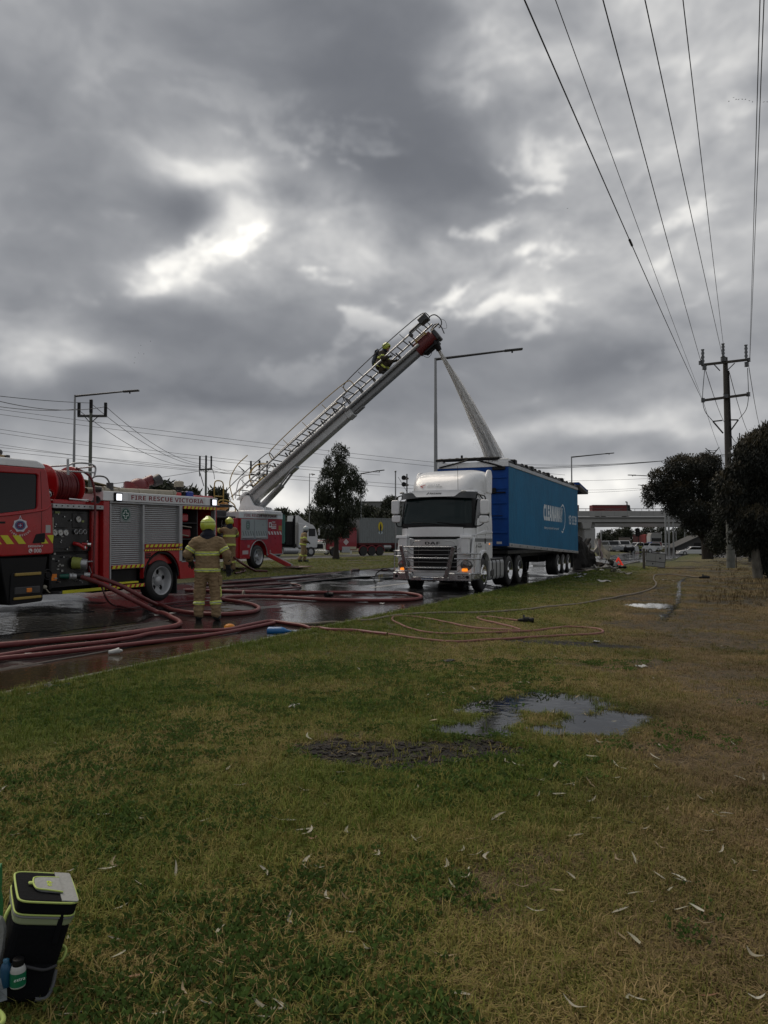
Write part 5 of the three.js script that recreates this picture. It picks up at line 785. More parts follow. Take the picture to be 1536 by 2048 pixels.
  const coat = mk(T, 'coat', coatF, up2, .26, c, o.coat ?? cloth); const tr = mk(T, 'trousers', trouF, [J.hipL, J.hipR, J.knL, J.knR, J.anL, J.anR, pel], .2, c, o.coat ?? cloth);
  const slab = (x, y, z, p, ax, h) => Math.abs(dotv(x - p[0], y - p[1], z - p[2], ax)) - h;
  const band = (par, f, p, ax, rad, hh) => { const ff = (e, h, m) => { const fn = (x, y, z) => Math.max(f(x, y, z) - e, slab(x, y, z, p, ax, h), Math.hypot(x - p[0], y - p[1], z - p[2]) - rad); return mk(par, 'reflective_band', fn, [p], rad + .02, Math.min(c, .011), m); }; ff(.008, hh, lime); if (o.fine) ff(.012, hh * .38, silver); };
  const ax = (a, b) => V(...b).sub(V(...a)).normalize().toArray(), tf = (x, y, z) => torso(x, y, z) + fold(x, y, z, 1), af = (x, y, z) => arm(x, y, z) + fold(x, y, z, 1);
  band(coat, tf, mix3(pel, chest, .82), up, .33, .038); band(coat, tf, mix3(hem, pel, .35), up, .33, .036);
  band(coat, af, mix3(J.shL, J.elL, .62), ax(J.shL, J.elL), .12, .036); band(coat, af, mix3(J.shR, J.elR, .62), ax(J.shR, J.elR), .12, .036);
  band(tr, trouF, mix3(J.knL, J.anL, .45), ax(J.knL, J.anL), .14, .036); band(tr, trouF, mix3(J.knR, J.anR, .45), ax(J.knR, J.anR), .14, .036);
  if (o.fine) mk(tr, 'side_band', (x, y, z) => Math.max(trouF(x, y, z) - .008, .055 - (x - J.knR[0]), Math.abs(z - J.knR[2] - .02) - .03, Math.abs(y - .55) - .13), [J.knR], .22, .011, lime);
  if (o.pocket) part(tr, 'thigh_pocket', [bx(-.03, .05, -.1, .1, -.08, .08, .02).translate(J.hipR[0] + .115, (J.hipR[1] + J.knR[1]) / 2 + .02, J.hipR[2])], o.coat ?? cloth);
  // boots, gloves with five fingers, helmet, collar
  for (const s of ['L', 'R']) { const a = J['an' + s], t = J['to' + s]; const bf = (x, y, z) => { let d = smin(cap(x, y, z, mix3(J['kn' + s], a, .75), a, .072, .062), cap(x, y, z, [a[0], t[1], a[2]], t, .058, .05), .04); return Math.max(d, (t[1] - .045) - y); }; mk(T, 'boot', bf, [a, t, mix3(J['kn' + s], a, .75)], .12, Math.min(c, .012), bootM); }
  for (const s of ['L', 'R']) {
    const e = V(...J['el' + s]), h = V(...J['ha' + s]), d = h.clone().sub(e).normalize(), sg = s === 'L' ? 1 : -1, side = new THREE.Vector3().crossVectors(d, V(0, 0, 1)).normalize(); if (side.lengthSq() < .1) side.set(0, 1, 0); const pal = new THREE.Vector3().crossVectors(side, d).normalize().multiplyScalar(o.curl ?? 1);
    const q = (a, b, p) => h.clone().addScaledVector(d, a).addScaledVector(side, b).addScaledVector(pal, p).toArray(), L = [];
    L.push([mix3(J['el' + s], J['ha' + s], o.gaunt ?? .48), q(-.03, 0, 0), o.gaunt ? .082 : .066, .046]); L.push([q(-.01, .024, 0), q(.075, .03, 0), .024, .021], [q(-.01, -.02, 0), q(.07, -.028, 0), .024, .02], [q(0, 0, 0), q(.08, 0, 0), .026, .022]);
    [[.034, .035], [.012, .042], [-.011, .038], [-.032, .028]].forEach(([b, l]) => { L.push([q(.085, b, 0), q(.085 + l, b * 1.1, .012), .0115, .011], [q(.085 + l, b * 1.1, .012), q(.085 + l * 1.35, b * 1.1, .042), .011, .0095]); });
    L.push([q(.01, .035 * sg, .01), q(.045, .062 * sg, .025), .015, .012], [q(.045, .062 * sg, .025), q(.08, .062 * sg, .04), .012, .010]);
    const gf = (x, y, z) => { let m = 9; for (const l of L) m = smin(m, cap(x, y, z, ...l), .007); return m; }; mk(T, 'glove', gf, [J['ha' + s], mix3(J['el' + s], J['ha' + s], .48), q(.13, 0, .05)], .09, o.fine ? .006 : .012, o.glove ?? gloveM);
  }
  const hq = (a, b, s) => [hd[0] + hf[0] * a + s * (-hf[2]), hd[1] + b, hd[2] + hf[2] * a + s * hf[0]];
  const back = hq(-1, 0, 0), bd = [-hf[0], 0, -hf[2]];
  const helmF = (x, y, z) => { const fx = dotv(x - hd[0], 0, z - hd[2], hf), sx = dotv(x - hd[0], 0, z - hd[2], [-hf[2], 0, hf[0]]), yy = y - hd[1] - .045; let d = (Math.hypot(fx / 1.14, sx / .98, yy / 1.04) - .142) * .95; d = Math.min(d, (Math.hypot(fx / 1.0, sx / .9, (yy - .10) / .9) - .075)); const edge = -.075 - .05 * sst(.02, -.16, fx) * 1.0 - .08 * sst(.06, .13, Math.abs(sx)) * sst(-.1, .05, fx) + .085 * sst(.06, .13, fx) + .05 * sst(.1, .02, Math.abs(sx)) * sst(-.02, -.12, fx); d = Math.max(d, edge - yy); return Math.max(d, .118 - Math.hypot(fx / 1.1, sx, yy)); };
  const hm = mk(T, 'helmet', helmF, [hd], .27, o.fine ? .008 : Math.min(c, .012), o.helmet ?? helmY);
  mk(hm, 'helmet_band', (x, y, z) => Math.max(helmF(x, y, z) - .006, Math.abs(y - hd[1] - .10) - .012), [hd], .27, .010, o.helmet === helmW ? silver : std([.35, .42, .10], .5));
  mk(T, 'hair', (x, y, z) => Math.max(Math.hypot(x - hd[0], (y - hd[1]) * .95, z - hd[2]) - .108, dotv(x - hd[0], 0, z - hd[2], hf) - .02), [hd], .14, .014, hairM);
  mk(T, 'neck_flap', (x, y, z) => { const d = smin(cap(x, y, z, [hd[0] - hf[0] * .03, hd[1] - .04, hd[2] - hf[2] * .03], mix3(J.neck, chest, .18), .092, .125), cap(x, y, z, mix3(J.neck, J.shL, .35), mix3(J.neck, J.shR, .35), .075, .075), .05); return Math.max(d + fold(x, y, z, 1), dotv(x - hd[0], 0, z - hd[2], hf) - .07); }, [hd, J.neck, J.shL, J.shR], .16, .013, navy);
  return T;
}
{
  const a = land(414, 1241), A = P(...a), yaw = Math.atan2(-A.x, -A.z);
  firefighter('tan-clad firefighter in yellow helmet standing on wet road among the hoses, seen from behind', A, yaw - .05, {
    head: [.0, 1.685, -.04], neck: [0, 1.52, 0], chest: [0, 1.27, .01], pelvis: [0, .96, 0], shL: [-.215, 1.425, .01], shR: [.215, 1.425, .01], elL: [-.355, 1.20, .03], haL: [-.30, 1.055, -.13], elR: [.345, 1.19, .05], haR: [.37, .94, -.05],
    hipL: [-.10, .90, 0], hipR: [.10, .90, 0], knL: [-.135, .50, -.01], knR: [.145, .50, -.01], anL: [-.145, .10, .01], anR: [.165, .10, .03], toL: [-.165, .055, -.16], toR: [.20, .055, -.13]
  }, { fine: true, cell: .0125, pocket: true, hem: [0, .885, 0], face: [-.1, 0, -.995], glove: std([.02, .02, .022], .8), gaunt: .12 });
  const b = land(458, 1143), Bp = P(...b);
  firefighter('firefighter in yellow helmet working at the pump of the aerial fire engine', Bp, Math.atan2(-Bp.x, -Bp.z) + .35, {
    head: [.03, 1.66, -.08], neck: [0, 1.50, -.02], chest: [0, 1.26, 0], pelvis: [0, .96, .02], shL: [-.21, 1.42, -.02], shR: [.21, 1.42, -.02], elL: [-.33, 1.38, -.24], haL: [-.25, 1.45, -.45], elR: [.34, 1.24, -.18], haR: [.22, 1.22, -.42],
    hipL: [-.10, .90, .02], hipR: [.10, .90, .02], knL: [-.11, .50, .0], knR: [.11, .50, .02], anL: [-.12, .10, .04], anR: [.13, .10, .05], toL: [-.13, .055, -.13], toR: [.15, .055, -.12]
  }, { cell: .02, hem: [0, .87, .02] });
  const c = land(607, 1124), C = P(...c);
  firefighter('firefighter in white helmet walking across the grass median beside the young tree', C, Math.atan2(-C.x, -C.z) - 1.25, {
    head: [.0, 1.64, -.13], neck: [0, 1.49, -.07], chest: [0, 1.25, -.01], pelvis: [0, .95, .02], shL: [-.2, 1.40, -.03], shR: [.2, 1.40, -.03], elL: [-.27, 1.12, .02], haL: [-.16, 1.02, -.24], elR: [.27, 1.12, .04], haR: [.15, 1.0, -.22],
    hipL: [-.09, .90, .0], hipR: [.09, .90, .03], knL: [-.10, .52, -.13], knR: [.09, .49, .06], anL: [-.10, .10, -.08], anR: [.10, .13, .26], toL: [-.10, .055, -.26], toR: [.10, .06, .13]
  }, { cell: .02, helmet: helmW, hem: [0, .86, .03] });
  // on the ladder
  const { U } = boomAxes, p = at(764, 747, 27.75), Uh = V(U.x, 0, U.z).normalize(), yaw4 = Math.atan2(-Uh.x, -Uh.z);
  const F = firefighter('firefighter with air cylinder on his back crouching on the raised ladder', p, yaw4, {
    head: [.0, .92, -.17], neck: [0, .77, -.07], chest: [0, .58, -.02], pelvis: [0, .32, .10], shL: [-.19, .70, -.04], shR: [.19, .70, -.04], elL: [-.30, .47, -.14], haL: [-.33, .50, -.40], elR: [.30, .47, -.14], haR: [.33, .50, -.40],
    hipL: [-.10, .28, .1], hipR: [.10, .28, .1], knL: [-.14, .40, -.25], knR: [.14, .36, -.25], anL: [-.13, .07, -.02], anR: [.13, .05, .02], toL: [-.13, .02, -.18], toR: [.13, .01, -.14]
  }, { cell: .016, hem: [0, .24, .12], coat: std([.055, .042, .026], .9, 0, { map: soilTone }) });
  const cy = part(F, 'air_cylinder', [cyl(V(0, .46, .32), V(0, .84, .19), .085, .085, 16), ball(0, .84, .19, .085), cyl(V(0, .36, .35), V(0, .46, .32), .05, .085, 12)], std([.06, .075, .10], .4)); part(cy, 'back_plate', [bx(-.12, .12, -.22, .22, -.02, .02, .015).rotateX(.3).translate(0, .62, .17), rod([0, .3, .36], [0, .38, .34], .035)], M.black);
}
// ---------- water lying on the ground ----------
const ripple = dataTex(512, (u, v) => { const n = .5 + .5 * tileNoise(u, v, 26, 4, 71); return [n, n, n]; }, .5);
const waterM = phys([.012, .013, .012], .03, 0, { ior: 1.5, bumpMap: ripple, bumpScale: .0008 }), brownWater = phys([.040, .030, .016], .05, 0, { ior: 1.33, bumpMap: ripple, bumpScale: .0022 }), flowing = phys([.02, .02, .019], .06, 0, { ior: 1.33, bumpMap: ripple, bumpScale: .0035 });
function pond(field, s0, s1, t0, t1, cell, yf) {        // sheet where field > 0, its rim cut to the contour
  const pos = [], uv = [], ns = Math.ceil((s1 - s0) / cell), nt = Math.ceil((t1 - t0) / cell), F = (i, j) => field(s0 + i * cell, t0 + j * cell);
  let row = [...Array(nt + 1)].map((_, j) => F(0, j));
  const put = q => { const p = P(q[0], q[1], yf(q[0], q[1])); pos.push(p.x, p.y, p.z); uv.push(q[0], q[1]); };
  for (let i = 0; i < ns; i++) { const nx = [...Array(nt + 1)].map((_, j) => F(i + 1, j)); for (let j = 0; j < nt; j++) {
    const c = [[i, j, row[j]], [i, j + 1, row[j + 1]], [i + 1, j + 1, nx[j + 1]], [i + 1, j, nx[j]]]; if (c.every(q => q[2] <= 0)) continue; const out = [];
    c.forEach((a, k) => { const b = c[(k + 1) % 4]; if (a[2] > 0) out.push([s0 + a[0] * cell, t0 + a[1] * cell]); if ((a[2] > 0) !== (b[2] > 0)) { const h = a[2] / (a[2] - b[2]); out.push([s0 + lerp(a[0], b[0], h) * cell, t0 + lerp(a[1], b[1], h) * cell]); } });
    for (let k = 1; k + 1 < out.length; k++) { put(out[0]); put(out[k]); put(out[k + 1]); } } row = nx; }
  const g = new THREE.BufferGeometry(); g.setAttribute('position', new THREE.Float32BufferAttribute(pos, 3)); g.setAttribute('uv', new THREE.Float32BufferAttribute(uv, 2)); g.setAttribute('normal', new THREE.Float32BufferAttribute(pos.map((_, i) => i % 3 === 1 ? 1 : 0), 3)); return g;
}
struct('puddle', pond(poolEdge, 5.6, 10.8, -3.2, 1.4, .025, () => .006 + 0), waterM, true);
struct('puddle', pond(poolEdge, 14, 37, -3.4, .6, .05, () => .008), waterM, true);
struct('puddle', pond((s, t) => .1 + .4 * fbm(s * .5, 1.2, t * .8, 3) - sst(-7.0, -7.9, t) + .6 * sst(11, 7, s) - .5 * sst(9, 12, s), -4, 17, -7.9, KERB - .13, .07, () => -.004), brownWater, true);
struct('puddle', pond((s, t) => .55 * fbm(s * .55 + 2, 6.2, t * .9, 4) + .42 * (1 - Math.hypot((s - 14.2) / 5, (t + 7.6) / 1.8)) + .02, 8.5, 19, -9.2, KERB - .13, .06, (s, t) => landY(s, t) + .0105), flowing, true);
struct('puddle', pond((s, t) => .5 * fbm(s * .4 + 12, 6.2, t * .8, 4) + .35 * (1 - Math.hypot((s - 9.5) / 2.6, (t + 10.2) / .9)) - .02, 6, 13.4, -11.6, -9.1, .06, (s, t) => landY(s, t) + .0105), flowing, true);
struct('puddle', pond((s, t) => .6 * fbm(s * .35 + 5, 2.2, t * .8, 4) - .08, 17, 46, -13, -9.6, .12, (s, t) => landY(s, t) + .0105), waterM, true);

// ---------- hoses ----------
const hoseM = std([.17, .030, .030], .5, 0, { map: mottled(.6, 1, 14, 6, 1.2), bumpMap: grain, bumpScale: .002 }), hoseDark = std([.085, .014, .016], .4, 0, { map: mottled(.6, 1, 14, 6, 1.2) }), hosePale = std([.24, .10, .08], .7, 0, { map: mottled(.6, 1, 12, 9, 1.6) }), hoseGrey = std([.20, .17, .13], .8, 0, { map: mottled(.6, 1, 12, 9, 1.6) });
const restOn = (u, v, r) => landP(u, v, r + .004);
function hose(label, px, r, mat, group, lead = []) {
  const pts = [...lead, ...px.map(p => p.length > 2 ? at(p[0], p[1], p[2]) : restOn(p[0], p[1], r))];
  const c = curve(pts), L = c.getLength(), n = Math.ceil(L / (r > .03 ? .09 : .1)), q = c.getSpacedPoints(n).map((p, i) => { const s = p.x * SN - p.z * CS, t = p.x * CS + p.z * SN, y = landY(s, t) + (t < KERB && t > FAR ? .012 : rough(s, t)) + r * .92; return p.y < y + .12 || i > n * .3 ? V(p.x + .012 * N3(i * .21, r * 90, 1), Math.max(p.y - .02 < y ? y : p.y, y), p.z + .012 * N3(i * .21, r * 90, 9)) : p; });
  return tag(solo('fire_hose', new THREE.TubeGeometry(new THREE.CatmullRomCurve3(q, false, 'centripetal'), q.length * 2, r, 10), mat), label, 'fire hose', group);
}
const HG = 'fire hoses laid over the wet road';
hose('thick red fire hose dropping from the pump outlet and bending back to the left edge', [[163, 1154, 14.55], [205, 1169, 14.5], [264, 1199, 14.45], [316, 1225], [347, 1237], [359, 1244], [352, 1252], [293, 1262], [234, 1270], [146, 1278], [59, 1286], [-60, 1296]], .042, hoseM, HG);
hose('thick red fire hose from the second pump outlet passing behind the standing firefighter', [[187, 1151, 14.75], [243, 1172, 14.8], [281, 1193, 14.9], [316, 1210], [351, 1221], [384, 1226], [442, 1229], [499, 1225], [518, 1217], [507, 1210], [473, 1203], [446, 1199], [452, 1195], [490, 1193], [568, 1195], [640, 1199], [729, 1201], [813, 1200], [841, 1196], [835, 1190], [804, 1186], [729, 1185], [663, 1185], [586, 1185], [490, 1184], [430, 1182], [370, 1181]], .040, hoseM, HG);
hose('red fire hose along the far side of the road toward the white truck', [[395, 1171], [442, 1167], [550, 1159], [640, 1150], [729, 1142], [790, 1140]], .036, hoseDark, HG);
hose('thin black hose arching in front of the white truck bumper', [[511, 1179], [580, 1169], [655, 1160], [741, 1154], [756, 1144, 24.2], [768, 1137, 23.8], [788, 1141, 23.2]], .02, M.black, HG);
hose('thin dark hose ending beside the white truck front wheel', [[760, 1158], [790, 1157], [830, 1158], [870, 1160]], .02, M.black, HG);
hose('red fire hose folded back on itself in the middle of the road', [[400, 1178], [442, 1175], [496, 1172], [580, 1168], [602, 1173], [580, 1177], [514, 1180], [440, 1182]], .03, hoseDark, HG);
hose('red fire hose running from the left edge past the orange cap onto the grass', [[-80, 1326], [0, 1312], [88, 1298], [205, 1285], [264, 1276], [308, 1267], [366, 1263], [410, 1262], [451, 1260], [499, 1250], [541, 1243], [580, 1248], [610, 1253], [655, 1258], [714, 1260], [774, 1267]], .030, hoseM, HG);
hose('lower red fire hose running from the left edge through the gutter water', [[-80, 1328], [0, 1318], [117, 1306], [205, 1296], [293, 1286], [381, 1276], [450, 1266], [520, 1252], [548, 1246]], .030, hoseM, HG);
hose('thin red hose hanging from the reel and trailing under the fire engine', [[203, 1172, 14.6], [211, 1194, 14.6], [234, 1213], [258, 1217], [287, 1213], [352, 1206], [400, 1201]], .018, hoseDark, HG);
hose('red hose lying in a wide loop on the grass verge', [[760, 1264], [822, 1273], [906, 1281], [990, 1278], [1079, 1273], [1158, 1269], [1196, 1267], [1206, 1262], [1185, 1255], [1141, 1252], [1105, 1257], [1070, 1262], [1036, 1264]], .020, hosePale, 'hoses lying on the grass verge');
hose('red hose folded in a long narrow loop on the grass beside the kerb', [[1041, 1264], [946, 1266], [893, 1266], [849, 1262], [804, 1249], [784, 1238], [795, 1232], [831, 1233], [893, 1244], [950, 1255], [1008, 1260], [1038, 1261], [1026, 1254], [990, 1245], [960, 1238], [955, 1234], [972, 1232], [1008, 1237], [1036, 1240]], .020, hosePale, 'hoses lying on the grass verge');
hose('long grey canvas hose leading from the road over the grass to the far puddle', [[541, 1242], [610, 1249], [670, 1245], [729, 1240], [774, 1233], [804, 1229], [871, 1225], [981, 1223], [1092, 1214], [1158, 1206], [1225, 1195], [1282, 1184], [1308, 1175], [1312, 1166], [1307, 1156], [1314, 1150], [1335, 1148], [1371, 1152], [1400, 1155]], .024, hoseGrey, 'hoses lying on the grass verge');
hose('red fire hose drooping from the aerial fire engine onto the median', [[464, 1112, 26.4], [486, 1128, 26.2], [512, 1141], [535, 1142]], .04, hoseDark, 'hoses at the aerial fire engine'); hose('short red hose on the median grass below the aerial pump', [[462, 1128, 26.2], [474, 1137], [490, 1141], [470, 1146]], .035, hoseDark, 'hoses at the aerial fire engine');
hose('dark hose lying across the road beyond the charred debris', [[1196, 1118], [1240, 1120], [1292, 1118], [1330, 1119], [1345, 1117]], .03, M.black, 'hoses beyond the trailer'); hose('dark hose running past the fallen signboard to the verge', [[1330, 1122], [1345, 1120], [1356, 1115], [1358, 1112]], .03, M.black, 'hoses beyond the trailer');
function branchPipe(u, v, up, turn, label, k = 1) { const T = thing('hose_nozzle', label, 'nozzle', landP(u, v, up), turn); part(T, 'barrel', [lathe([[.02, 0], [.03, .05], [.03, .14], [.045, .2], [.05, .26], [.036, .27]].map(p => [p[0] * k, p[1] * k]), 14).rotateZ(-Math.PI / 2)], M.black); part(T, 'grip', [bx(.08 * k, .12 * k, -.04, .09 * k, -.015, .015, .006), bx(.1 * k, .2 * k, .03, .06 * k, .03, .06, .006)], M.darkGrey); return T; }
branchPipe(1036, 1240, .04, -.3, 'black hose nozzle on the grass at the end of the looped hose', 1.05); branchPipe(1398, 1155, .04, -.15, 'dark hose nozzle at the end of the long grey hose', 1.5);
{ const T = thing('hose_divider', 'black hose divider joining the red hoses on the wet road', 'coupling', landP(656, 1189, .06), TURN); part(T, 'body', [cyl(V(-.14, 0, 0), V(.14, 0, 0), .055, .055, 12), cyl(V(0, 0, 0), V(.02, .0, .14), .05, .05, 12)], M.black); part(T, 'hand_wheel', [new THREE.TorusGeometry(.05, .012, 6, 14).rotateX(1.57).translate(0, .1, 0), rod([0, .03, 0], [0, .1, 0], .014)], M.darkGrey); }
{ const T = thing('hose_clamp', 'pale hose strap looped over the red hoses behind the standing firefighter', 'strap', landP(487, 1190, .04), .3); part(T, 'loop', new THREE.TorusGeometry(.10, .016, 7, 20, Math.PI).rotateY(1.2), M.beige); }

// ---------- things lying on the road and the verge ----------
{
  const T = thing('plastic_bottle', 'blue plastic bottle floating in the gutter water by the kerb', 'bottle', landP(556, 1262, .05), -.12);
  const b = part(T, 'body', lathe([[.001, -.17], [.07, -.17], [.082, -.155], [.085, .05], [.07, .10], [.035, .15], [.022, .2], [.02, .27]], 24).rotateZ(-Math.PI / 2).scale(1, .8, 1), std([.005, .11, .30], .35)); part(T, 'neck', cyl(V(.26, 0, 0), V(.34, 0, 0), .022, .02, 14), std([.25, .33, .38], .4));
  const o = thing('orange_float', 'orange plastic cap between the two lower hoses', 'plastic cap', landP(459, 1256, .0), 0); part(o, 'dome', ball(0, .015, 0, .085, 1.1, .7, 1, 18), std([.62, .22, .01], .4)); part(o, 'rim', new THREE.TorusGeometry(.088, .01, 6, 20).rotateX(Math.PI / 2).translate(0, .01, 0), std([.5, .17, .01], .5));
  const c = thing('crushed_cup', 'crushed white paper cup on the lower hose near the gutter', 'litter', landP(228, 1303, .05), .5); part(c, 'cup', [(() => { const g = lathe([[.028, -.07], [.035, -.02], [.043, .05], [.045, .07], [.041, .07], [.034, -.02], [.02, -.06]], 14).rotateZ(-1.4); const p = g.attributes.position; for (let i = 0; i < p.count; i++) p.setXYZ(i, p.getX(i) * (1 + .1 * N3(p.getY(i) * 40, p.getZ(i) * 40, 1)), p.getY(i) * .8 + .012 * N3(p.getX(i) * 50, 3, p.getZ(i) * 50), p.getZ(i)); return g; })()], std([.5, .5, .48], .7)); part(c, 'crumpled_lid', ball(.08, .005, 0, .03, 1, .7, 1, 8), std([.45, .45, .43], .7));
}
function scrap(label, u, v, w, d, yaw, col, up = .02, group) {       // torn sheet of paper or card, bent
  const g = new THREE.PlaneGeometry(w, d, 7, 5).rotateX(-Math.PI / 2), p = g.attributes.position; for (let i = 0; i < p.count; i++) { const x = p.getX(i), z = p.getZ(i); p.setXYZ(i, x * (1 + .15 * N3(z / d * 3, u, 1)), .16 * w * N3(x / w * 2.4, u * .37, z / d * 2.4) + .06 * w, z * (1 + .2 * N3(x / w * 3, v, 2))); } g.computeVertexNormals();
  return tag(solo('paper_scrap', [g, flip(g.clone().translate(0, -.003, 0))], std(col, .85, 0, { map: soilTone }), null, null, null, landP(u, v, up), yaw), label, 'scrap', group);
}
scrap('white scrap of paper on the grass right of the loops of hose', 1283, 1333, .12, .08, .4, [.4, .4, .38]); scrap('pale crumpled scrap on the grass below the near kerb', 588, 1412, .10, .07, 1.2, [.36, .36, .33]); scrap('white rag lying on the grass beyond the grey hose', 1207, 1163, .45, .3, .3, [.42, .42, .41]);
scrap('grey card strip on the wet kerb behind the trailer wheels', 1158, 1155, .55, .2, .9, [.30, .31, .32]); scrap('second grey card strip beside the kerb', 1163, 1149, .6, .12, .7, [.3, .3, .3]); scrap('pale wrapper near the inner loop of hose', 1192, 1283, .10, .09, .9, [.36, .37, .38]); scrap('white crumb of foam on the lower hose at the left edge', 56, 1308, .09, .06, 0, [.45, .44, .42], .05); scrap('small white foam piece on the wet road by the hose loop', 764, 1207, .12, .1, 0, [.45, .45, .45], .02);
scrap('white foam scrap at the foot of the standing firefighter', 366, 1289, .06, .04, .3, [.42, .4, .38], .01); scrap('white flake on the gutter water at lower left', 65, 1387, .08, .04, .4, [.35, .33, .3], .01); scrap('long white flake on the gutter water near the kerb', 115, 1374, .24, .03, .35, [.32, .31, .29], .01);
scrap('dark flattened packet on the verge below the loops of hose', 897, 1322, .16, .1, .4, [.03, .03, .03]); scrap('white wrapper right of the grey hose bend', 1329, 1160, .18, .12, .4, [.3, .28, .26]); scrap('second wrapper right of the grey hose bend', 1346, 1162, .16, .1, 1.2, [.32, .28, .2]);
// ---------- burnt debris behind the trailer ----------
function lumpG(r, sx, sy, sz, seed, amp = .35) { const g = new THREE.IcosahedronGeometry(r, 3), p = g.attributes.position; for (let i = 0; i < p.count; i++) { const x = p.getX(i) / r, y = p.getY(i) / r, z = p.getZ(i) / r, k = 1 + amp * N3(x * 1.6 + seed, y * 1.6, z * 1.6) + amp * .5 * N3(x * 4 + seed, y * 4, z * 4 + 3); p.setXYZ(i, x * r * k * sx, y * r * k * sy, z * r * k * sz); } g.computeVertexNormals(); return g; }
const sheetG = (w, d, seed, bend = .3) => { const g = new THREE.BoxGeometry(w, .012, d, 8, 1, 6), p = g.attributes.position; for (let i = 0; i < p.count; i++) { const x = p.getX(i), z = p.getZ(i); p.setY(i, p.getY(i) + bend * w * N3(x / w * 1.7 + seed, seed, z / d * 1.7)); } g.computeVertexNormals(); return g; };
{
  const o = land(1166, 1139), T = thing('debris_heap', 'heap of charred scrap, torn panels and ash spilled behind the trailer', 'debris', P(...o), TURN), char = std([.018, .017, .016], .8, 0, { bumpMap: grain, bumpScale: .01 }), ash = std([.17, .16, .145], .9, 0, { map: soilTone }), rustM = std([.05, .04, .033], .8, 0, { map: soilTone }), pale = std([.48, .47, .44], .8, 0, { map: soilTone }), board = std([.30, .27, .20], .85, 0, { map: mottled(.5, 1, 8, 3, .8) });
  part(T, 'charred_lump', lumpG(.55, 1, 1.6, .9, 1).translate(-.4, .75, -.1), char); part(T, 'charred_lump', lumpG(.5, .9, 1.2, 1, 4).translate(.1, .5, .2), char); part(T, 'charred_lump', lumpG(.4, 1, 1, 1, 9).translate(-.5, 1.5, -.3), char); part(T, 'charred_lump', lumpG(.45, 1.4, .5, 1.2, 12).translate(.9, .2, .5), rustM); part(T, 'charred_lump', lumpG(.4, 1.5, .4, 1.2, 15).translate(1.6, .15, .9), char);
  part(T, 'torn_panel', sheetG(1.3, 1.0, 3).rotateX(.9).rotateZ(.5).translate(.8, .95, .95), board); part(T, 'torn_panel', sheetG(1.2, .7, 5).rotateX(1.0).rotateZ(-.2).translate(1.1, .42, 1.35), std([.20, .205, .19], .6, 0, { map: soilTone })); part(T, 'torn_panel', sheetG(.9, .5, 8).rotateX(1.3).rotateZ(.8).translate(.1, 1.25, .75), pale); part(T, 'torn_panel', sheetG(1.1, .3, 9).rotateZ(.7).rotateX(.4).translate(.7, 1.35, 0), char);
  part(T, 'hanging_cloth', sheetG(.5, 1.1, 21, .5).rotateX(1.5).translate(-.1, 1.1, .95), std([.22, .17, .18], .9)); part(T, 'bent_rail', [tube([[.2, .9, .2], [.6, 1.25, .3], [1.05, 1.4, .2]], .07, 8, 12)], char); part(T, 'loose_wire', [tube([[1.5, .2, .9], [1.7, .5, 1.0], [1.65, .9, 1.0], [1.8, .5, 1.1], [2.0, .2, 1.2]], .02, 6, 20)], char);
  part(T, 'melted_tub', [lathe([[.001, 0], [.2, 0], [.28, .3], [.26, .3], [.18, .03], [.001, .03]], 18).rotateX(.8).translate(1.5, .15, 1.3)], char); part(T, 'ash_bed', lumpG(1.0, 1.9, .12, 1.3, 30, .5).translate(.9, .02, .6), ash);
  const rg = rng(31); for (let i = 0; i < 26; i++) part(T, 'loose_fragment', sheetG(.15 + rg() * .4, .08 + rg() * .15, i, .4).rotateY(rg() * 6).rotateZ((rg() - .5) * .6).translate(-.6 + rg() * 3.6, .10 + rg() * .1, .3 + rg() * 1.7), [pale, ash, char, board, pale][i % 5]);
}
[[1218, 1138, .9, 'large pale torn strip at the foot of the burnt heap'], [1226, 1143, .7, 'torn strip right of the large pale strip by the burnt heap'], [1235, 1141, .5, 'small torn strip directly below the warning triangle'], [1241, 1145, .4, 'smallest torn strip below and right of the warning triangle'], [1256, 1148, .5, 'torn strip lying furthest right of the burnt heap'], [1208, 1137, .6, 'torn white strip against the melted tub'], [1199, 1141, .5, 'torn strip on the grass edge in front of the burnt heap'], [1178, 1141, .6, 'torn pale strip on the kerb left of the burnt heap'], [1171, 1140, .5, 'torn pale strip closest to the trailer wheels']].forEach(([u, v, w, l], i) => scrap(l, u, v, w * .9, .16, i * .9, i % 3 ? [.28, .26, .23] : [.42, .40, .38], .05, 'torn strips beside the burnt heap'));
{ const T = thing('warning_triangle', 'red reflective warning triangle on the road beyond the debris', 'warning triangle', landP(1237, 1133), -.15), tri = (r, y) => [0, 1, 2].map(i => [r * Math.sin(i * 2.0944), y + r * Math.cos(i * 2.0944)]); part(T, 'frame', ex(tri(.34, .24), -.012, .012, .003, 1, [tri(.2, .24)]), new THREE.MeshStandardMaterial({ color: 0xff4a38, emissive: 0xff3020, emissiveIntensity: .25, roughness: .4 })); part(T, 'inner_frame', ex(tri(.19, .24), -.008, .008, .002, 1, [tri(.11, .24)]), std([.75, .12, .05], .4)); part(T, 'foot', [bx(-.2, .2, 0, .03, -.1, .1, .008)], M.black); part(T, 'cap', ball(-.02, .56, 0, .03), std([.6, .5, .5], .5)); }
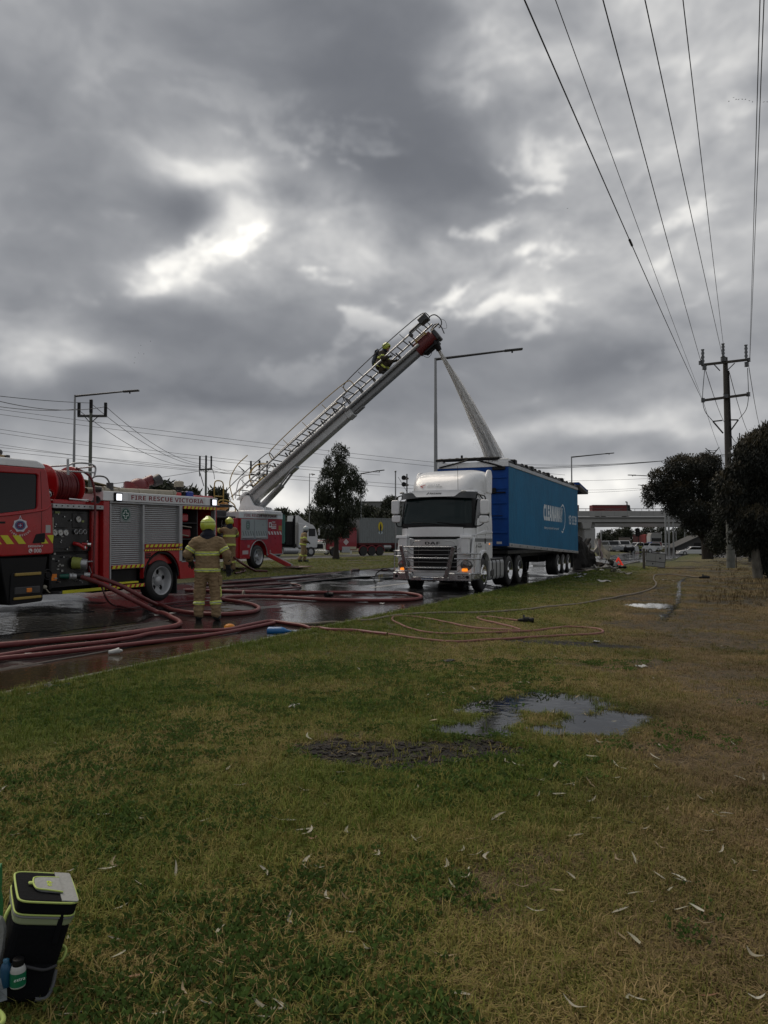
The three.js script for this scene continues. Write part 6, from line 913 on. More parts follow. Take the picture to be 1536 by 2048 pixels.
{ const T = thing('sign_board', 'leaning white board on two short timber posts beside the road', 'sign', landP(1291, 1138), -.42), wood = std([.16, .14, .115], .9, 0, { map: mottled(.5, 1, 8, 3, 1.5) });
  const bdM = std([.36, .36, .355], .6, 0, { map: mottled(.75, 1, 7, 3, .8) }), b = part(T, 'board', bx(-.02, .98, .18, .92, -.02, .0, .006).rotateZ(-.10), bdM); each(T, 'post', [bx(-.16, -.03, 0, 1.12, -.22, -.09, .015), bx(.02, .11, .25, 1.08, -.16, -.07, .012)], wood); each(b, 'frame_edge', [bx(-.03, .99, .90, .93, -.025, .008, .004).rotateZ(-.10), bx(-.03, .99, .17, .20, -.025, .008, .004).rotateZ(-.10), bx(.96, .99, .17, .93, -.025, .008, .004).rotateZ(-.10), bx(-.03, .99, .44, .475, .0, .012, .004).rotateZ(-.10), bx(.47, .48, .2, .9, .0, .006, .002).rotateZ(-.10)], M.darkGrey);
  each(b, 'arrow_mark', [ex([[.66, .72], [.66, .6], [.76, .66]], .001, .005, 0).rotateZ(-.10), ex([[.32, .38], [.32, .28], [.40, .33]], .001, .005, 0).rotateZ(-.10)], M.black); }
solo('timber_post', bx(-1.0, 1.0, .0, .07, -.04, .04, .015), std([.30, .25, .18], .85, 0, { map: mottled(.6, 1, 8, 3, 1.5) }), 'pale timber post lying on the grass right of the leaning board', 'post', null, landP(1352, 1137, .02), -.1);
solo('timber_post', bx(-.9, .9, .0, .05, -.05, .05, .015), M.beige, 'pale plank lying on the verge behind the leaning board', 'plank', null, landP(1372, 1123, .02), .05);
solo('tree_branch', tube([[-.35, .02, 0], [-.1, .05, .02], [.15, .03, .0], [.3, .06, .1], [.4, .03, .12]], .02, 6, 20), std([.30, .26, .2], .9), 'pale bent branch on the median grass in front of the young tree', 'branch', null, landP(707, 1123, .02), .3);
[[565, 1122, 'short pale stick'], [708, 1127, 'pale stick lying furthest left'], [755, 1122, 'long pale stick']].forEach(([u, v, a], i) => solo('stick', tube([[-.6, 0, 0], [0, .03, .05], [.6, 0, 0]], .015, 6, 10), std([.3, .27, .2], .9), ['pale stick on the median behind the walking firefighter', 'short pale stick on the median right of the bent branch', 'long pale stick on the median beside the white truck'][i], 'stick', null, landP(u, v, .02), [.1, .2, .1][i]));

// ---------- cooler backpack in the corner ----------
const onLevel = (u, v, y) => { const [x, a, d] = VY(u, v), k = (y - EYE) / a; return V(x * k, y, -d * k); };
{
  const h = .30, c = [[30, 1745], [138, 1756], [158, 1816], [40, 1807]].map(p => onLevel(...p, h)), mid = c.reduce((a, b) => a.add(b), V(0, 0, 0)).multiplyScalar(.25), xa = c[1].clone().sub(c[0]).add(c[2].clone().sub(c[3])).multiplyScalar(.5); void c;
  const c2 = [[30, 1745], [138, 1756], [158, 1816], [40, 1807]].map(p => onLevel(...p, h)), ax = c2[1].clone().sub(c2[0]).add(c2[2].clone().sub(c2[3])), w = .092, az = c2[3].clone().sub(c2[0]).add(c2[2].clone().sub(c2[1])), d = .125;
  const T = thing('cooler_backpack', 'black cooler backpack with grey lid panel and lime piping on the grass, lower left corner', 'backpack', V(-1.192, .015, -2.58), .5); void mid; T.rotation.set(0, .5, -.25); T.rotation.order = 'YXZ';
  const fab = phys([.005, .0055, .007], .95, 0, { specularIntensity: .3, bumpMap: grain, bumpScale: .002 }), greyF = std([.30, .31, .30], .8, 0, { map: mottled(.75, 1, 12, 7, 6), bumpMap: grain, bumpScale: .002 }), limeF = std([.42, .52, .14], .7);
  const rr = (x0, x1, z0, z1, r) => rrect(x0, x1, -z1, -z0, r), slabG = (x0, x1, z0, z1, y0, y1, r, b) => ex(rr(x0, x1, z0, z1, r), y0, y1, b, 3).rotateX(-Math.PI / 2);
  const loopAt = (y, k, r, rad) => { const pts = rr(-w * k, w * k, -d * k, d * k, r).map(([x, z]) => V(x, y, -z)); return new THREE.TubeGeometry(new THREE.CatmullRomCurve3(pts, true, 'centripetal'), 90, rad, 6, true); };
  const bodyG = (() => { const g = slabG(-w * .96, w * .96, -d * .96, d * .96, .0, .235, .035, .02), p = g.attributes.position; for (let i = 0; i < p.count; i++) { const y = p.getY(i), k = .90 + .10 * sst(0, .2, y); p.setXYZ(i, p.getX(i) * k + .004 * N3(p.getX(i) * 18, y * 18, p.getZ(i) * 18), y, p.getZ(i) * k + .006 * N3(p.getZ(i) * 16, y * 16, p.getX(i) * 16)); } g.computeVertexNormals(); return g; })();
  part(T, 'body', bodyG, fab);
  part(T, 'collar', slabG(-w * .99, w * .99, -d * .99, d * .99, .225, .248, .04, .006), std([.24, .28, .16], .8));
  const lid = part(T, 'lid', slabG(-w, w, -d, d, .255, h, .035, .012), fab); each(lid, 'piping', [loopAt(h - .004, 1.0, .035, .0035), loopAt(.257, 1.0, .035, .003)], limeF); part(lid, 'zip', loopAt(.250, .985, .035, .004), std([.20, .205, .21], .6));
  part(lid, 'grey_panel', ex([[w * .42, -d * .97], [w * .93, -d * .97], [w * .985, -d * .9], [w * .985, d * .9], [w * .93, d * .97], [w * .42, d * .97]], 0, .004, .001).rotateX(-Math.PI / 2).translate(0, h - .001, 0), greyF);
  const pk = part(lid, 'top_pocket', ex(roundPoly([[-w * .42, -d * .42, .03], [w * .5, -d * .50, .002], [w * .5, d * .46, .002], [-w * .42, d * .42, .03]], .02), 0, .010, .004, 2).rotateX(-Math.PI / 2).translate(0, h, 0), greyF);
  part(pk, 'pocket_piping', [tube([[w * .5, h + .008, -d * .47], [0, h + .009, -d * .43], [-w * .36, h + .009, -d * .38], [-w * .44, h + .009, -d * .2], [-w * .44, h + .009, d * .2], [-w * .36, h + .009, d * .38], [0, h + .009, d * .45], [w * .5, h + .008, d * .52]], .003, 6, 50)], limeF);
  part(pk, 'pull_tab', bx(-w * .62, -w * .44, h + .004, h + .012, -.008, .008, .003), limeF);
  part(pk, 'lettering', decal(V(w * .08, h + .0112, d * .02), V(0, 0, -.06), V(-.028, 0, 0)), print(128, 64, q => { q.clearRect(0, 0, 128, 64); q.fillStyle = '#b9cf3a'; q.font = 'bold 56px sans-serif'; q.fillText('esp', 12, 46); }, .6, true), null, true);
  part(T, 'buckle_strap', bx(w * .45, w * .62, .17, .262, d * .95, d * 1.03, .004), fab);
  const net = part(T, 'front_pocket', [(() => { const g = slabG(-w * .75, w * .8, d * .62, d * 1.1, .0, .105, .03, .015); return g; })()], fab); part(net, 'pocket_rim', [tube([[-w * .75, .105, d * .95], [-w * .4, .112, d * 1.1], [w * .4, .10, d * 1.12], [w * .8, .105, d * .98]], .005, 6, 20)], std([.03, .03, .035], .7));
  part(T, 'base_edge', [tube([[w * .35, .012, d * 1.12], [w * .7, .012, d * 1.08], [w * .88, .03, d * .85], [w * .93, .07, d * .6]], .007, 7, 20)], std([.10, .105, .11], .7)); each(T, 'side_loop', [tube([[w * .9, .14, d * .4], [w * 1.12, .13, d * .5], [w * 1.05, .10, d * .6], [w * .9, .09, d * .55]], .005, 6, 20), tube([[-w * 1.0, .24, d * .1], [-w * 1.12, .22, d * .3], [-w * 1.1, .17, d * .4], [-w * .98, .15, d * .3]], .006, 6, 20)], limeF);
  part(T, 'shoulder_strap', [tube([[-w * 1.1, .02, d * 1.5], [-w * .75, .012, d * 1.75], [-w * .72, .012, d * 2.1], [-w * 1.1, .012, d * 2.4], [-w * 1.5, .012, d * 2.5]], .008, 7, 30)], limeF); part(T, 'side_pouch', [ex(roundPoly([[-w * 1.6, .03], [-w * .98, .03], [-w * .92, .12], [-w * 1.05, .2], [-w * 1.35, .24], [-w * 1.6, .2]], .02), d * .5, d * .62, .008)], greyF);
  const toW = (x, y, z) => T.localToWorld(V(x, y, z)); T.updateMatrixWorld(true);
  const b = thing('gum_bottle', 'small green and white bottle in the front pocket of the backpack', 'bottle', toW(-w * .32, .055, d * 1.16), T.rotation.y + .1); part(b, 'bottle', lathe([[.001, 0], [.021, 0], [.023, .004], [.023, .05], [.019, .062], [.016, .066], [.001, .066]], 24), std([.42, .43, .42], .5)); part(b, 'cap', lathe([[.017, .064], [.017, .082], [.015, .085], [.001, .085]], 20), M.black); part(b, 'sleeve', lathe([[.0235, .006], [.0235, .046]], 24), std([.005, .14, .065], .4));
  part(b, 'lettering', decal(V(0, .03, .0245), V(.036, 0, 0), V(0, .016, 0)), print(128, 56, q => { q.clearRect(0, 0, 128, 56); q.fillStyle = '#cfe0da'; q.font = 'bold 46px sans-serif'; q.fillText('extra', 8, 42); }, .5, true), null, true);
  const f = thing('blue_flask', 'blue flask standing in the backpack pocket beside the green bottle', 'flask', toW(-w * .68, .05, d * 1.05), 0); part(f, 'flask', lathe([[.001, 0], [.016, 0], [.017, .05], [.013, .065], [.008, .07]], 18), std([.01, .07, .15], .4)); part(f, 'cap', lathe([[.009, .068], [.009, .08], [.001, .082]], 14), std([.02, .10, .18], .4));
  const tg = thing('paper_label', 'pale printed label hanging over the backpack pocket', 'label', toW(-w * .78, .012, d * 1.22), T.rotation.y + .12); part(tg, 'card', bx(-.022, .022, .0, .066, -.001, .001, .0004).rotateX(-.2), print(8, 8, q => { q.fillStyle = '#7f868c'; q.fillRect(0, 0, 8, 8); })); part(tg, 'lettering', decal(V(0, .035, -.0045), V(.036, 0, 0), V(0, .05, -.0101)), print(96, 128, q => { q.clearRect(0, 0, 96, 128); q.fillStyle = '#4b5157'; for (let i = 0; i < 11; i++) q.fillRect(8, 10 + i * 10, 50 + (i * 37 % 30), 3); }, .7, true), null, true).position.z = .012;
  const gb = thing('green_bag', 'bright green bag behind the backpack at the left edge', 'bag', onLevel(-22, 1862, .05).setY(0), .25); part(gb, 'bag', [(() => { const g = bx(-.12, .03, 0, .27, -.02, .1, .03), q = new THREE.BoxGeometry(.16, .27, .14, 6, 8, 5).translate(-.05, .135, .0), p = q.attributes.position; for (let i = 0; i < p.count; i++) { const y = p.getY(i); p.setXYZ(i, p.getX(i) + .012 * N3(y * 14, p.getZ(i) * 14, 2), y, p.getZ(i) * (1 - .35 * sst(.1, .27, y)) + .01 * N3(p.getX(i) * 20, y * 16, 7)); } q.computeVertexNormals(); return smooth(q, .9); })()], std([.008, .17, .045], .6)); part(gb, 'seam', rod([-.12, .268, .04], [.025, .268, .04], .003, 6), std([.03, .24, .09], .6));
}
// ---------- lamps, poles and wires ----------
const galv = std([.26, .265, .27], .5, .6, { roughnessMap: grime }), woodPole = std([.085, .078, .070], .9, 0, { map: mottled(.55, 1, 10, 61, [1.2, .15]), bumpMap: grain, bumpScale: .006 });
const stOf = p => [p.x * SN - p.z * CS, p.x * CS + p.z * SN], groundAt = p => { const [s, t] = stOf(p); return landY(s, t); };
function lamp(label, u, v, d, tipU, tipV, tipD, r = .09) {
  const top = at(u, v, d), tip = at(tipU, tipV, tipD), y0 = groundAt(top), T = thing('street_lamp', label, 'street lamp', V(top.x, y0, top.z), 0, 'street lamps along the median'), h = top.y - y0, q = tip.sub(V(top.x, y0, top.z));
  part(T, 'pole', [cyl(V(0, 0, 0), V(0, h * .72, 0), r, r * .72, 12), cyl(V(0, h * .72, 0), V(0, h, 0), r * .66, r * .55, 12), cyl(V(0, 0, 0), V(0, .5, 0), r * 1.35, r * 1.3, 12)], galv); const dir = q.clone().sub(V(0, h, 0)).normalize(), e = q.clone().addScaledVector(dir, -.95);
  part(T, 'arm', [cyl(V(0, h - .08, 0), e, r * .62, r * .42, 8)], M.darkGrey); const L = part(T, 'lamp_head', [bar(e, q, .26, .10), bar(e.clone().addScaledVector(dir, -.1), e.clone().addScaledVector(dir, .25), .16, .13)], M.darkGrey); part(L, 'photocell', cyl(e.clone().add(V(0, -.16, 0)).addScaledVector(dir, .35), e.clone().addScaledVector(dir, .35), .05, .05, 8), M.black); return T;
}
lamp('tall street lamp standing behind the water jet and the white truck', 871, 716, 44, 1045, 698, 44, .13); lamp('street lamp behind the reel of the near fire engine', 150, 790, 50, 278, 781, 50, .11);
lamp('street lamp beyond the blue trailer, left of the bridge', 1143, 913, 93, 1228, 906, 93, .13); lamp('distant lamp behind the crown of the young tree', 722, 946, 88, 769, 940, 88, .11); lamp('slim lamp between aerial fire engine and young tree', 619, 947, 92, 628, 949, 90, .07); lamp('small far lamp beside the raised ladder base', 486, 940, 100, 477, 932, 100, .06);
lamp('upper lamp arm reaching out of the dark trees on the right', 1345, 953, 100, 1256, 950, 100, .11); lamp('lower lamp arm reaching out of the dark trees on the right', 1345, 973, 135, 1276, 970, 135, .11);
function post(name, label, cat, u, v, d, r, mat, group, r1 = r * .75) { const top = at(u, v, d), y0 = groundAt(top), T = thing(name, label, cat, V(top.x, y0, top.z), 0, group); part(T, 'post', [cyl(V(0, 0, 0), V(0, top.y - y0, 0), r, r1, 14)], mat); T.userData.h = top.y - y0; delete T.userData.h; return [T, top.y - y0, top]; }
// big timber pole on the right
const PR = (() => {
  const g = landP(1462, 1136), d = -g.z, T = thing('power_pole', 'large timber power pole with two crossarms by the dark trees', 'power pole', g), Y = v => EYE + (HOR - v) / FPX * d, topY = Y(712), m = 1 / (FPX / d);
  part(T, 'pole', [cyl(V(0, 0, 0), V(-.12, topY, 0), .21, .13, 20)], woodPole); part(T, 'lower_sleeve', [cyl(V(0, 0, 0), V(-.02, Y(1030), 0), .235, .205, 20), ...[1066, 1098, 1120].map(v => cyl(V(-.01, Y(v), 0), V(-.01, Y(v) + .03, 0), .245, .245, 20))], std([.16, .165, .15], .8, 0, { map: mottled(.6, 1, 9, 3, .7) }));
  part(T, 'cable_guard', [rod([.26, 0, .1], [.25, Y(1065), .1], .025), rod([.06, Y(900), .2], [-.02, Y(740), .18], .04)], M.black);
  const X = u => (u - 768) / FPX * d - g.x, arm = (v0, v1, u0, u1) => bar(V(X(u0), Y(v0), .22), V(X(u1), Y(v1), .22), .14, .14);
  each(T, 'crossarm', [arm(729, 718, 1405, 1499), arm(801, 788, 1404, 1500)], woodPole);
  each(T, 'brace', [[1431, 728, 1443, 740], [1472, 725, 1457, 740]].map(([a, b, c, e]) => bar(V(X(a), Y(b), .2), V(X(c), Y(e), .15), .05, .05)), M.darkGrey);
  each(T, 'riser_arm', [[1447, 840, 1428, 842], [1457, 839, 1479, 839], [1428, 842, 1448, 866], [1479, 839, 1459, 866]].map(([a, b, c, e]) => bar(V(X(a), Y(b), .1), V(X(c), Y(e), .1), .07, .07)), M.darkGrey);
  const ins = (u, v, h, r) => lathe([...Array(9)].map((_, i) => [r * (i % 2 ? .6 : 1), h * i / 8]), 12).translate(X(u), Y(v), .22), porc = std([.12, .13, .14], .35);
  each(T, 'insulator', [ins(1408, 729, .9, .10), ins(1449, 712, .75, .10), ins(1495, 718, .85, .10), ins(1411, 738, .25, .14), ins(1496, 732, .25, .14), ins(1407, 804, .22, .12), ins(1498, 792, .22, .12), ins(1453, 796, .25, .16), ins(1403, 728, .2, .11), ins(1500, 722, .2, .11), ins(1449, 722, .25, .16)], porc);
  each(T, 'jumper_cable', [[[1411, 735], [1406, 800], [1410, 822], [1426, 843]], [[1497, 735], [1497, 800], [1492, 820], [1478, 838]], [[1408, 705], [1404, 716], [1405, 727]]].map(l => tube(l.map(([u, v]) => V(X(u), Y(v), .25)), .018, 6, 24)), M.black);
  each(T, 'step_bolt', [...Array(9)].map((_, i) => rod([-.22, 3.2 + i * .8, 0], [-.10, 3.2 + i * .8, 0], .012, 5)), M.darkGrey);
  return { g, d };
})();
const wireM = std([.02, .02, .021], .6);
function wire(label, a, b, sag, r, group, past = 0) {
  const pts = [], n = 36, d = b.clone().sub(a); for (let i = 0; i <= n; i++) { const k = i / n * (1 + past), p = a.clone().addScaledVector(d, k); p.y -= sag * 4 * k * (1 - k); pts.push(p); }
  return tag(solo('power_line', new THREE.TubeGeometry(new THREE.CatmullRomCurve3(pts), 72, r, 6), wireM), label, 'power line', group);
}
// wires over the verge: from the pole out over the camera (their height where they leave the frame is about 9 to 11 m)
[[1404, 799, 1049, 9.0, 'power line to the left end of the lower crossarm, with a splice sleeve', .0115], [1407, 803, 1111, 8.6, 'thin power line beneath the lower crossarm', .0065], [1403, 727, 1206, 10.4, 'power line to the left end of the upper crossarm', .0115], [1452, 742, 1290, 10.2, 'power line passing left of the pole head', .0105], [1448, 700, 1366, 11.0, 'power line to the top of the pole', .0105], [1499, 722, 1520, 10.6, 'left one of the two close power lines at the right edge', .010], [1500, 716, 1528, 10.6, 'right one of the two close power lines at the right edge', .010]].forEach(([u, v, u1, y1, l, r]) => {
  const a = at(u, v, PR.d), [x, y, d] = VY(u1, 0), k = (y1 - EYE) / y, b = V(x * k, y1, -d * k); const m = wire(l, a, b, .12, r, 'power lines over the verge', .45);
  if (l.includes('splice')) { const w = a.clone().lerp(b, .735); w.y -= .12 * 4 * .735 * .265; const dd = b.clone().sub(a).normalize(); part(m, 'splice_sleeve', cyl(w.clone().addScaledVector(dd, -.22), w.clone().addScaledVector(dd, .22), .03, .03, 8), M.black); }
});
{ // beyond the pole
  const far = (u0, v0, d0, u1, v1, d1, sag, l, r = .02) => wire(l, at(u0, v0, d0), at(u1, v1, d1), sag, r, 'power lines beyond the pole');
  far(1411, 740, PR.d, 1452, 850, 95, .4, 'power line running away behind the pole from its left insulator'); far(1458, 742, PR.d, 1500, 872, 85, .5, 'power line running away right of the pole'); far(1498, 735, PR.d, 1520, 855, 85, .4, 'power line running away from the right arm end'); far(1460, 865, PR.d, 1482, 877, 70, .5, 'slack line from the pole to the small pole in the trees'); far(1407, 805, PR.d, 1447, 915, 90, .3, 'thin stay line dropping behind the pole', .012);
  const [T, h] = post('power_pole', 'small pole head with three short insulators above the dark trees', 'power pole', 1495, 878, 70, .12, woodPole); part(T, 'crossarm', [bx(-.8, .8, h - .1, h + .05, -.08, .08, .02), bx(-.8, .7, h - .35, h - .22, -.06, .06, .02)], woodPole); each(T, 'insulator', [rod([-.72, h, 0], [-.72, h + .55, 0], .05), rod([.05, h, 0], [.05, h + .4, 0], .05), rod([.6, h, 0], [.6, h + .6, 0], .05)], M.darkGrey);
}
// left side poles
function tPole(label, u, v, d, r, armU0, armU1, armV) {
  const [T, h, top] = post('power_pole', label, 'power pole', u, v, d, r, std([.12, .13, .11], .85), null, r * .7), m = d / FPX, y = h - (armV - v) * m, x0 = (armU0 - u) * m, x1 = (armU1 - u) * m;
  part(T, 'crossarm', [bx(x0, x1, y - .1, y + .1, -.08, .08, .02)], M.darkGrey); each(T, 'insulator', [bx(x0, x0 + .22, y, y + 1.1 * d / 62, -.1, .1, .03), bx(x1 - .22, x1, y, y + 1.1 * d / 62, -.1, .1, .03), bx(-.12, .12, h, h + 1.1 * d / 62, -.1, .1, .03)], M.black); each(T, 'brace', [bar(V(x0 * .5, y, .05), V(0, y - .6, .05), .06, .06), bar(V(x1 * .5, y, .05), V(0, y - .6, .05), .06, .06)], M.darkGrey); return T;
}
tPole('grey power pole with one crossarm behind the near fire engine', 182, 826, 62, .17, 155, 214, 832); tPole('power pole in the distance above the rear of the near fire engine', 412, 938, 110, .2, 398, 424, 939); tPole('power pole behind the base of the raised ladder', 519, 948, 100, .2, 500, 536, 949);
each(thing('cable_bracket', 'side bracket with cables below the distant power pole head', 'bracket', at(408, 950, 109.5)), 'bracket', [bar(V(-.6, .4, 0), V(0, -1.6, 0), .1, .1), bar(V(-.7, .9, 0), V(-.6, -.2, 0), .12, .12), tube([[.3, .8, 0], [1.0, 1.0, 0], [1.4, .2, 0], [1.5, -.6, 0]], .04, 5, 12)], M.darkGrey);
[[-60, 785, 45, 181, 806, 62, .1], [-60, 786, 45, 213, 813, 62, .6], [-60, 803, 50, 156, 818, 62, .3], [181, 806, 62, 410, 932, 110, 1.2], [214, 815, 62, 416, 928, 110, 1.2], [157, 820, 62, 402, 932, 110, 1.4], [424, 930, 110, 507, 942, 100, .6], [404, 932, 110, 507, 945, 100, .6]].forEach((q, i) => wire(['upper power line from the left edge to the grey pole head', 'second power line from the left edge to the right insulator', 'power line from the left edge to the left insulator', 'middle power line sloping from the grey pole to the distant pole', 'right power line sloping from the grey pole to the distant pole', 'left power line sloping from the grey pole to the distant pole', 'upper short power line between the two distant poles', 'lower short power line between the two distant poles'][i], at(q[0], q[1], q[2]), at(q[3], q[4], q[5]), q[6], .022, 'power lines on the left'));
[[-80, 808, 110, 1130, 950, 150, .6], [-80, 818, 110, 1130, 958, 150, .6], [-80, 846, 115, 760, 945, 140, .8], [-80, 854, 115, 760, 950, 140, .8], [-80, 886, 120, 1140, 990, 150, .8], [-80, 893, 120, 1140, 997, 150, .8], [213, 969, 70, 404, 941, 110, .1], [-60, 880, 120, 560, 955, 140, .5]].forEach((q, i) => wire(['uppermost long line crossing the sky behind the raised ladder', 'second long line crossing the sky behind the raised ladder', 'third long line crossing behind the ladder to the young tree', 'fourth long line crossing behind the ladder to the young tree', 'fifth long line low over the background trees', 'lowest long line low over the background trees', 'service cable rising from the tan roof to the distant pole', 'thin cable between the long lines on the left'][i], at(q[0], q[1], q[2]), at(q[3], q[4], q[5]), q[6], .028, 'long power lines crossing behind'));
[[1040, 938, 130, 1480, 905, 120, .5], [1040, 936, 130, 1480, 909, 120, .3], [1040, 962, 150, 1320, 956, 150, .2], [1150, 980, 160, 1310, 974, 160, .2], [1150, 985, 160, 1310, 977, 160, .2], [1040, 929, 130, 1300, 924, 140, .3]].forEach((q, i) => wire(['thick cable rising right over the trailer to the timber pole', 'second cable rising right over the trailer to the timber pole', 'level cable behind the lamp beyond the trailer', 'upper cable above the bridge', 'lower cable above the bridge', 'faint cable high behind the lamp beyond the trailer'][i], at(q[0], q[1], q[2]), at(q[3], q[4], q[5]), q[6], i < 2 ? .04 : .028, 'cables crossing beyond the trailer'));
// lattice tower far off
{ const g = at(1425, 905, 420), y0 = -.6, T = thing('transmission_tower', 'faint lattice transmission tower above the dark tree', 'pylon', V(g.x, y0, g.z)), h = g.y - y0, L = [], mm = 420 / FPX, b = (x0, y0, x1, y1) => bar(V(x0 * mm, h + (905 - y0) * mm, 0), V(x1 * mm, h + (905 - y1) * mm, 0), .32, .32);
  const seg = [[-14, 896, -4, 905], [14, 894, 4, 905], [-4, 905, 4, 905], [-14, 896, -3, 908], [14, 894, 3, 908], [-4, 905, -3, 916], [4, 905, 3, 916], [-3, 908, 4, 914], [3, 908, -4, 914], [-4, 914, 4, 914], [-4, 914, -6, 926], [4, 914, 7, 926], [-5, 920, 6, 914], [5, 920, -6, 926], [-16, 922, 18, 922], [-16, 922, -4, 916], [18, 922, 4, 916], [-6, 926, 8, 934], [7, 926, -8, 934], [-10, 900, 0, 902], [10, 900, 0, 902]]; each(T, 'lattice_bar', seg.map(s => b(...s)), M.darkGrey); each(T, 'leg', [[-7, 926, -16, 990], [8, 926, 16, 990]].map(s => b(...s)), M.darkGrey); }

// ---------- trees ----------
function leafTuft(len, wid, n, spread, seed, droop = .4) {
  const rg = rng(seed), pos = [], nor = [];
  for (let i = 0; i < n; i++) {
    const o = V((rg() - .5), (rg() - .5), (rg() - .5)).multiplyScalar(2 * spread), d = V(rg() - .5, (rg() - .5) - droop, rg() - .5).normalize(), s = V(rg() - .5, rg() - .5, rg() - .5).cross(d).normalize().multiplyScalar(wid * (.7 + .6 * rg())), l = len * (.6 + .7 * rg());
    const a = o, b = o.clone().addScaledVector(d, l * .45).add(s), c = o.clone().addScaledVector(d, l), e = o.clone().addScaledVector(d, l * .45).sub(s); for (const p of [a, b, c, a, c, e]) pos.push(p.x, p.y, p.z);
  }
  const g = new THREE.BufferGeometry(); g.setAttribute('position', new THREE.Float32BufferAttribute(pos, 3)); g.computeVertexNormals(); return g;
}
const leafMat = (rgb, thin = .3) => phys(rgb, .75, 0, { transmission: thin, thickness: 0, side: THREE.DoubleSide });
const leafDark = new THREE.MeshPhysicalMaterial({ color: 0xffffff, vertexColors: true, roughness: .7, transmission: .18, thickness: 0, side: THREE.DoubleSide });
// crown of tufts filling lumpy ellipsoids [x, y, z, rx, ry, rz]
function crown(T, lumps, count, tuft, tone, seed, gap = .25) {
  const rg = rng(seed), q = new THREE.Quaternion(), e = new THREE.Euler(), mat = new THREE.Matrix4(), vol = lumps.map(l => (l[3] * l[4] * l[5]) ** .8), sum = vol.reduce((a, b) => a + b, 0), src = tuft.attributes.position, sn = tuft.attributes.normal, pos = [], nor = [], col = [], a = V(), b = V(); let n = 0, guard = 0;
  while (n < count && guard++ < count * 20) {
    let r = rg() * sum, i = 0; while (r > vol[i]) r -= vol[i++]; const l = lumps[Math.min(i, lumps.length - 1)], v = V(rg() * 2 - 1, rg() * 2 - 1, rg() * 2 - 1), len = v.length(); if (len > 1) continue; if (rg() > .25 + .75 * len) continue;
    const p = V(l[0] + v.x * l[3], l[1] + v.y * l[4], l[2] + v.z * l[5]); if (fbm(p.x * 1.1 + seed, p.y * 1.1, p.z * 1.1, 2) < -1 + gap * 2 - (1 - len) * .5) continue;
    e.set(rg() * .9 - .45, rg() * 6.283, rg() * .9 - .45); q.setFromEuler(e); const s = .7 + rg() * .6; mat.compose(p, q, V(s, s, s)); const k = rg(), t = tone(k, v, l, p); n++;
    for (let i = 0; i < src.count; i++) { a.fromBufferAttribute(src, i).applyMatrix4(mat); b.fromBufferAttribute(sn, i).applyQuaternion(q); pos.push(a.x, a.y, a.z); nor.push(b.x, b.y, b.z); col.push(...t); }
  }
  const g = new THREE.BufferGeometry(); g.setAttribute('position', new THREE.Float32BufferAttribute(pos, 3)); g.setAttribute('normal', new THREE.Float32BufferAttribute(nor, 3)); g.setAttribute('color', new THREE.Float32BufferAttribute(col, 3));
  const m = new THREE.Mesh(g, leafDark); m.name = 'crown'; m.castShadow = m.receiveShadow = true; T.add(m); return m;
}
const limb = (pts, r0, r1, n = 7) => { const g = new THREE.TubeGeometry(curve(pts), pts.length * 5, 1, n), p = g.attributes.position, c = curve(pts), N = pts.length * 5; for (let i = 0; i <= N; i++) { const q = c.getPointAt(i / N), r = lerp(r0, r1, i / N); for (let j = 0; j <= n; j++) { const k = i * (n + 1) + j, v = V(p.getX(k), p.getY(k), p.getZ(k)).sub(q).multiplyScalar(r).add(q); p.setXYZ(k, v.x, v.y, v.z); } } g.computeVertexNormals(); return g; };
const barkM = std([.045, .036, .028], .95, 0, { map: mottled(.5, 1, 12, 71, [.8, .3]), bumpMap: grain, bumpScale: .01 }), barkPale = std([.20, .185, .155], .9, 0, { map: mottled(.35, 1, 7, 73, [.9, .4]), bumpMap: grain, bumpScale: .01 });
const tuftGum = leafTuft(.17, .022, 16, .16, 3, .7), tuftMid = leafTuft(.22, .035, 16, .24, 5, .2), tuftFar = leafTuft(.5, .12, 14, .45, 7, .1), tuftFine = leafTuft(.16, .018, 22, .2, 11, .0);
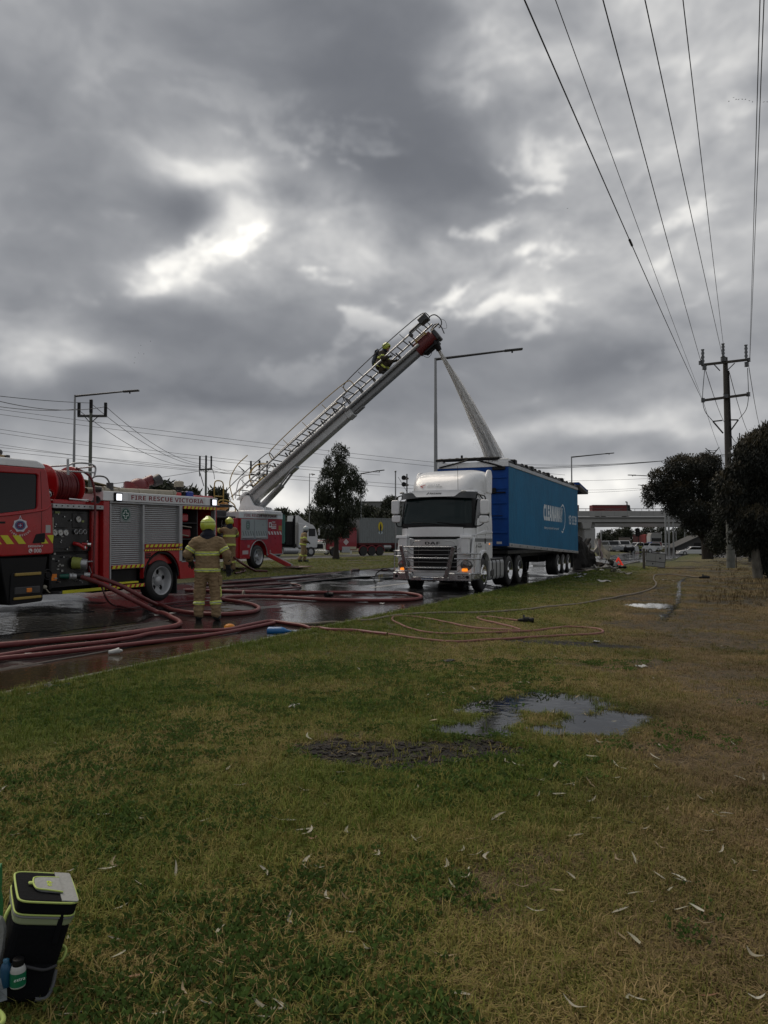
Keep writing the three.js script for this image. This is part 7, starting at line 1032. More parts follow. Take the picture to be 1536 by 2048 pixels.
{ // young gum on the median
  const p = landP(672, 1118), d = -p.z, m = d / FPX, T = thing('young_gum_tree', 'slender young gum tree with dark leaves on the grass median', 'tree', p), Q = (u, v, z = 0) => [(u - 672) * m, (1118 - v) * m, z], B = [[676, 905, 12, 22], [664, 950, 26, 26], [690, 955, 28, 34], [662, 990, 32, 28], [708, 978, 24, 26], [650, 1015, 32, 26], [692, 1015, 32, 30], [646, 985, 20, 26], [668, 930, 24, 30], [655, 908, 6, 12], [690, 905, 8, 16], [670, 1050, 34, 26], [640, 1025, 20, 16], [715, 965, 18, 20], [690, 1045, 20, 24], [660, 1072, 22, 12], [682, 890, 6, 8]];
  const r = rng(41); crown(T, B.map(([u, v, a, b]) => { const q = Q(u, v, (r() - .5) * a * m); return [...q, a * m, b * m, a * m * .9]; }), 1500, tuftGum, (k) => [lerp(.012, .03, k), lerp(.018, .04, k), lerp(.007, .014, k)], 7, .34);
  part(T, 'trunk', [limb([[0, -.1, 0], [.02, 1.2, 0], [-.02, 2.6, .03], [.05, 4.2, 0], [.12, 6.2, .02]], .16, .03), cyl(V(0, -.05, 0), V(0, .5, 0), .24, .17, 10)], barkM); each(T, 'branch', [[[0, 2.2, 0], [-.5, 2.9, .2], [-1.0, 3.6, .3]], [[0, 2.6, 0], [.5, 3.2, -.2], [1.0, 4.0, -.1]], [[0, 3.2, 0], [-.4, 4.0, -.2], [-.6, 4.8, -.2]], [[0, 3.6, 0], [.4, 4.4, .2], [.7, 5.2, .2]], [[0, 1.6, 0], [.4, 2.2, .3], [.7, 2.7, .5]], [[0, 1.5, 0], [-.5, 2.1, -.3], [-.8, 2.4, -.4]]].map(l => limb(l, .05, .015, 5)), barkM);
}
function bigTree(name, label, u, v, dist, blobs, count, tuft, tone, seed, limbs, bark = barkM, gap = .22) {
  const p0 = at(u, v, dist), T = thing(name, label, 'tree', V(p0.x, groundAt(p0), p0.z)), m = dist / FPX, Q = (a, b, z) => [(a - u) * m, EYE + (HOR - b) * m - T.position.y, z * m], rg = rng(seed + 3);
  crown(T, blobs.map(([a, b, rx, ry, z = 0]) => [...Q(a, b, z + (rg() - .5) * rx), rx * m, ry * m, rx * m * .9]), count, tuft, tone, seed, gap);
  limbs.forEach((l, i) => { const g = limb(l.p.map(([a, b, z = 0]) => Q(a, b, z)), l.r, l.r * (l.t ?? .4)); part(T, i === 0 || l.trunk ? 'trunk' : 'branch', g, l.bark ?? bark); }); return T;
}
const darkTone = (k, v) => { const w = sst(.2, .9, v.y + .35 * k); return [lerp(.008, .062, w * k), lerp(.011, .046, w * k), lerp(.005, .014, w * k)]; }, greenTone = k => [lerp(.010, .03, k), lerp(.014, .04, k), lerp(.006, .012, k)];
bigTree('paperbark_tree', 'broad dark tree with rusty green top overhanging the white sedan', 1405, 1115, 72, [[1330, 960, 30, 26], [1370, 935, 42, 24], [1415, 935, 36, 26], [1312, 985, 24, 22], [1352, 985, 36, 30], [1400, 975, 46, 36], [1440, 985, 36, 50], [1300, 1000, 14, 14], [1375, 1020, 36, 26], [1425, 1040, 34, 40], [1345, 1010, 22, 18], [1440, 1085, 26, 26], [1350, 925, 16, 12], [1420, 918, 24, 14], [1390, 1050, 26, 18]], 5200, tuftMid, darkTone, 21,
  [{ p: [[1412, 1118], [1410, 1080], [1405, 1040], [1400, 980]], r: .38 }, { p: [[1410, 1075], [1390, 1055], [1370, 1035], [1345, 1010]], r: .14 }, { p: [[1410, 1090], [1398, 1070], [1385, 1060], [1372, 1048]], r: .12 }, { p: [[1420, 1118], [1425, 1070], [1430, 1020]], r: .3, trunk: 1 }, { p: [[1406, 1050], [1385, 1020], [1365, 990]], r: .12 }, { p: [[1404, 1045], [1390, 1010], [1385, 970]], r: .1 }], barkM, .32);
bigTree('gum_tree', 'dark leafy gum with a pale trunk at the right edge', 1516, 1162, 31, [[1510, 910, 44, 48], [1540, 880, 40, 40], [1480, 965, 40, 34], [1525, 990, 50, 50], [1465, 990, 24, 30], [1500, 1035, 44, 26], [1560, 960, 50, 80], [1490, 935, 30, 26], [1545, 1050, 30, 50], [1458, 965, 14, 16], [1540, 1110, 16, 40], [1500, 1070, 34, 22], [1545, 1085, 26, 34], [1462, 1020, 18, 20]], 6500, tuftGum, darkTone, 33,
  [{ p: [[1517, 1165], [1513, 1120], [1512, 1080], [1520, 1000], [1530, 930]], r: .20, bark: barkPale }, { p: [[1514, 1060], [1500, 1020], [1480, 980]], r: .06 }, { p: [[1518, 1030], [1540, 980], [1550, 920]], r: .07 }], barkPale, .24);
bigTree('tea_tree', 'shadowy thicket tree with several dark stems behind the power pole', 1490, 1112, 58, [[1450, 1020, 26, 40], [1490, 1010, 34, 46], [1530, 1010, 36, 60], [1470, 1060, 24, 26], [1510, 1070, 30, 24], [1550, 1060, 30, 50], [1435, 1080, 18, 24]], 3200, tuftMid, k => [lerp(.006, .018, k), lerp(.008, .024, k), .005], 45, [{ p: [[1478, 1114], [1474, 1070], [1470, 1030]], r: .16 }, { p: [[1490, 1114], [1492, 1070], [1496, 1030]], r: .14, trunk: 1 }, { p: [[1500, 1116], [1504, 1070], [1510, 1030]], r: .12, trunk: 1 }, { p: [[1465, 1112], [1460, 1070], [1455, 1030]], r: .12, trunk: 1 }], barkM, .15);
bigTree('tea_tree', 'second dark tree closing the thicket at the right edge', 1540, 1120, 52, [[1545, 1060, 40, 60], [1530, 1095, 26, 24], [1495, 1095, 22, 14], [1560, 1100, 30, 30]], 1800, tuftMid, k => [lerp(.006, .016, k), lerp(.008, .02, k), .005], 47, [{ p: [[1528, 1120], [1526, 1080], [1530, 1040]], r: .16 }], barkM, .15);
// background belt on the left of the white truck
[[585, 1060, 118, 28, 26, 'dark bushy tree behind the white cab'], [620, 1052, 120, 40, 34, 'broad dark tree behind the walking firefighter'], [650, 1070, 116, 34, 30, 'low dark tree left of the young gum'], [560, 1035, 130, 22, 16, 'small tree crown above the white cab'], [735, 1030, 140, 30, 18, 'rounded dark tree above the grey container'], [768, 1040, 135, 26, 20, 'dark tree above the right end of the grey container'], [782, 1010, 150, 14, 16, 'taller tree beside the white truck mirror'], [790, 1060, 120, 16, 40, 'dark shrub seen past the white truck mirror'], [700, 1040, 125, 26, 22, 'dark tree behind the crown of the young gum']].forEach(([u, v, d, rx, ry, l], i) => bigTree('background_tree', l, u, 1105, d, [[u, v, rx, ry], [u - rx * .5, v + ry * .4, rx * .7, ry * .8], [u + rx * .5, v + ry * .5, rx * .7, ry * .7], [u + rx * .2, v - ry * .4, rx * .5, ry * .5], [u, Math.min(1085, v + ry * 1.4), rx * 1.1, ry]], 520, tuftFar, greenTone, 60 + i, [{ p: [[u, 1108], [u + 2, v + ry * .5], [u, v]], r: .3 }], barkM, .14));
[[318, 980, 90, 34, 14, 'dark tree crown just above the near fire engine roof'], [370, 990, 95, 26, 12, 'low tree crown behind the water cannon'], [436, 992, 100, 14, 10, 'small tree crown between the two fire engines'], [270, 990, 95, 26, 10, 'low tree crown beside the tan roof']].forEach(([u, v, d, rx, ry, l], i) => bigTree('background_tree', l, u, 1100, d, [[u, v, rx, ry], [u - rx * .4, v + 4, rx * .6, ry], [u + rx * .4, v + 5, rx * .6, ry * .8], [u, v + 20, rx * 1.1, 18]], 420, tuftFar, greenTone, 80 + i, [{ p: [[u, 1100], [u + 1, v + ry], [u, v]], r: .3 }], barkM, .14));
[[1228, 1070, 230, 18, 12, 'small round tree left under the bridge'], [1248, 1062, 235, 14, 14, 'taller tree under the bridge behind the billboard'], [1275, 1072, 240, 16, 14, 'dark tree in the middle under the bridge'], [1300, 1066, 230, 14, 18, 'open-crowned gum under the bridge'], [1322, 1068, 240, 14, 16, 'dark tree left of the two pale posts under the bridge'], [1360, 1066, 220, 18, 16, 'dark tree under the bridge above the white sedan'], [1385, 1074, 200, 16, 14, 'tree beside the grey shed'], [1208, 1075, 220, 12, 12, 'tree right of the bridge pier'], [1345, 1075, 240, 12, 10, 'low tree right of the two pale posts']].forEach(([u, v, d, rx, ry, l], i) => bigTree('background_tree', l, u, 1096, d, [[u, v, rx, ry], [u - rx * .5, v + ry * .5, rx * .6, ry * .6], [u + rx * .5, v + ry * .4, rx * .6, ry * .6], [u, v + ry, rx * .9, ry * .7]], 240, tuftFar, greenTone, 100 + i, [{ p: [[u, 1098], [u + 1, v + ry], [u, v]], r: .35 }], barkM, .22));
// ---------- bridge ----------
{
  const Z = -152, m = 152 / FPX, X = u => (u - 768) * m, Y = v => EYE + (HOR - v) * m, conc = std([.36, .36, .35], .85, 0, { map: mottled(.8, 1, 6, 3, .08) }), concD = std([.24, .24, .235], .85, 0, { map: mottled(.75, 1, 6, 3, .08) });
  const T = thing('bridge', 'concrete road overpass on trapezoid-topped piers beyond the trailer', 'bridge', V(X(1250), -.6, Z)), ox = X(1250), y = v => Y(v) + .6, x = u => X(u) - ox;
  const par = part(T, 'parapet', [bx(x(1000), x(1700), y(1032.5), y(1022), -.3, .3, .04)], conc); const jn = []; for (let u = 1020; u < 1700; u += 26) jn.push(bx(x(u) - .03, x(u) + .03, y(1032), y(1022.5), .29, .31, .005)); each(par, 'panel_joint', jn, concD);
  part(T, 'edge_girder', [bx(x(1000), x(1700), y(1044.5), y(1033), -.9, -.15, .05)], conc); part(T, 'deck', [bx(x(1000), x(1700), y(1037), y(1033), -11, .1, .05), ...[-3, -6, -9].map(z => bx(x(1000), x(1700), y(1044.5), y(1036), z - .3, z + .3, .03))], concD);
  const T2 = part(T, 'second_deck', [bx(x(1000), x(1700), y(1043), y(1030), -27, -16.2, .1), bx(x(1000), x(1700), y(1051), y(1040), -16.4, -15.6, .05)], conc);
  part(T, 'guard_rail', [rod([x(1130), y(1017.5), 0], [x(1700), y(1017.5), 0], .06, 6), ...[...Array(40)].map((_, i) => rod([x(1130 + i * 14), y(1022), 0], [x(1130 + i * 14), y(1017.5), 0], .04, 5))], M.darkGrey);
  const pier = (u, z, w) => { const p = part(T, 'pier', [bx(x(u) - w / 2, x(u) + w / 2, 0, y(1056), z - .9, z + .9, .12)], conc); part(p, 'headstock', [ex([[x(u) - w * .33, y(1057.5)], [x(u) + w * .33, y(1057.5)], [x(u) + w * .46, y(1044.6)], [x(u) - w * .46, y(1044.6)]].map(([a, b]) => [a * 1, b]), z - .2, z + 1.3, .03).translate(-w * .3, 0, 0), bx(x(u) - w * .6, x(u) + w * .6, y(1056), y(1044.6), z - 9, z - .25, .1)], conc); };
  pier(1180, -1.0, 2.2); pier(1190, -7.5, 1.6); pier(1199, -17, 1.9); pier(1206, -25, 1.9); pier(1480, -1, 2.2); pier(1490, -17, 2); pier(1080, -1, 2.2);
  each(T, 'drain_pipe', [rod([x(1202.5), 0, -14], [x(1202.5), y(1052), -14], .12, 8)], conc);
  // lorries on the bridge
  const rust = std([.16, .018, .02], .6, 0, { map: soilTone });
  const cont = (name, label, u0, u1, v0, z, mat) => { const C = thing(name, label, 'truck', V(X((u0 + u1) / 2), Y(1022) - .9, Z + z)), w = (u1 - u0) * m / 2, h = Y(v0) - Y(1022) + .9; const b = part(C, 'container', [bx(-w, w, .35, h, -1.2, 1.2, .05)], mat); const rb = []; for (let k = -w + .3; k < w; k += .45) rb.push(bx(k, k + .14, .5, h - .12, 1.19, 1.24, .01)); each(b, 'side_rib', rb, mat); part(b, 'top_rail', bx(-w - .05, w + .05, h - .12, h + .02, 1.2, 1.28, .02), std([.10, .03, .03], .6)); part(C, 'chassis', [bx(-w, w, .0, .35, -.9, .9, .03)], M.black); return [C, w, h]; };
  const [C, w, h] = cont('container_truck', 'dark truck hauling a red container across the bridge', 1193, 1263, 1008.5, -4, rust); part(C, 'lettering', decal(V(.6, 1.35, 1.25), V(3.2, 0, 0), V(0, .38, 0)), print(128, 20, c => { c.clearRect(0, 0, 128, 20); c.fillStyle = '#8f6a6e'; c.font = 'bold 17px sans-serif'; c.fillText('FREIGHTLINES', 4, 16); }, .6, true), null, true);
  part(C, 'cab', [ex(roundPoly([[w + .2, 0], [w + 1.1, 0], [w + 1.1, 1.1], [w + .8, 1.25], [w + .7, 2.2], [w + .2, 2.3]], .1), -1.1, 1.1, .05)], M.black); part(C, 'exhaust_stack', [rod([w + .12, .8, 1.0], [w + .12, h + .65, 1.0], .13), rod([w - .2, h + .62, 1.0], [w + .12, h + .62, 1.0], .1)], M.darkGrey); each(C, 'wheel', [-w + 1, -w + 2.2, w - .5].map(k => cyl(V(k, -.3, .9), V(k, -.3, 1.2), .5, .5, 14)), M.rubber);
  cont('container_trailer', 'brown container behind the red one on the bridge, at the trailer edge', 1120, 1165, 1009, -4, std([.16, .085, .075], .7, 0, { map: soilTone }));
}
// ---------- cars ----------
const carPaint = { white: phys([.55, .56, .57], .3, 0, { clearcoat: .8 }), grey: phys([.16, .17, .18], .3, .3, { clearcoat: .8 }), silver: phys([.38, .40, .42], .3, .4, { clearcoat: .8 }) };
function car(label, category, pos, yaw, o) {
  const { L = 4.7, W = 1.8, H = 1.45, kind = 'sedan', paint = carPaint.white, group } = o, T = thing(category.replace(/ /g, '_'), label, category, pos, yaw, group), r = o.wheelR ?? .32, cl = o.clear ?? .22, belt = H * .62;
  const low = kind === 'ute' || kind === 'suv' ? [[-L / 2, cl + .2], [-L / 2 + .05, belt - .05], [-L / 2 + (kind === 'ute' ? 1.7 : .1), belt], [L / 2 - 1.3, belt], [L / 2 - .12, belt - .14], [L / 2, cl + .25], [L / 2 - .05, cl], [-L / 2 + .05, cl]] : kind === 'van' ? [[-L / 2, cl], [-L / 2, belt], [L / 2 - .6, belt], [L / 2 - .05, belt - .25], [L / 2, cl]] : [[-L / 2, cl + .12], [-L / 2 + .03, belt - .05], [-L / 2 + .7, belt + .02], [L / 2 - 1.2, belt], [L / 2 - .25, belt - .18], [L / 2, cl + .2], [L / 2 - .04, cl], [-L / 2 + .06, cl]];
  const body = part(T, 'body', [ex(roundPoly(low, .09), -W / 2, W / 2, .06, 2)], paint), top = kind === 'ute' ? [[-.55, belt], [-.45, H], [.55, H], [1.25, belt]] : kind === 'suv' ? [[-L / 2 + .12, belt], [-L / 2 + .35, H], [L * .12, H], [L / 2 - 1.35, belt]] : kind === 'van' ? [[-L / 2 + .02, belt], [-L / 2 + .08, H], [L / 2 - 1.3, H], [L / 2 - .55, belt]] : [[-L / 2 + .55, belt], [-L * .24, H - .03], [L * .08, H], [L / 2 - 1.35, belt]];
  const ins = .14, roofPts = top.map(([x, y], i) => [x, y]); part(body, 'roof', [ex(roundPoly(roofPts, .1), -W / 2 + .12, W / 2 - .12, .07, 2)], paint);
  const cx = (top[0][0] + top[3][0]) / 2, shr = p => [cx + (p[0] - cx) * .90, belt + .03 + (p[1] - belt) * .80], wp = roundPoly(kind === 'van' ? [[L / 2 - 1.75, belt + .04], [L / 2 - 1.75, H - .14], [L / 2 - 1.28, H - .14], [L / 2 - .75, belt + .04]] : top.map(shr), .05), wside = z => ex(wp, z - .012, z + .012, .004);
  each(body, 'side_window', [wside(W / 2 - .117), wside(-W / 2 + .117)], M.glass); const wsx = (a, b, f) => ex([[lerp(a[0], b[0], .1), lerp(a[1], b[1], .1)], [lerp(a[0], b[0], .9), lerp(a[1], b[1], .9)], [lerp(a[0], b[0], .9) + f, lerp(a[1], b[1], .9)], [lerp(a[0], b[0], .1) + f, lerp(a[1], b[1], .1)]], -W / 2 + .24, W / 2 - .24, 0);
  part(body, 'windscreen', wsx(top[3], top[2], .02), M.glass); part(body, 'rear_window', wsx(top[0], top[1], -.02), M.glass);
  for (const x of [-L * .29, L * .3]) for (const s of [-1, 1]) { const w = part(T, 'wheel', [cyl(V(x, r, s * (W / 2 - .2)), V(x, r, s * (W / 2 + .01)), r, r, 20)], M.rubber); part(w, 'rim', [cyl(V(x, r, s * (W / 2 + .005)), V(x, r, s * (W / 2 + .02)), r * .62, r * .58, 14)], M.alu); }
  for (const s of [-1, 1]) { part(T, 'headlight', bx(L / 2 - .14, L / 2 + .01, belt - .28, belt - .15, s * (W / 2 - .42) - .2, s * (W / 2 - .42) + .2, .03), o.lights ? new THREE.MeshStandardMaterial({ color: 0xffffff, emissive: 0xfff4e0, emissiveIntensity: 1.0 }) : M.chrome); part(T, 'tail_light', bx(-L / 2 - .01, -L / 2 + .1, belt - .25, belt - .08, s * (W / 2 - .3) - .16, s * (W / 2 - .3) + .16, .02), std([.4, .02, .02], .3)); }
  part(T, 'bumper', [bx(L / 2 - .08, L / 2 + .04, cl - .02, cl + .16, -W / 2 + .1, W / 2 - .1, .04), bx(-L / 2 - .04, -L / 2 + .08, cl - .02, cl + .16, -W / 2 + .1, W / 2 - .1, .04)], o.bull ? M.black : paint); each(T, 'wing_mirror', [-1, 1].map(s => bx(L * .16, L * .20, belt + .03, belt + .16, s * (W / 2 + .06) - .09, s * (W / 2 + .06) + .09, .02)), paint);
  if (kind === 'ute') part(T, 'tray', [bx(-L / 2 + .05, -.62, belt, belt + .12, W / 2 - .08, W / 2, .02), bx(-L / 2 + .05, -.62, belt, belt + .12, -W / 2, -W / 2 + .08, .02), bx(-L / 2 + .02, -L / 2 + .1, belt, belt + .12, -W / 2, W / 2, .02)], paint);
  if (o.bull) part(T, 'bull_bar', [rod([L / 2 + .12, .4, -.6], [L / 2 + .1, 1.1, -.6], .04), rod([L / 2 + .12, .4, .6], [L / 2 + .1, 1.1, .6], .04), rod([L / 2 + .1, 1.05, -.8], [L / 2 + .1, 1.05, .8], .04), bx(L / 2 - .1, L / 2 + .12, .35, .75, -.9, .9, .05)], M.black); return T;
}
car('white sedan parked on the verge beneath the dark overhanging tree', 'sedan', landP(1386, 1110.5), Math.PI - .12, { H: 1.42, L: 4.9, paint: carPaint.white });
car('grey car facing us beside the bridge pier', 'car', landP(1224, 1103), -Math.PI / 2 + .12, { kind: 'suv', H: 1.7, L: 4.6, W: 1.9, paint: carPaint.grey, wheelR: .36 }); car('white four wheel drive facing us between grey car and pale ute', 'four wheel drive', landP(1246, 1103.5), -Math.PI / 2 + .1, { kind: 'suv', H: 1.8, L: 4.8, W: 1.95, paint: carPaint.white, bull: true, wheelR: .38 });
car('white ute with black bull bar turned side on under the bridge', 'ute', landP(1277, 1107), Math.PI + .25, { kind: 'ute', H: 1.8, L: 5.2, W: 1.9, paint: carPaint.white, bull: true, wheelR: .40, clear: .35 }); 
{ const c = car('white patrol car with blue markings behind the standing board', 'police car', landP(1299, 1102), Math.PI + .5, { kind: 'suv', H: 1.6, L: 4.9, paint: carPaint.white }); part(c, 'blue_marking', [bx(-1.8, .6, .55, .78, .9, .912, .002)], std([.02, .05, .3], .4)); part(c, 'light_bar', bx(-.3, .0, 1.6, 1.72, -.5, .5, .03), std([.03, .06, .4], .3)); }
car('pale small car far behind the white sedan', 'car', landP(1330, 1099), -Math.PI / 2, { H: 1.5, L: 4.2, paint: carPaint.silver });
car('silver car half hidden at the far left of the cars under the bridge', 'car', landP(1208, 1101), -Math.PI / 2 + .1, { kind: 'suv', H: 1.6, L: 4.4, paint: carPaint.silver }); car('white van parked beyond the median, behind the walking firefighter', 'van', landP(638, 1109.5), Math.PI - .35, { kind: 'van', H: 1.85, L: 4.6, W: 1.8, paint: carPaint.white });
// truck facing us under the bridge
{ const p = landP(1313, 1101), T = thing('semi_truck', 'white and red truck facing us under the bridge', 'truck', p, .1); part(T, 'cab', [ex(roundPoly([[-1.25, .5], [1.25, .5], [1.25, 3.0], [1.0, 3.7], [-1.0, 3.7], [-1.25, 3.0]], .2), -2, 0, .08, 2)], carPaint.white); part(T, 'windscreen', bx(-1.05, 1.05, 1.9, 2.6, -.02, .03, .02), M.glass); part(T, 'grille', bx(-1.1, 1.1, .6, 1.7, -.02, .06, .05), std([.4, .02, .025], .4)); part(T, 'bumper', bx(-1.25, 1.25, .35, .65, -.2, .12, .06), M.chrome); each(T, 'headlight', [-.9, .9].map(x => bx(x - .2, x + .2, .75, .95, .0, .09, .03)), lampGlow); part(T, 'trailer', bx(-1.25, 1.25, .9, 3.4, -9, -2.4, .05), std([.35, .05, .05], .5)); each(T, 'wheel', [-1, 1].map(s => cyl(V(s * 1.2, .5, -1), V(s * .9, .5, -1), .5, .5, 14)), M.rubber); }
{ const p = landP(1281, 1108), yaw = .3; firefighter('bystander in black standing beside the white ute', p, yaw, { head: [0, 1.66, -.02], neck: [0, 1.5, 0], chest: [0, 1.26, 0], pelvis: [0, .96, 0], shL: [-.2, 1.42, 0], shR: [.2, 1.42, 0], elL: [-.27, 1.15, .02], haL: [-.24, .92, -.06], elR: [.27, 1.15, .02], haR: [.24, .92, -.06], hipL: [-.1, .9, 0], hipR: [.1, .9, 0], knL: [-.11, .5, 0], knR: [.11, .5, 0], anL: [-.11, .1, .02], anR: [.11, .1, .02], toL: [-.12, .05, -.14], toR: [.13, .05, -.14] }, { cell: .035, coat: navy, helmet: hairM, plain: true }); }
// posts and signals under the bridge
[[1330.5, 1022, 130, .16, 'left one of two tall pale posts in front of the bridge'], [1337, 1022, 130, .16, 'right one of two tall pale posts in front of the bridge'], [1202, 1060, 140, .12, 'pale post beside the bridge pier'], [1352, 1062, 150, .08, 'thin post right of the two pale posts'], [1369, 1058, 150, .08, 'thin post above the white sedan'], [1382, 1062, 150, .10, 'pale post beside the grey shed']].forEach(([u, v, d, r, l]) => post('metal_post', l, 'post', u, v, d, r, std([.30, .31, .31], .5, .3), 'posts before the bridge', r));
{ const [T, h] = post('traffic_light', 'dark traffic signal hanging beneath the bridge', 'traffic light', 1277, 1070, 160, .10, M.darkGrey); part(T, 'mast_arm', [rod([0, h, 0], [1.2, h + .2, 0], .06)], M.darkGrey); part(T, 'signal_head', [bx(-.6, .2, h - .3, h + 1.4, -.2, .25, .06)], M.black); each(T, 'signal_lens', [0, .5, 1.0].map(k => cyl(V(-.2, h + k, .25), V(-.2, h + k, .29), .16, .16, 12)), M.darkGrey); }
{ const p = at(1249, 1083, 190), T = thing('billboard', 'pale pinkish board on legs under the bridge', 'billboard', V(p.x, -.6, p.z)), m = 190 / FPX; part(T, 'board', [bx(-11 * m, 11 * m, EYE + .6 - 4 * m, EYE + .6 + 10 * m, -.1, .1, .03)], std([.26, .22, .215], .7, 0, { map: soilTone })); each(T, 'leg', [-8, 8].map(k => rod([k * m, 0, 0], [k * m, EYE + .6 - 3 * m, 0], .12)), M.darkGrey); each(T, 'frame', [bx(-11 * m, 11 * m, EYE + .6 + 10 * m, EYE + .65 + 10.5 * m, -.14, .14, .02)], M.darkGrey); }
{ const p = at(1395, 1095, 135), T = thing('shed', 'grey gable-roofed shed behind the white sedan', 'shed', V(p.x, groundAt(p), p.z)), g = std([.055, .055, .055], .8); part(T, 'roof', [ex([[-4.2, 1.2], [0.4, 3.3], [4.4, 1.6], [4.4, 1.45], [.4, 3.1], [-4.2, 1.02]], -5, .3, .02)], g); part(T, 'wall', [ex([[-3.8, 0], [4.1, 0], [4.1, 1.5], [.4, 3.05], [-3.8, 1.2]], -4.8, 0, .02)], std([.05, .05, .05], .85)); part(T, 'door', bx(-.6, .6, 0, 2.0, .0, .04, .01), M.black); }
// ---------- far buildings ----------
{ const p = at(755, 1020, 210), T = thing('warehouse', 'large flat grey warehouse behind the background trees', 'building', V(p.x, 0, p.z)), m = 210 / FPX; part(T, 'wall', [bx(-45 * m, 60 * m, 0, EYE + (HOR - 1004) * m, -14, 0, .05)], std([.20, .205, .21], .8, 0, { map: mottled(.85, 1, 6, 3, .05) })); part(T, 'roof_edge', [bx(-46 * m, 61 * m, EYE + (HOR - 1004.5) * m, EYE + (HOR - 1002.5) * m, -14.2, .2, .05)], std([.14, .14, .145], .7)); const rb = []; for (let k = -44; k < 60; k += 2.5) rb.push(bx(k * m, k * m + .1, 0, EYE + (HOR - 1005) * m, 0, .05, .01)); each(T, 'cladding_rib', rb, std([.17, .175, .18], .8)); part(T, 'down_pipe', [bx(18 * m, 19.5 * m, 0, EYE + (HOR - 1006) * m, .05, .25, .03)], M.alu); }
{ const p = at(215, 975, 66), T = thing('house', 'house with a tan metal roof behind the near fire engine', 'house', V(p.x, groundAt(p), p.z), .35), m = 66 / FPX, y = v => EYE + (HOR - v) * m - T.position.y; part(T, 'wall', [bx(-7, 2.2, 0, y(985), -8, 0, .03)], std([.22, .19, .15], .8)); const rf = part(T, 'roof', [ex([[-4.6, y(945)], [2.9, y(986)], [2.8, y(988)], [-4.6, y(947.5)], [-9, y(988)], [-9.1, y(986)]], -8.4, .4, .02)], std([.30, .225, .12], .6, .2, { map: soilTone })); const rb = []; for (let k = 0; k < 14; k++) { const z = -8 + k * .6; rb.push(bar(V(-4.6, y(945) + .02, z), V(2.9, y(986) + .02, z), .05, .04)); } each(rf, 'roof_seam', rb, std([.25, .185, .10], .6)); part(T, 'window', bx(.2, 1.4, 1.0, 2.1, 0, .05, .02), M.glass); }
// ---------- trucks beyond the median ----------
function corrugated(x0, x1, y0, y1, z, step = .28) { const L = []; for (let x = x0; x < x1 - .05; x += step) L.push(ex([[x, z - .03], [x + step * .3, z], [x + step * .7, z], [x + step, z - .03], [x + step, z - .06], [x, z - .06]], 0, y1 - y0, 0).rotateX(-Math.PI / 2).scale(1, 1, -1).translate(0, y0, 0)); L.forEach(flip); return L; }
function container(T, name, x0, x1, y0, y1, W, mat) { const c = part(T, name, [bx(x0, x1, y0, y1, -W / 2 + .05, W / 2 - .06, .02), corrugated(x0 + .1, x1 - .1, y0 + .12, y1 - .1, W / 2)], mat); part(c, 'frame', [bx(x0, x1, y1 - .1, y1 + .01, W / 2 - .1, W / 2 + .01, .01), bx(x0, x1, y0, y0 + .14, W / 2 - .1, W / 2 + .01, .01), bx(x0, x0 + .12, y0, y1, W / 2 - .1, W / 2 + .012, .01), bx(x1 - .12, x1, y0, y1, W / 2 - .1, W / 2 + .012, .01)], mat); return c; }
{ // white cab with a teal container, driving away to the right
  const [s, t] = land(583, 1113), T = thing('container_truck', 'white truck with a teal shipping container behind the aerial fire engine', 'truck', P(s, t, landY(s, t)), .68), teal = std([.045, .15, .13], .6, 0, { map: soilTone, roughnessMap: grime });
  container(T, 'container', -10, -1.6, 1.35, 4.25, 2.4, teal); part(T, 'chassis', [bx(-10, 3.5, .8, 1.3, -.7, .7, .03)], M.black); part(T, 'sleeper_gap', [bx(-1.4, -.2, 1.2, 3.6, .2, 1.1, .05), rod([-.4, .9, 1.15], [-.4, 4.2, 1.15], .12), rod([-.9, 1.2, 1.1], [-.5, 3.9, 1.1], .05)], M.black);
  const cab = part(T, 'cab', [ex(roundPoly([[.1, .9], [2.4, .9], [2.5, 2.0], [2.2, 2.9], [1.9, 3.3], [.1, 3.45]], .14), -1.2, 1.2, .07, 2)], carPaint.white); part(cab, 'air_deflector', [ex([[.1, 3.4], [1.7, 3.35], [.9, 3.7], [.15, 4.25]], -1.1, 1.1, .04)], carPaint.white); part(cab, 'door_window', bx(1.3, 2.15, 2.1, 2.9, 1.19, 1.215, .01), M.glass); part(cab, 'mirror', bx(2.4, 2.55, 2.2, 2.9, 1.3, 1.5, .04), carPaint.white); part(T, 'fuel_tank', [cyl(V(-1.7, .62, .95), V(.05, .62, .95), .36, .36, 16)], M.alu); each(T, 'wheel', [-2.4, 1.6, -8, -9.2].map(x => cyl(V(x, .5, .9), V(x, .5, 1.22), .5, .5, 18)), M.rubber); each(T, 'rim', [-2.4, 1.6, -8, -9.2].map(x => cyl(V(x, .5, 1.2), V(x, .5, 1.235), .3, .26, 14)), M.alu);
}
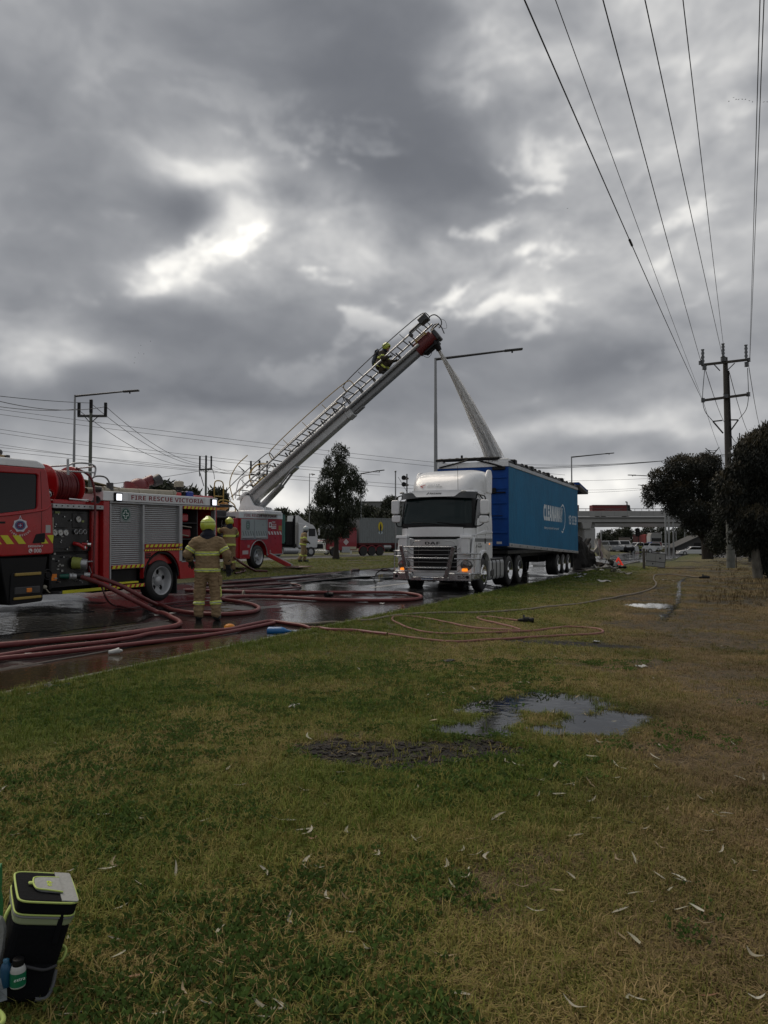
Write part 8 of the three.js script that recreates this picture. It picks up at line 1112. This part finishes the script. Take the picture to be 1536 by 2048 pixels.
{ // red cab-over with grey containers, coming from the right
  const [s, t] = land(725, 1111), T = thing('container_truck', 'red truck carrying grey shipping containers beyond the young gum', 'truck', P(s, t, landY(s, t)), .60), gy = std([.20, .22, .225], .55, 0, { map: soilTone, roughnessMap: grime }), rd = phys([.24, .012, .025], .35, 0, { clearcoat: .5 });
  const c = container(T, 'container', -1.2, 4.9, 1.4, 4.15, 2.45, gy); container(T, 'front_container', -4.8, -2.6, 2.9, 4.1, 2.4, gy);
  part(c, 'emblem', decal(V(1.6, 3.05, 1.245), V(.85, 0, 0), V(0, 1.5, 0)), print(96, 160, q => { q.clearRect(0, 0, 96, 160); q.fillStyle = '#c9b21e'; q.beginPath(); q.ellipse(48, 60, 36, 56, 0, 0, 7); q.fill(); q.fillStyle = '#1b2026'; q.beginPath(); q.moveTo(48, 16); q.lineTo(62, 70); q.lineTo(58, 116); q.lineTo(38, 116); q.lineTo(34, 70); q.fill(); q.fillStyle = '#aab6bd'; q.beginPath(); q.ellipse(48, 134, 34, 18, 0, 0, 7); q.fill(); q.fillStyle = '#2a3036'; q.fillRect(40, 112, 16, 34); }, .6, true), null, true);
  const cab = part(T, 'cab', [ex(roundPoly([[-3.9, .6], [-1.5, .6], [-1.5, 2.9], [-3.5, 2.9], [-4.0, 1.9]], .1), -1.2, 1.2, .06, 2)], rd); part(cab, 'windscreen', ex([[-4.02, 1.9], [-3.58, 2.75], [-3.5, 2.75], [-3.94, 1.9]], -1.05, 1.05, 0), M.glass); part(cab, 'door_window', bx(-3.4, -2.5, 1.9, 2.55, 1.19, 1.215, .01), M.glass); part(cab, 'bonnet', [bx(-5.2, -3.9, .6, 1.7, -1.1, 1.1, .12)], rd); part(cab, 'grille', [bx(-5.26, -5.18, .6, 1.6, -.9, .9, .03)], M.chrome); part(cab, 'bumper', [bx(-5.4, -5.15, .3, .65, -1.2, 1.2, .05)], M.chrome); part(cab, 'visor', [bx(-3.8, -1.5, 2.88, 3.15, -1.15, 1.15, .08)], rd);
  part(cab, 'diamond_sign', [bx(-.25, .25, -.25, .25, 0, .02, .004).rotateZ(.785).translate(-2.9, 1.5, 1.205)], std([.5, .45, .45], .5)); each(cab, 'warning_plate', [bx(-4.9, -4.0, .75, 1.0, 1.1, 1.13, .005), bx(-2.4, -1.6, .7, 1.0, 1.21, 1.23, .005)], std([.45, .42, .30], .5)); part(cab, 'tool_box', [bx(-3.4, -2.4, .35, 1.0, 1.0, 1.25, .03)], M.alu);
  part(T, 'chassis', [bx(-4.5, 5.2, .8, 1.35, -.6, .6, .03), bx(-1.2, 4.9, 1.2, 1.4, -1.1, 1.15, .03)], std([.12, .012, .015], .5)); const X = [-4.3, -.6, .5, 1.6, 4.1, 4.9]; each(T, 'wheel', X.map(x => cyl(V(x, .5, .85), V(x, .5, 1.18), .5, .5, 18)), M.rubber); each(T, 'mudguard', [-.6, .5, 1.6].map(x => new THREE.TorusGeometry(.6, .06, 6, 16, Math.PI).translate(x, .5, 1.1)), rd); part(T, 'air_tank', [cyl(V(2.1, .95, .9), V(3.1, .95, .9), .28, .28, 14)], M.alu); part(T, 'tail_board', [bx(5.0, 5.3, .6, 2.6, -1.1, 1.2, .05)], rd);
}
{ const [T, h] = post('flag_pole', 'thin pale pole standing left of the white truck mirror', 'pole', 791, 943, 85, .09, galv); part(T, 'finial', ball(0, h, 0, .12), galv); const [T2, h2] = post('white_post', 'short white post behind the grey container', 'post', 702, 1018, 100, .12, carPaint.white); part(T2, 'cap', cyl(V(0, h2, 0), V(0, h2 + .1, 0), .14, .14, 10), carPaint.white); }
// ---------- grass, weeds, soil ----------
function bladeTuft(n, h, lean, spread, wid, seed) {
  const rg = rng(seed), pos = [];
  for (let i = 0; i < n; i++) {
    const a = rg() * 6.283, r = spread * Math.sqrt(rg()), x = Math.cos(a) * r, z = Math.sin(a) * r, b = rg() * 6.283, l = h * (.55 + .75 * rg()), k = lean * (.3 + rg()), dx = Math.cos(b), dz = Math.sin(b), px = -dz * wid * .5, pz = dx * wid * .5;
    const A = [x - px, -.006, z - pz], B = [x + px, -.006, z + pz], m = l * .55, C = [x + dx * m * k * .5 - px * .8, m * (1 - k * .25), z + dz * m * k * .5 - pz * .8], D = [x + dx * m * k * .5 + px * .8, m * (1 - k * .25), z + dz * m * k * .5 + pz * .8], t = Math.max(.12, 1 - k * .65), E = [x + dx * l * k, l * t, z + dz * l * k];
    for (const p of [A, B, D, A, D, C, C, D, E]) pos.push(...p);
  }
  const g = new THREE.BufferGeometry(); g.setAttribute('position', new THREE.Float32BufferAttribute(pos, 3)); g.computeVertexNormals();
  const nm = g.attributes.normal; for (let i = 0; i < nm.count; i++) { const y = Math.abs(nm.getY(i)) + .6, l = Math.hypot(nm.getX(i), y, nm.getZ(i)); nm.setXYZ(i, nm.getX(i) / l, y / l, nm.getZ(i) / l); } return g;
}
const bladeM = new THREE.MeshPhysicalMaterial({ color: 0xffffff, roughness: .85, transmission: .25, thickness: 0, side: THREE.DoubleSide, specularIntensity: .25 });
function scatter(name, geo, list, mat = bladeM, kind = 'stuff') {       // list of [s, t, y, yaw, size, r, g, b, tall]
  const m = new THREE.InstancedMesh(geo, mat, list.length), q = new THREE.Quaternion(), M4 = new THREE.Matrix4(), c = new THREE.Color(), up = V(0, 1, 0);
  list.forEach(([s, t, y, a, k, r, g, b, h = 1], i) => { const p = P(s, t, y); q.setFromAxisAngle(up, a); M4.compose(p, q, V(k, k * h, k)); m.setMatrixAt(i, M4); m.setColorAt(i, c.setRGB(r, g, b)); });
  m.name = numbered(name); m.userData.kind = kind; m.castShadow = m.receiveShadow = true; scene.add(m); return m;
}
{
  const rg = rng(101), sets = [[], [], []], cap = 3600;
  const hue = (d, k, s, t) => { const w = sst(-.6, 1.2, worn(s, t)) * (t > KERB ? 1 : 0), c = hue0(d, k); const v = 1 + .45 * w * fbm(s * 1.3, 6.6, t * 1.3, 3); return [c[0] * v * lerp(1, .70, w), c[1] * v * lerp(1, .655, w), c[2] * v * lerp(1, .75, w)]; };
  const hue0 = (d, k) => { const f = clamp(d * 1.25 - .12 + (k - .5) * .75); const g = .75 + .5 * rg(); return f > .5 ? [lerp(.225, .34, (f - .5) * 2) * g, lerp(.195, .255, (f - .5) * 2) * g, lerp(.050, .12, (f - .5) * 2) * g] : [lerp(.092, .205, f * 2) * g, lerp(.135, .192, f * 2) * g, lerp(.016, .048, f * 2) * g]; };
  const grow = (s, t, d, far) => {
    const y = landY(s, t) + rough(s, t), dr = dry(s, t), so = soil(s, t), ho = hollow(s, t), pe = t > KERB ? poolEdge(s, t) : -1, lush = sst(-4.2, -5.6, t) * (t > KERB ? 1 : 0);
    if (rg() < so * .84) return; if (ho > .22 && rg() < .94) return; if (pe > .02 && rg() < .80 + .20 * sst(.0, .3, pe + .5 * fbm(s * 1.6, 9, t * 1.6, 2))) return;
    const c = hue(clamp(dr + (pe > -.15 ? -.25 : 0)), rg(), s, t), k = (.8 + .5 * rg()) * (far ? 1.25 : 1), h = (.7 + .5 * rg()) * (1 - .35 * dr) * (pe > 0 ? 1.1 : 1) * (1 + .2 * lush) * (far ? .8 : 1);
    sets[rg() < dr * .8 ? 1 : rg() < .3 ? 2 : 0].push([s, t, y, rg() * 6.283, k, ...c, h]);
  };
  // density falls with distance from where one stands
  for (let d = 1.25; d < 46;) { const step = d * .05, n = Math.min(cap, 62000 / (d * d)) * (d > 14 ? 1.5 : 1), w = d * .60 + .4, cnt = Math.round(n * step * w * 2); for (let i = 0; i < cnt; i++) { const z = d + rg() * step, x = (rg() * 2 - 1) * w, s = x * SN + z * CS, t = x * CS - z * SN; if (t < KERB + .02) continue; grow(s, t, z, z > 14); } d += step; }
  for (let i = 0; i < 26000; i++) { const s = 19 + 50 * rg() ** 1.3, t = FAR - .05 - rg() ** 1.4 * 10; grow(s, t, 30, true); }
  for (let i = 0; i < 9000; i++) { const s = 1 + 45 * rg() ** 1.5, t = KERB - .02 + rg() * .16; grow(s, t, 9, s > 18); }      // tufts hanging over the kerb
  scatter('grass', bladeTuft(11, .052, .7, .035, .0042, 3), sets[0]); scatter('grass', bladeTuft(11, .050, 1.5, .045, .0036, 4), sets[1]); scatter('grass', bladeTuft(7, .075, .8, .03, .004, 5), sets[2]);
  // broad-leaved weeds round the puddle and in dark green patches
  const weed = (() => { const r = rng(8), pos = []; for (let i = 0; i < 14; i++) { const a = r() * 6.283, q = .05 * Math.sqrt(r()), x = Math.cos(a) * q, z = Math.sin(a) * q, y = .015 + r() * .03, w = .0045 + r() * .0045, b = r() * 6.283, cx = Math.cos(b) * w, cz = Math.sin(b) * w; for (const [u, v] of [[-1, 0], [0, -1], [1, 0], [-1, 0], [1, 0], [0, 1]]) pos.push(x + u * cx - v * cz, y + .006 * (Math.abs(u) - Math.abs(v)) + r() * .004, z + u * cz + v * cx); } const g = new THREE.BufferGeometry(); g.setAttribute('position', new THREE.Float32BufferAttribute(pos, 3)); g.computeVertexNormals(); return g; })();
  const wl = []; for (let i = 0; i < 30000; i++) { const z = 1.4 + 8 * rg() ** 1.2, x = (rg() * 2 - 1) * z * .6, s = x * SN + z * CS, t = x * CS - z * SN; if (t < KERB + .2) continue; const f = fbm(s * .7 + 30, 2.1, t * .7, 3) + .5 * sst(-.5, .1, hollow(s, t)) - .5 * sst(-.8, .8, worn(s, t)); if (rg() > sst(.1, .8, f) * .4 || hollow(s, t) > .55) continue; const g = .7 + .6 * rg(); wl.push([s, t, landY(s, t) + rough(s, t), rg() * 6, .8 + rg() * .6, .075 * g, .125 * g, .026 * g, 1]); }
  scatter('ground_cover', weed, wl);
  // dry thatch and twigs lying flat on worn soil
  const twig = bladeTuft(5, .06, 5, .05, .003, 14), tl = []; for (let i = 0; i < 60000; i++) { const z = 1.3 + 14 * rg() ** 1.6, x = (rg() * 2 - 1) * z * .6, s = x * SN + z * CS, t = x * CS - z * SN; if (t < KERB + .3) continue; const so = soil(s, t) + .4 * dry(s, t); if (rg() > so || poolEdge(s, t) > 0 || hollow(s, t) > .2) continue; const g = .5 + .8 * rg(); tl.push([s, t, landY(s, t) + rough(s, t) + .004, rg() * 6, .6 + rg() * .9, .23 * g, .17 * g, .095 * g, .35]); }
  scatter('straw_litter', twig, tl);
  // clods of wet soil in the hollow
  const clod = lumpG(.03, 1.2, .7, 1, 5, .5), cl = []; for (let i = 0; i < 9000; i++) { const s = 4.0 + rg() * 3.6, t = -4.2 + rg() * 3.6, h = hollow(s, t); if (h < .12 || rg() > h * 2.5) continue; const g = .6 + .8 * rg(); cl.push([s, t, landY(s, t) + rough(s, t), rg() * 6, .15 + rg() ** 3 * 1.0, .010 * g, .007 * g, .005 * g, .8]); }
  const dirt = std([1, 1, 1], .9); scatter('wet_soil', clod, cl, dirt);
  // tall dry grass round the power pole
  const dg = []; for (let i = 0; i < 1000; i++) { const [s, t] = land(1425 + 170 * rg(), 1122 + 90 * rg() ** 1.3); const g = .6 + .7 * rg(), b = fbm(s * .35, 4, t * .35, 2); if (rg() > b + .55) continue; dg.push([s + (rg() - .5) * 2, t + (rg() - .5), landY(s, t), rg() * 6, 1.1 + 1.5 * rg() * (b + .6), .13 * g, .095 * g, .045 * g, .9 + 1.1 * rg()]); }
  scatter('dry_grass', bladeTuft(12, .07, .6, .06, .005, 19), dg);
}
// ---------- fallen gum leaves and bits on the verge: pieces of the ground ----------
{
  const rg = rng(7), geos = [...Array(6)].map((_, k) => { const n = 8, pos = [], idx = [], L = .088 + .02 * (k % 3), w = .0085 + .003 * (k % 2), bend = [.16, -.2, .05, .3, -.1, .22][k], lift = [.012, .02, .006, .016, .024, .01][k]; for (let i = 0; i <= n; i++) { const u = i / n, x = (u - .5) * L, c = bend * L * (1 - 4 * (u - .5) ** 2), h = w * Math.sin(Math.PI * u) ** .75 * (1 - .35 * u), y = .006 + lift * Math.abs(u - .45) ** 1.4 * 2; for (const q of [-1, 0, 1]) pos.push(x, y + (q === 0 ? -.0018 : .0), c + q * h); } for (let i = 0; i < n; i++) for (const o of [0, 1]) { const a = i * 3 + o; idx.push(a, a + 1, a + 4, a, a + 4, a + 3); } const g = new THREE.BufferGeometry(); g.setAttribute('position', new THREE.Float32BufferAttribute(pos, 3)); g.setIndex(idx); g.computeVertexNormals(); return g; });
  const mats = [[.31, .29, .22], [.23, .21, .15], [.38, .37, .30], [.24, .18, .10], [.22, .105, .05], [.28, .27, .19]].map(c => std(c, .6, 0, { side: THREE.DoubleSide }));
  const leaf = (u, v, k, i) => { const p = landP(u, v, .008), [s, t] = stOf(p); const m = new THREE.Mesh(geos[i % 6], mats[k]); m.name = 'leaf'; m.castShadow = m.receiveShadow = true; p.y = landY(s, t) + rough(s, t) + .020 + .01 * rg(); m.position.copy(p); m.rotation.set((rg() - .5) * .7, rg() * 6.283, (rg() - .5) * .5); m.scale.setScalar(.5 + .45 * rg()); ground.add(m); };
  const A = [[515, 105], [920, 98], [1010, 148], [960, 165], [440, 105], [15, 178], [60, 342], [410, 280], [455, 247], [578, 283], [808, 306], [1215, 183], [1158, 304], [1120, 301], [1220, 338], [1250, 360, 4], [1297, 240, 3], [1365, 112], [572, 542], [430, 490], [700, 488], [470, 460, 3], [290, 488], [1240, 468], [1280, 478], [1050, 500], [482, 632, 5], [672, 655], [460, 760], [890, 725], [1315, 595], [1175, 683], [1400, 740], [1478, 810], [1385, 592, 3], [555, 925, 4], [745, 970, 3], [835, 1020], [280, 1068], [255, 1045], [655, 1075], [1078, 1040], [1118, 1055], [1065, 1085], [487, 820], [290, 748, 5], [905, 858, 3]];
  const B = [[538, 70], [495, 60], [830, 42], [715, 65], [590, 132], [625, 142], [748, 153], [612, 195], [700, 197], [1057, 200], [460, 290], [122, 370], [303, 410], [368, 440], [240, 475], [340, 490], [325, 520], [285, 560], [420, 450], [745, 532], [547, 560, 3], [1000, 455], [945, 455, 3], [1345, 425], [1370, 280], [1325, 270], [1490, 508], [1505, 482, 4], [1530, 350], [1060, 638], [1175, 540], [1195, 550], [995, 812], [945, 680], [1490, 855], [240, 860, 3], [310, 1020], [985, 1045], [1010, 1050], [1300, 1025, 4], [1490, 1035], [765, 1080], [1420, 122], [1310, 178], [1280, 208], [1097, 75], [930, 120], [1185, 58], [1000, 310], [1045, 330], [1250, 680], [1100, 530]];
  const C = [[93, 85], [160, 48], [350, 48], [550, 70], [615, 65], [743, 52], [970, 25], [560, 158], [45, 255], [228, 337], [180, 418], [885, 360], [930, 375], [668, 358], [1120, 365], [1245, 343], [1100, 380], [985, 437], [1155, 462], [1010, 507], [1103, 507], [1490, 513], [850, 606], [490, 690], [485, 477], [20, 493], [25, 660], [1410, 80], [1450, 235], [1380, 385], [1025, 447]];
  let i = 0; for (const [l, f] of [[A, p => [p[0] / 2, 1500 + p[1] / 2]], [B, p => [768 + p[0] / 2, 1500 + p[1] / 2]], [C, p => [600 + p[0] / 2.133, 1360 + p[1] / 2.133]]]) for (const p of l) leaf(...f(p), p[2] ?? [0, 1, 2, 0, 5][i % 5], i++);
  for (let k = 0; k < 60; k++) leaf(k % 2 ? 100 + rg() * 1430 : 1060 + rg() * 470, 1240 + 660 * rg() ** 1.3, [1, 3, 5, 0, 3][k % 5], k);
}
// ---------- the jet of water ----------
{
  const a = nozzleTip, b = at(992, 925, 28.9), T = thing('water_jet', 'white jet of water falling from the ladder tip onto the blue trailer', 'water jet', a), D = b.clone().sub(a), L = D.length(), n = 22, rg = rng(77), side = new THREE.Vector3().crossVectors(D, V(0, 0, 1)).normalize(), oth = new THREE.Vector3().crossVectors(D, side).normalize();
  const path = k => D.clone().multiplyScalar(k).addScaledVector(side, .07 * 4 * k * (1 - k) * (side.x > 0 ? 1 : -1)), rad = k => .06 + .34 * k ** 1.05;
  const wet = new THREE.MeshPhysicalMaterial({ color: 0xffffff, roughness: 1, transmission: .6, thickness: 0, side: THREE.DoubleSide }), fil = [], gauss = () => (rg() + rg() + rg() + rg() - 2) * .87;
  for (let i = 0; i < 330; i++) {            // threads of water, close at the nozzle and parting on the way down
    const u = gauss() * .62, w = gauss() * .62, k1 = rg() < .6 ? 1 : .55 + .45 * rg(), k0 = rg() < .5 ? 0 : rg() * .45, r0 = .012 + .022 * rg(), pos = [], idx = [], m = 14;
    for (let a = 0; a <= m; a++) { const k = lerp(k0, k1, a / m), R = rad(k), c = path(k).addScaledVector(side, R * (u + .10 * N3(k * 5, i * .7, 1))).addScaledVector(oth, R * (w + .10 * N3(k * 5, i * .7, 5))), r = r0 * (.45 + 1.3 * k) * (a === m || (a === 0 && k0) ? .15 : 1); for (let b = 0; b < 4; b++) { const t = b * 1.5708, p = c.clone().addScaledVector(side, Math.cos(t) * r).addScaledVector(oth, Math.sin(t) * r); pos.push(p.x, p.y, p.z); } }
    for (let a = 0; a < m; a++) for (let b = 0; b < 4; b++) { const q = a * 4 + b, n2 = a * 4 + (b + 1) % 4; idx.push(q, n2, n2 + 4, q, n2 + 4, q + 4); }
    const g = new THREE.BufferGeometry(); g.setAttribute('position', new THREE.Float32BufferAttribute(pos, 3)); g.setIndex(idx); g.computeVertexNormals(); fil.push(g);
  }
  part(T, 'stream', fil, wet).userData.kind = 'stuff';
  const q = new THREE.Quaternion().setFromUnitVectors(V(0, 1, 0), D.clone().normalize()), M4 = new THREE.Matrix4();
  const mist = new THREE.InstancedMesh(new THREE.OctahedronGeometry(.005), wet, 3500); for (let i = 0; i < 3500; i++) { const k = .35 + .65 * rg() ** .6, c = path(k), w = .6 * k * k, p = c.add(V((rg() + rg() + rg() - 1.9) * w, (rg() - .5) * .3, (rg() + rg() - 1) * w)); M4.compose(p, q, V(1, 1, 1).multiplyScalar(.5 + rg())); mist.setMatrixAt(i, M4); } mist.name = 'mist'; mist.userData.kind = 'stuff'; T.add(mist);
}
// ---------- birds ----------
{
  const mk = (u, v, d, label, group, k) => { const T = thing('bird', label, 'bird', at(u, v, d), k * 1.3, group); part(T, 'body', [ball(0, 0, 0, .09, 2.6, 1, 1, 8), ball(.26, .04, 0, .055, 1.3, 1, 1, 8)], M.darkGrey); each(T, 'wing', [-1, 1].map(s => { const g = new THREE.BufferGeometry(), p = [[.1, .02, 0], [-.14, .02, 0], [.05, .16, s * .32], [-.12, .14, s * .30], [-.12, .05 + .05 * (k % 3), s * .66]]; g.setAttribute('position', new THREE.Float32BufferAttribute([0, 1, 3, 0, 3, 2, 2, 3, 4].flatMap(i => p[i]), 3)); g.computeVertexNormals(); return g; }), M.darkGrey); };
  const ORD = 'first second third fourth fifth sixth seventh eighth ninth tenth'.split(' ');
  [[650, 597], [760, 510], [815, 555], [870, 555], [955, 550], [1025, 553], [1115, 583], [1185, 610], [1440, 612], [1520, 610]].forEach(([x, y], i) => mk(1400 + x / 11.29, 150 + y / 11.29, 330, `${ORD[i]} bird from the left in the flock crossing the two close power lines`, 'birds in the flock on the right', i));
  [[602, 1365], [563, 1382], [555, 1412], [575, 1416], [540, 1430], [537, 1452]].forEach(([x, y], i) => mk(x / 2, y / 2, 420, `${['uppermost', 'second highest', 'third highest', 'rightmost low', 'fifth highest', 'lowest'][i]} bird in the small flock above the left street lamp`, 'birds in the small flock on the left', i));
  mk(1135, 417, 420, 'lone tiny bird high in the middle of the sky', null, 3);
}
renderer.render(scene, camera);
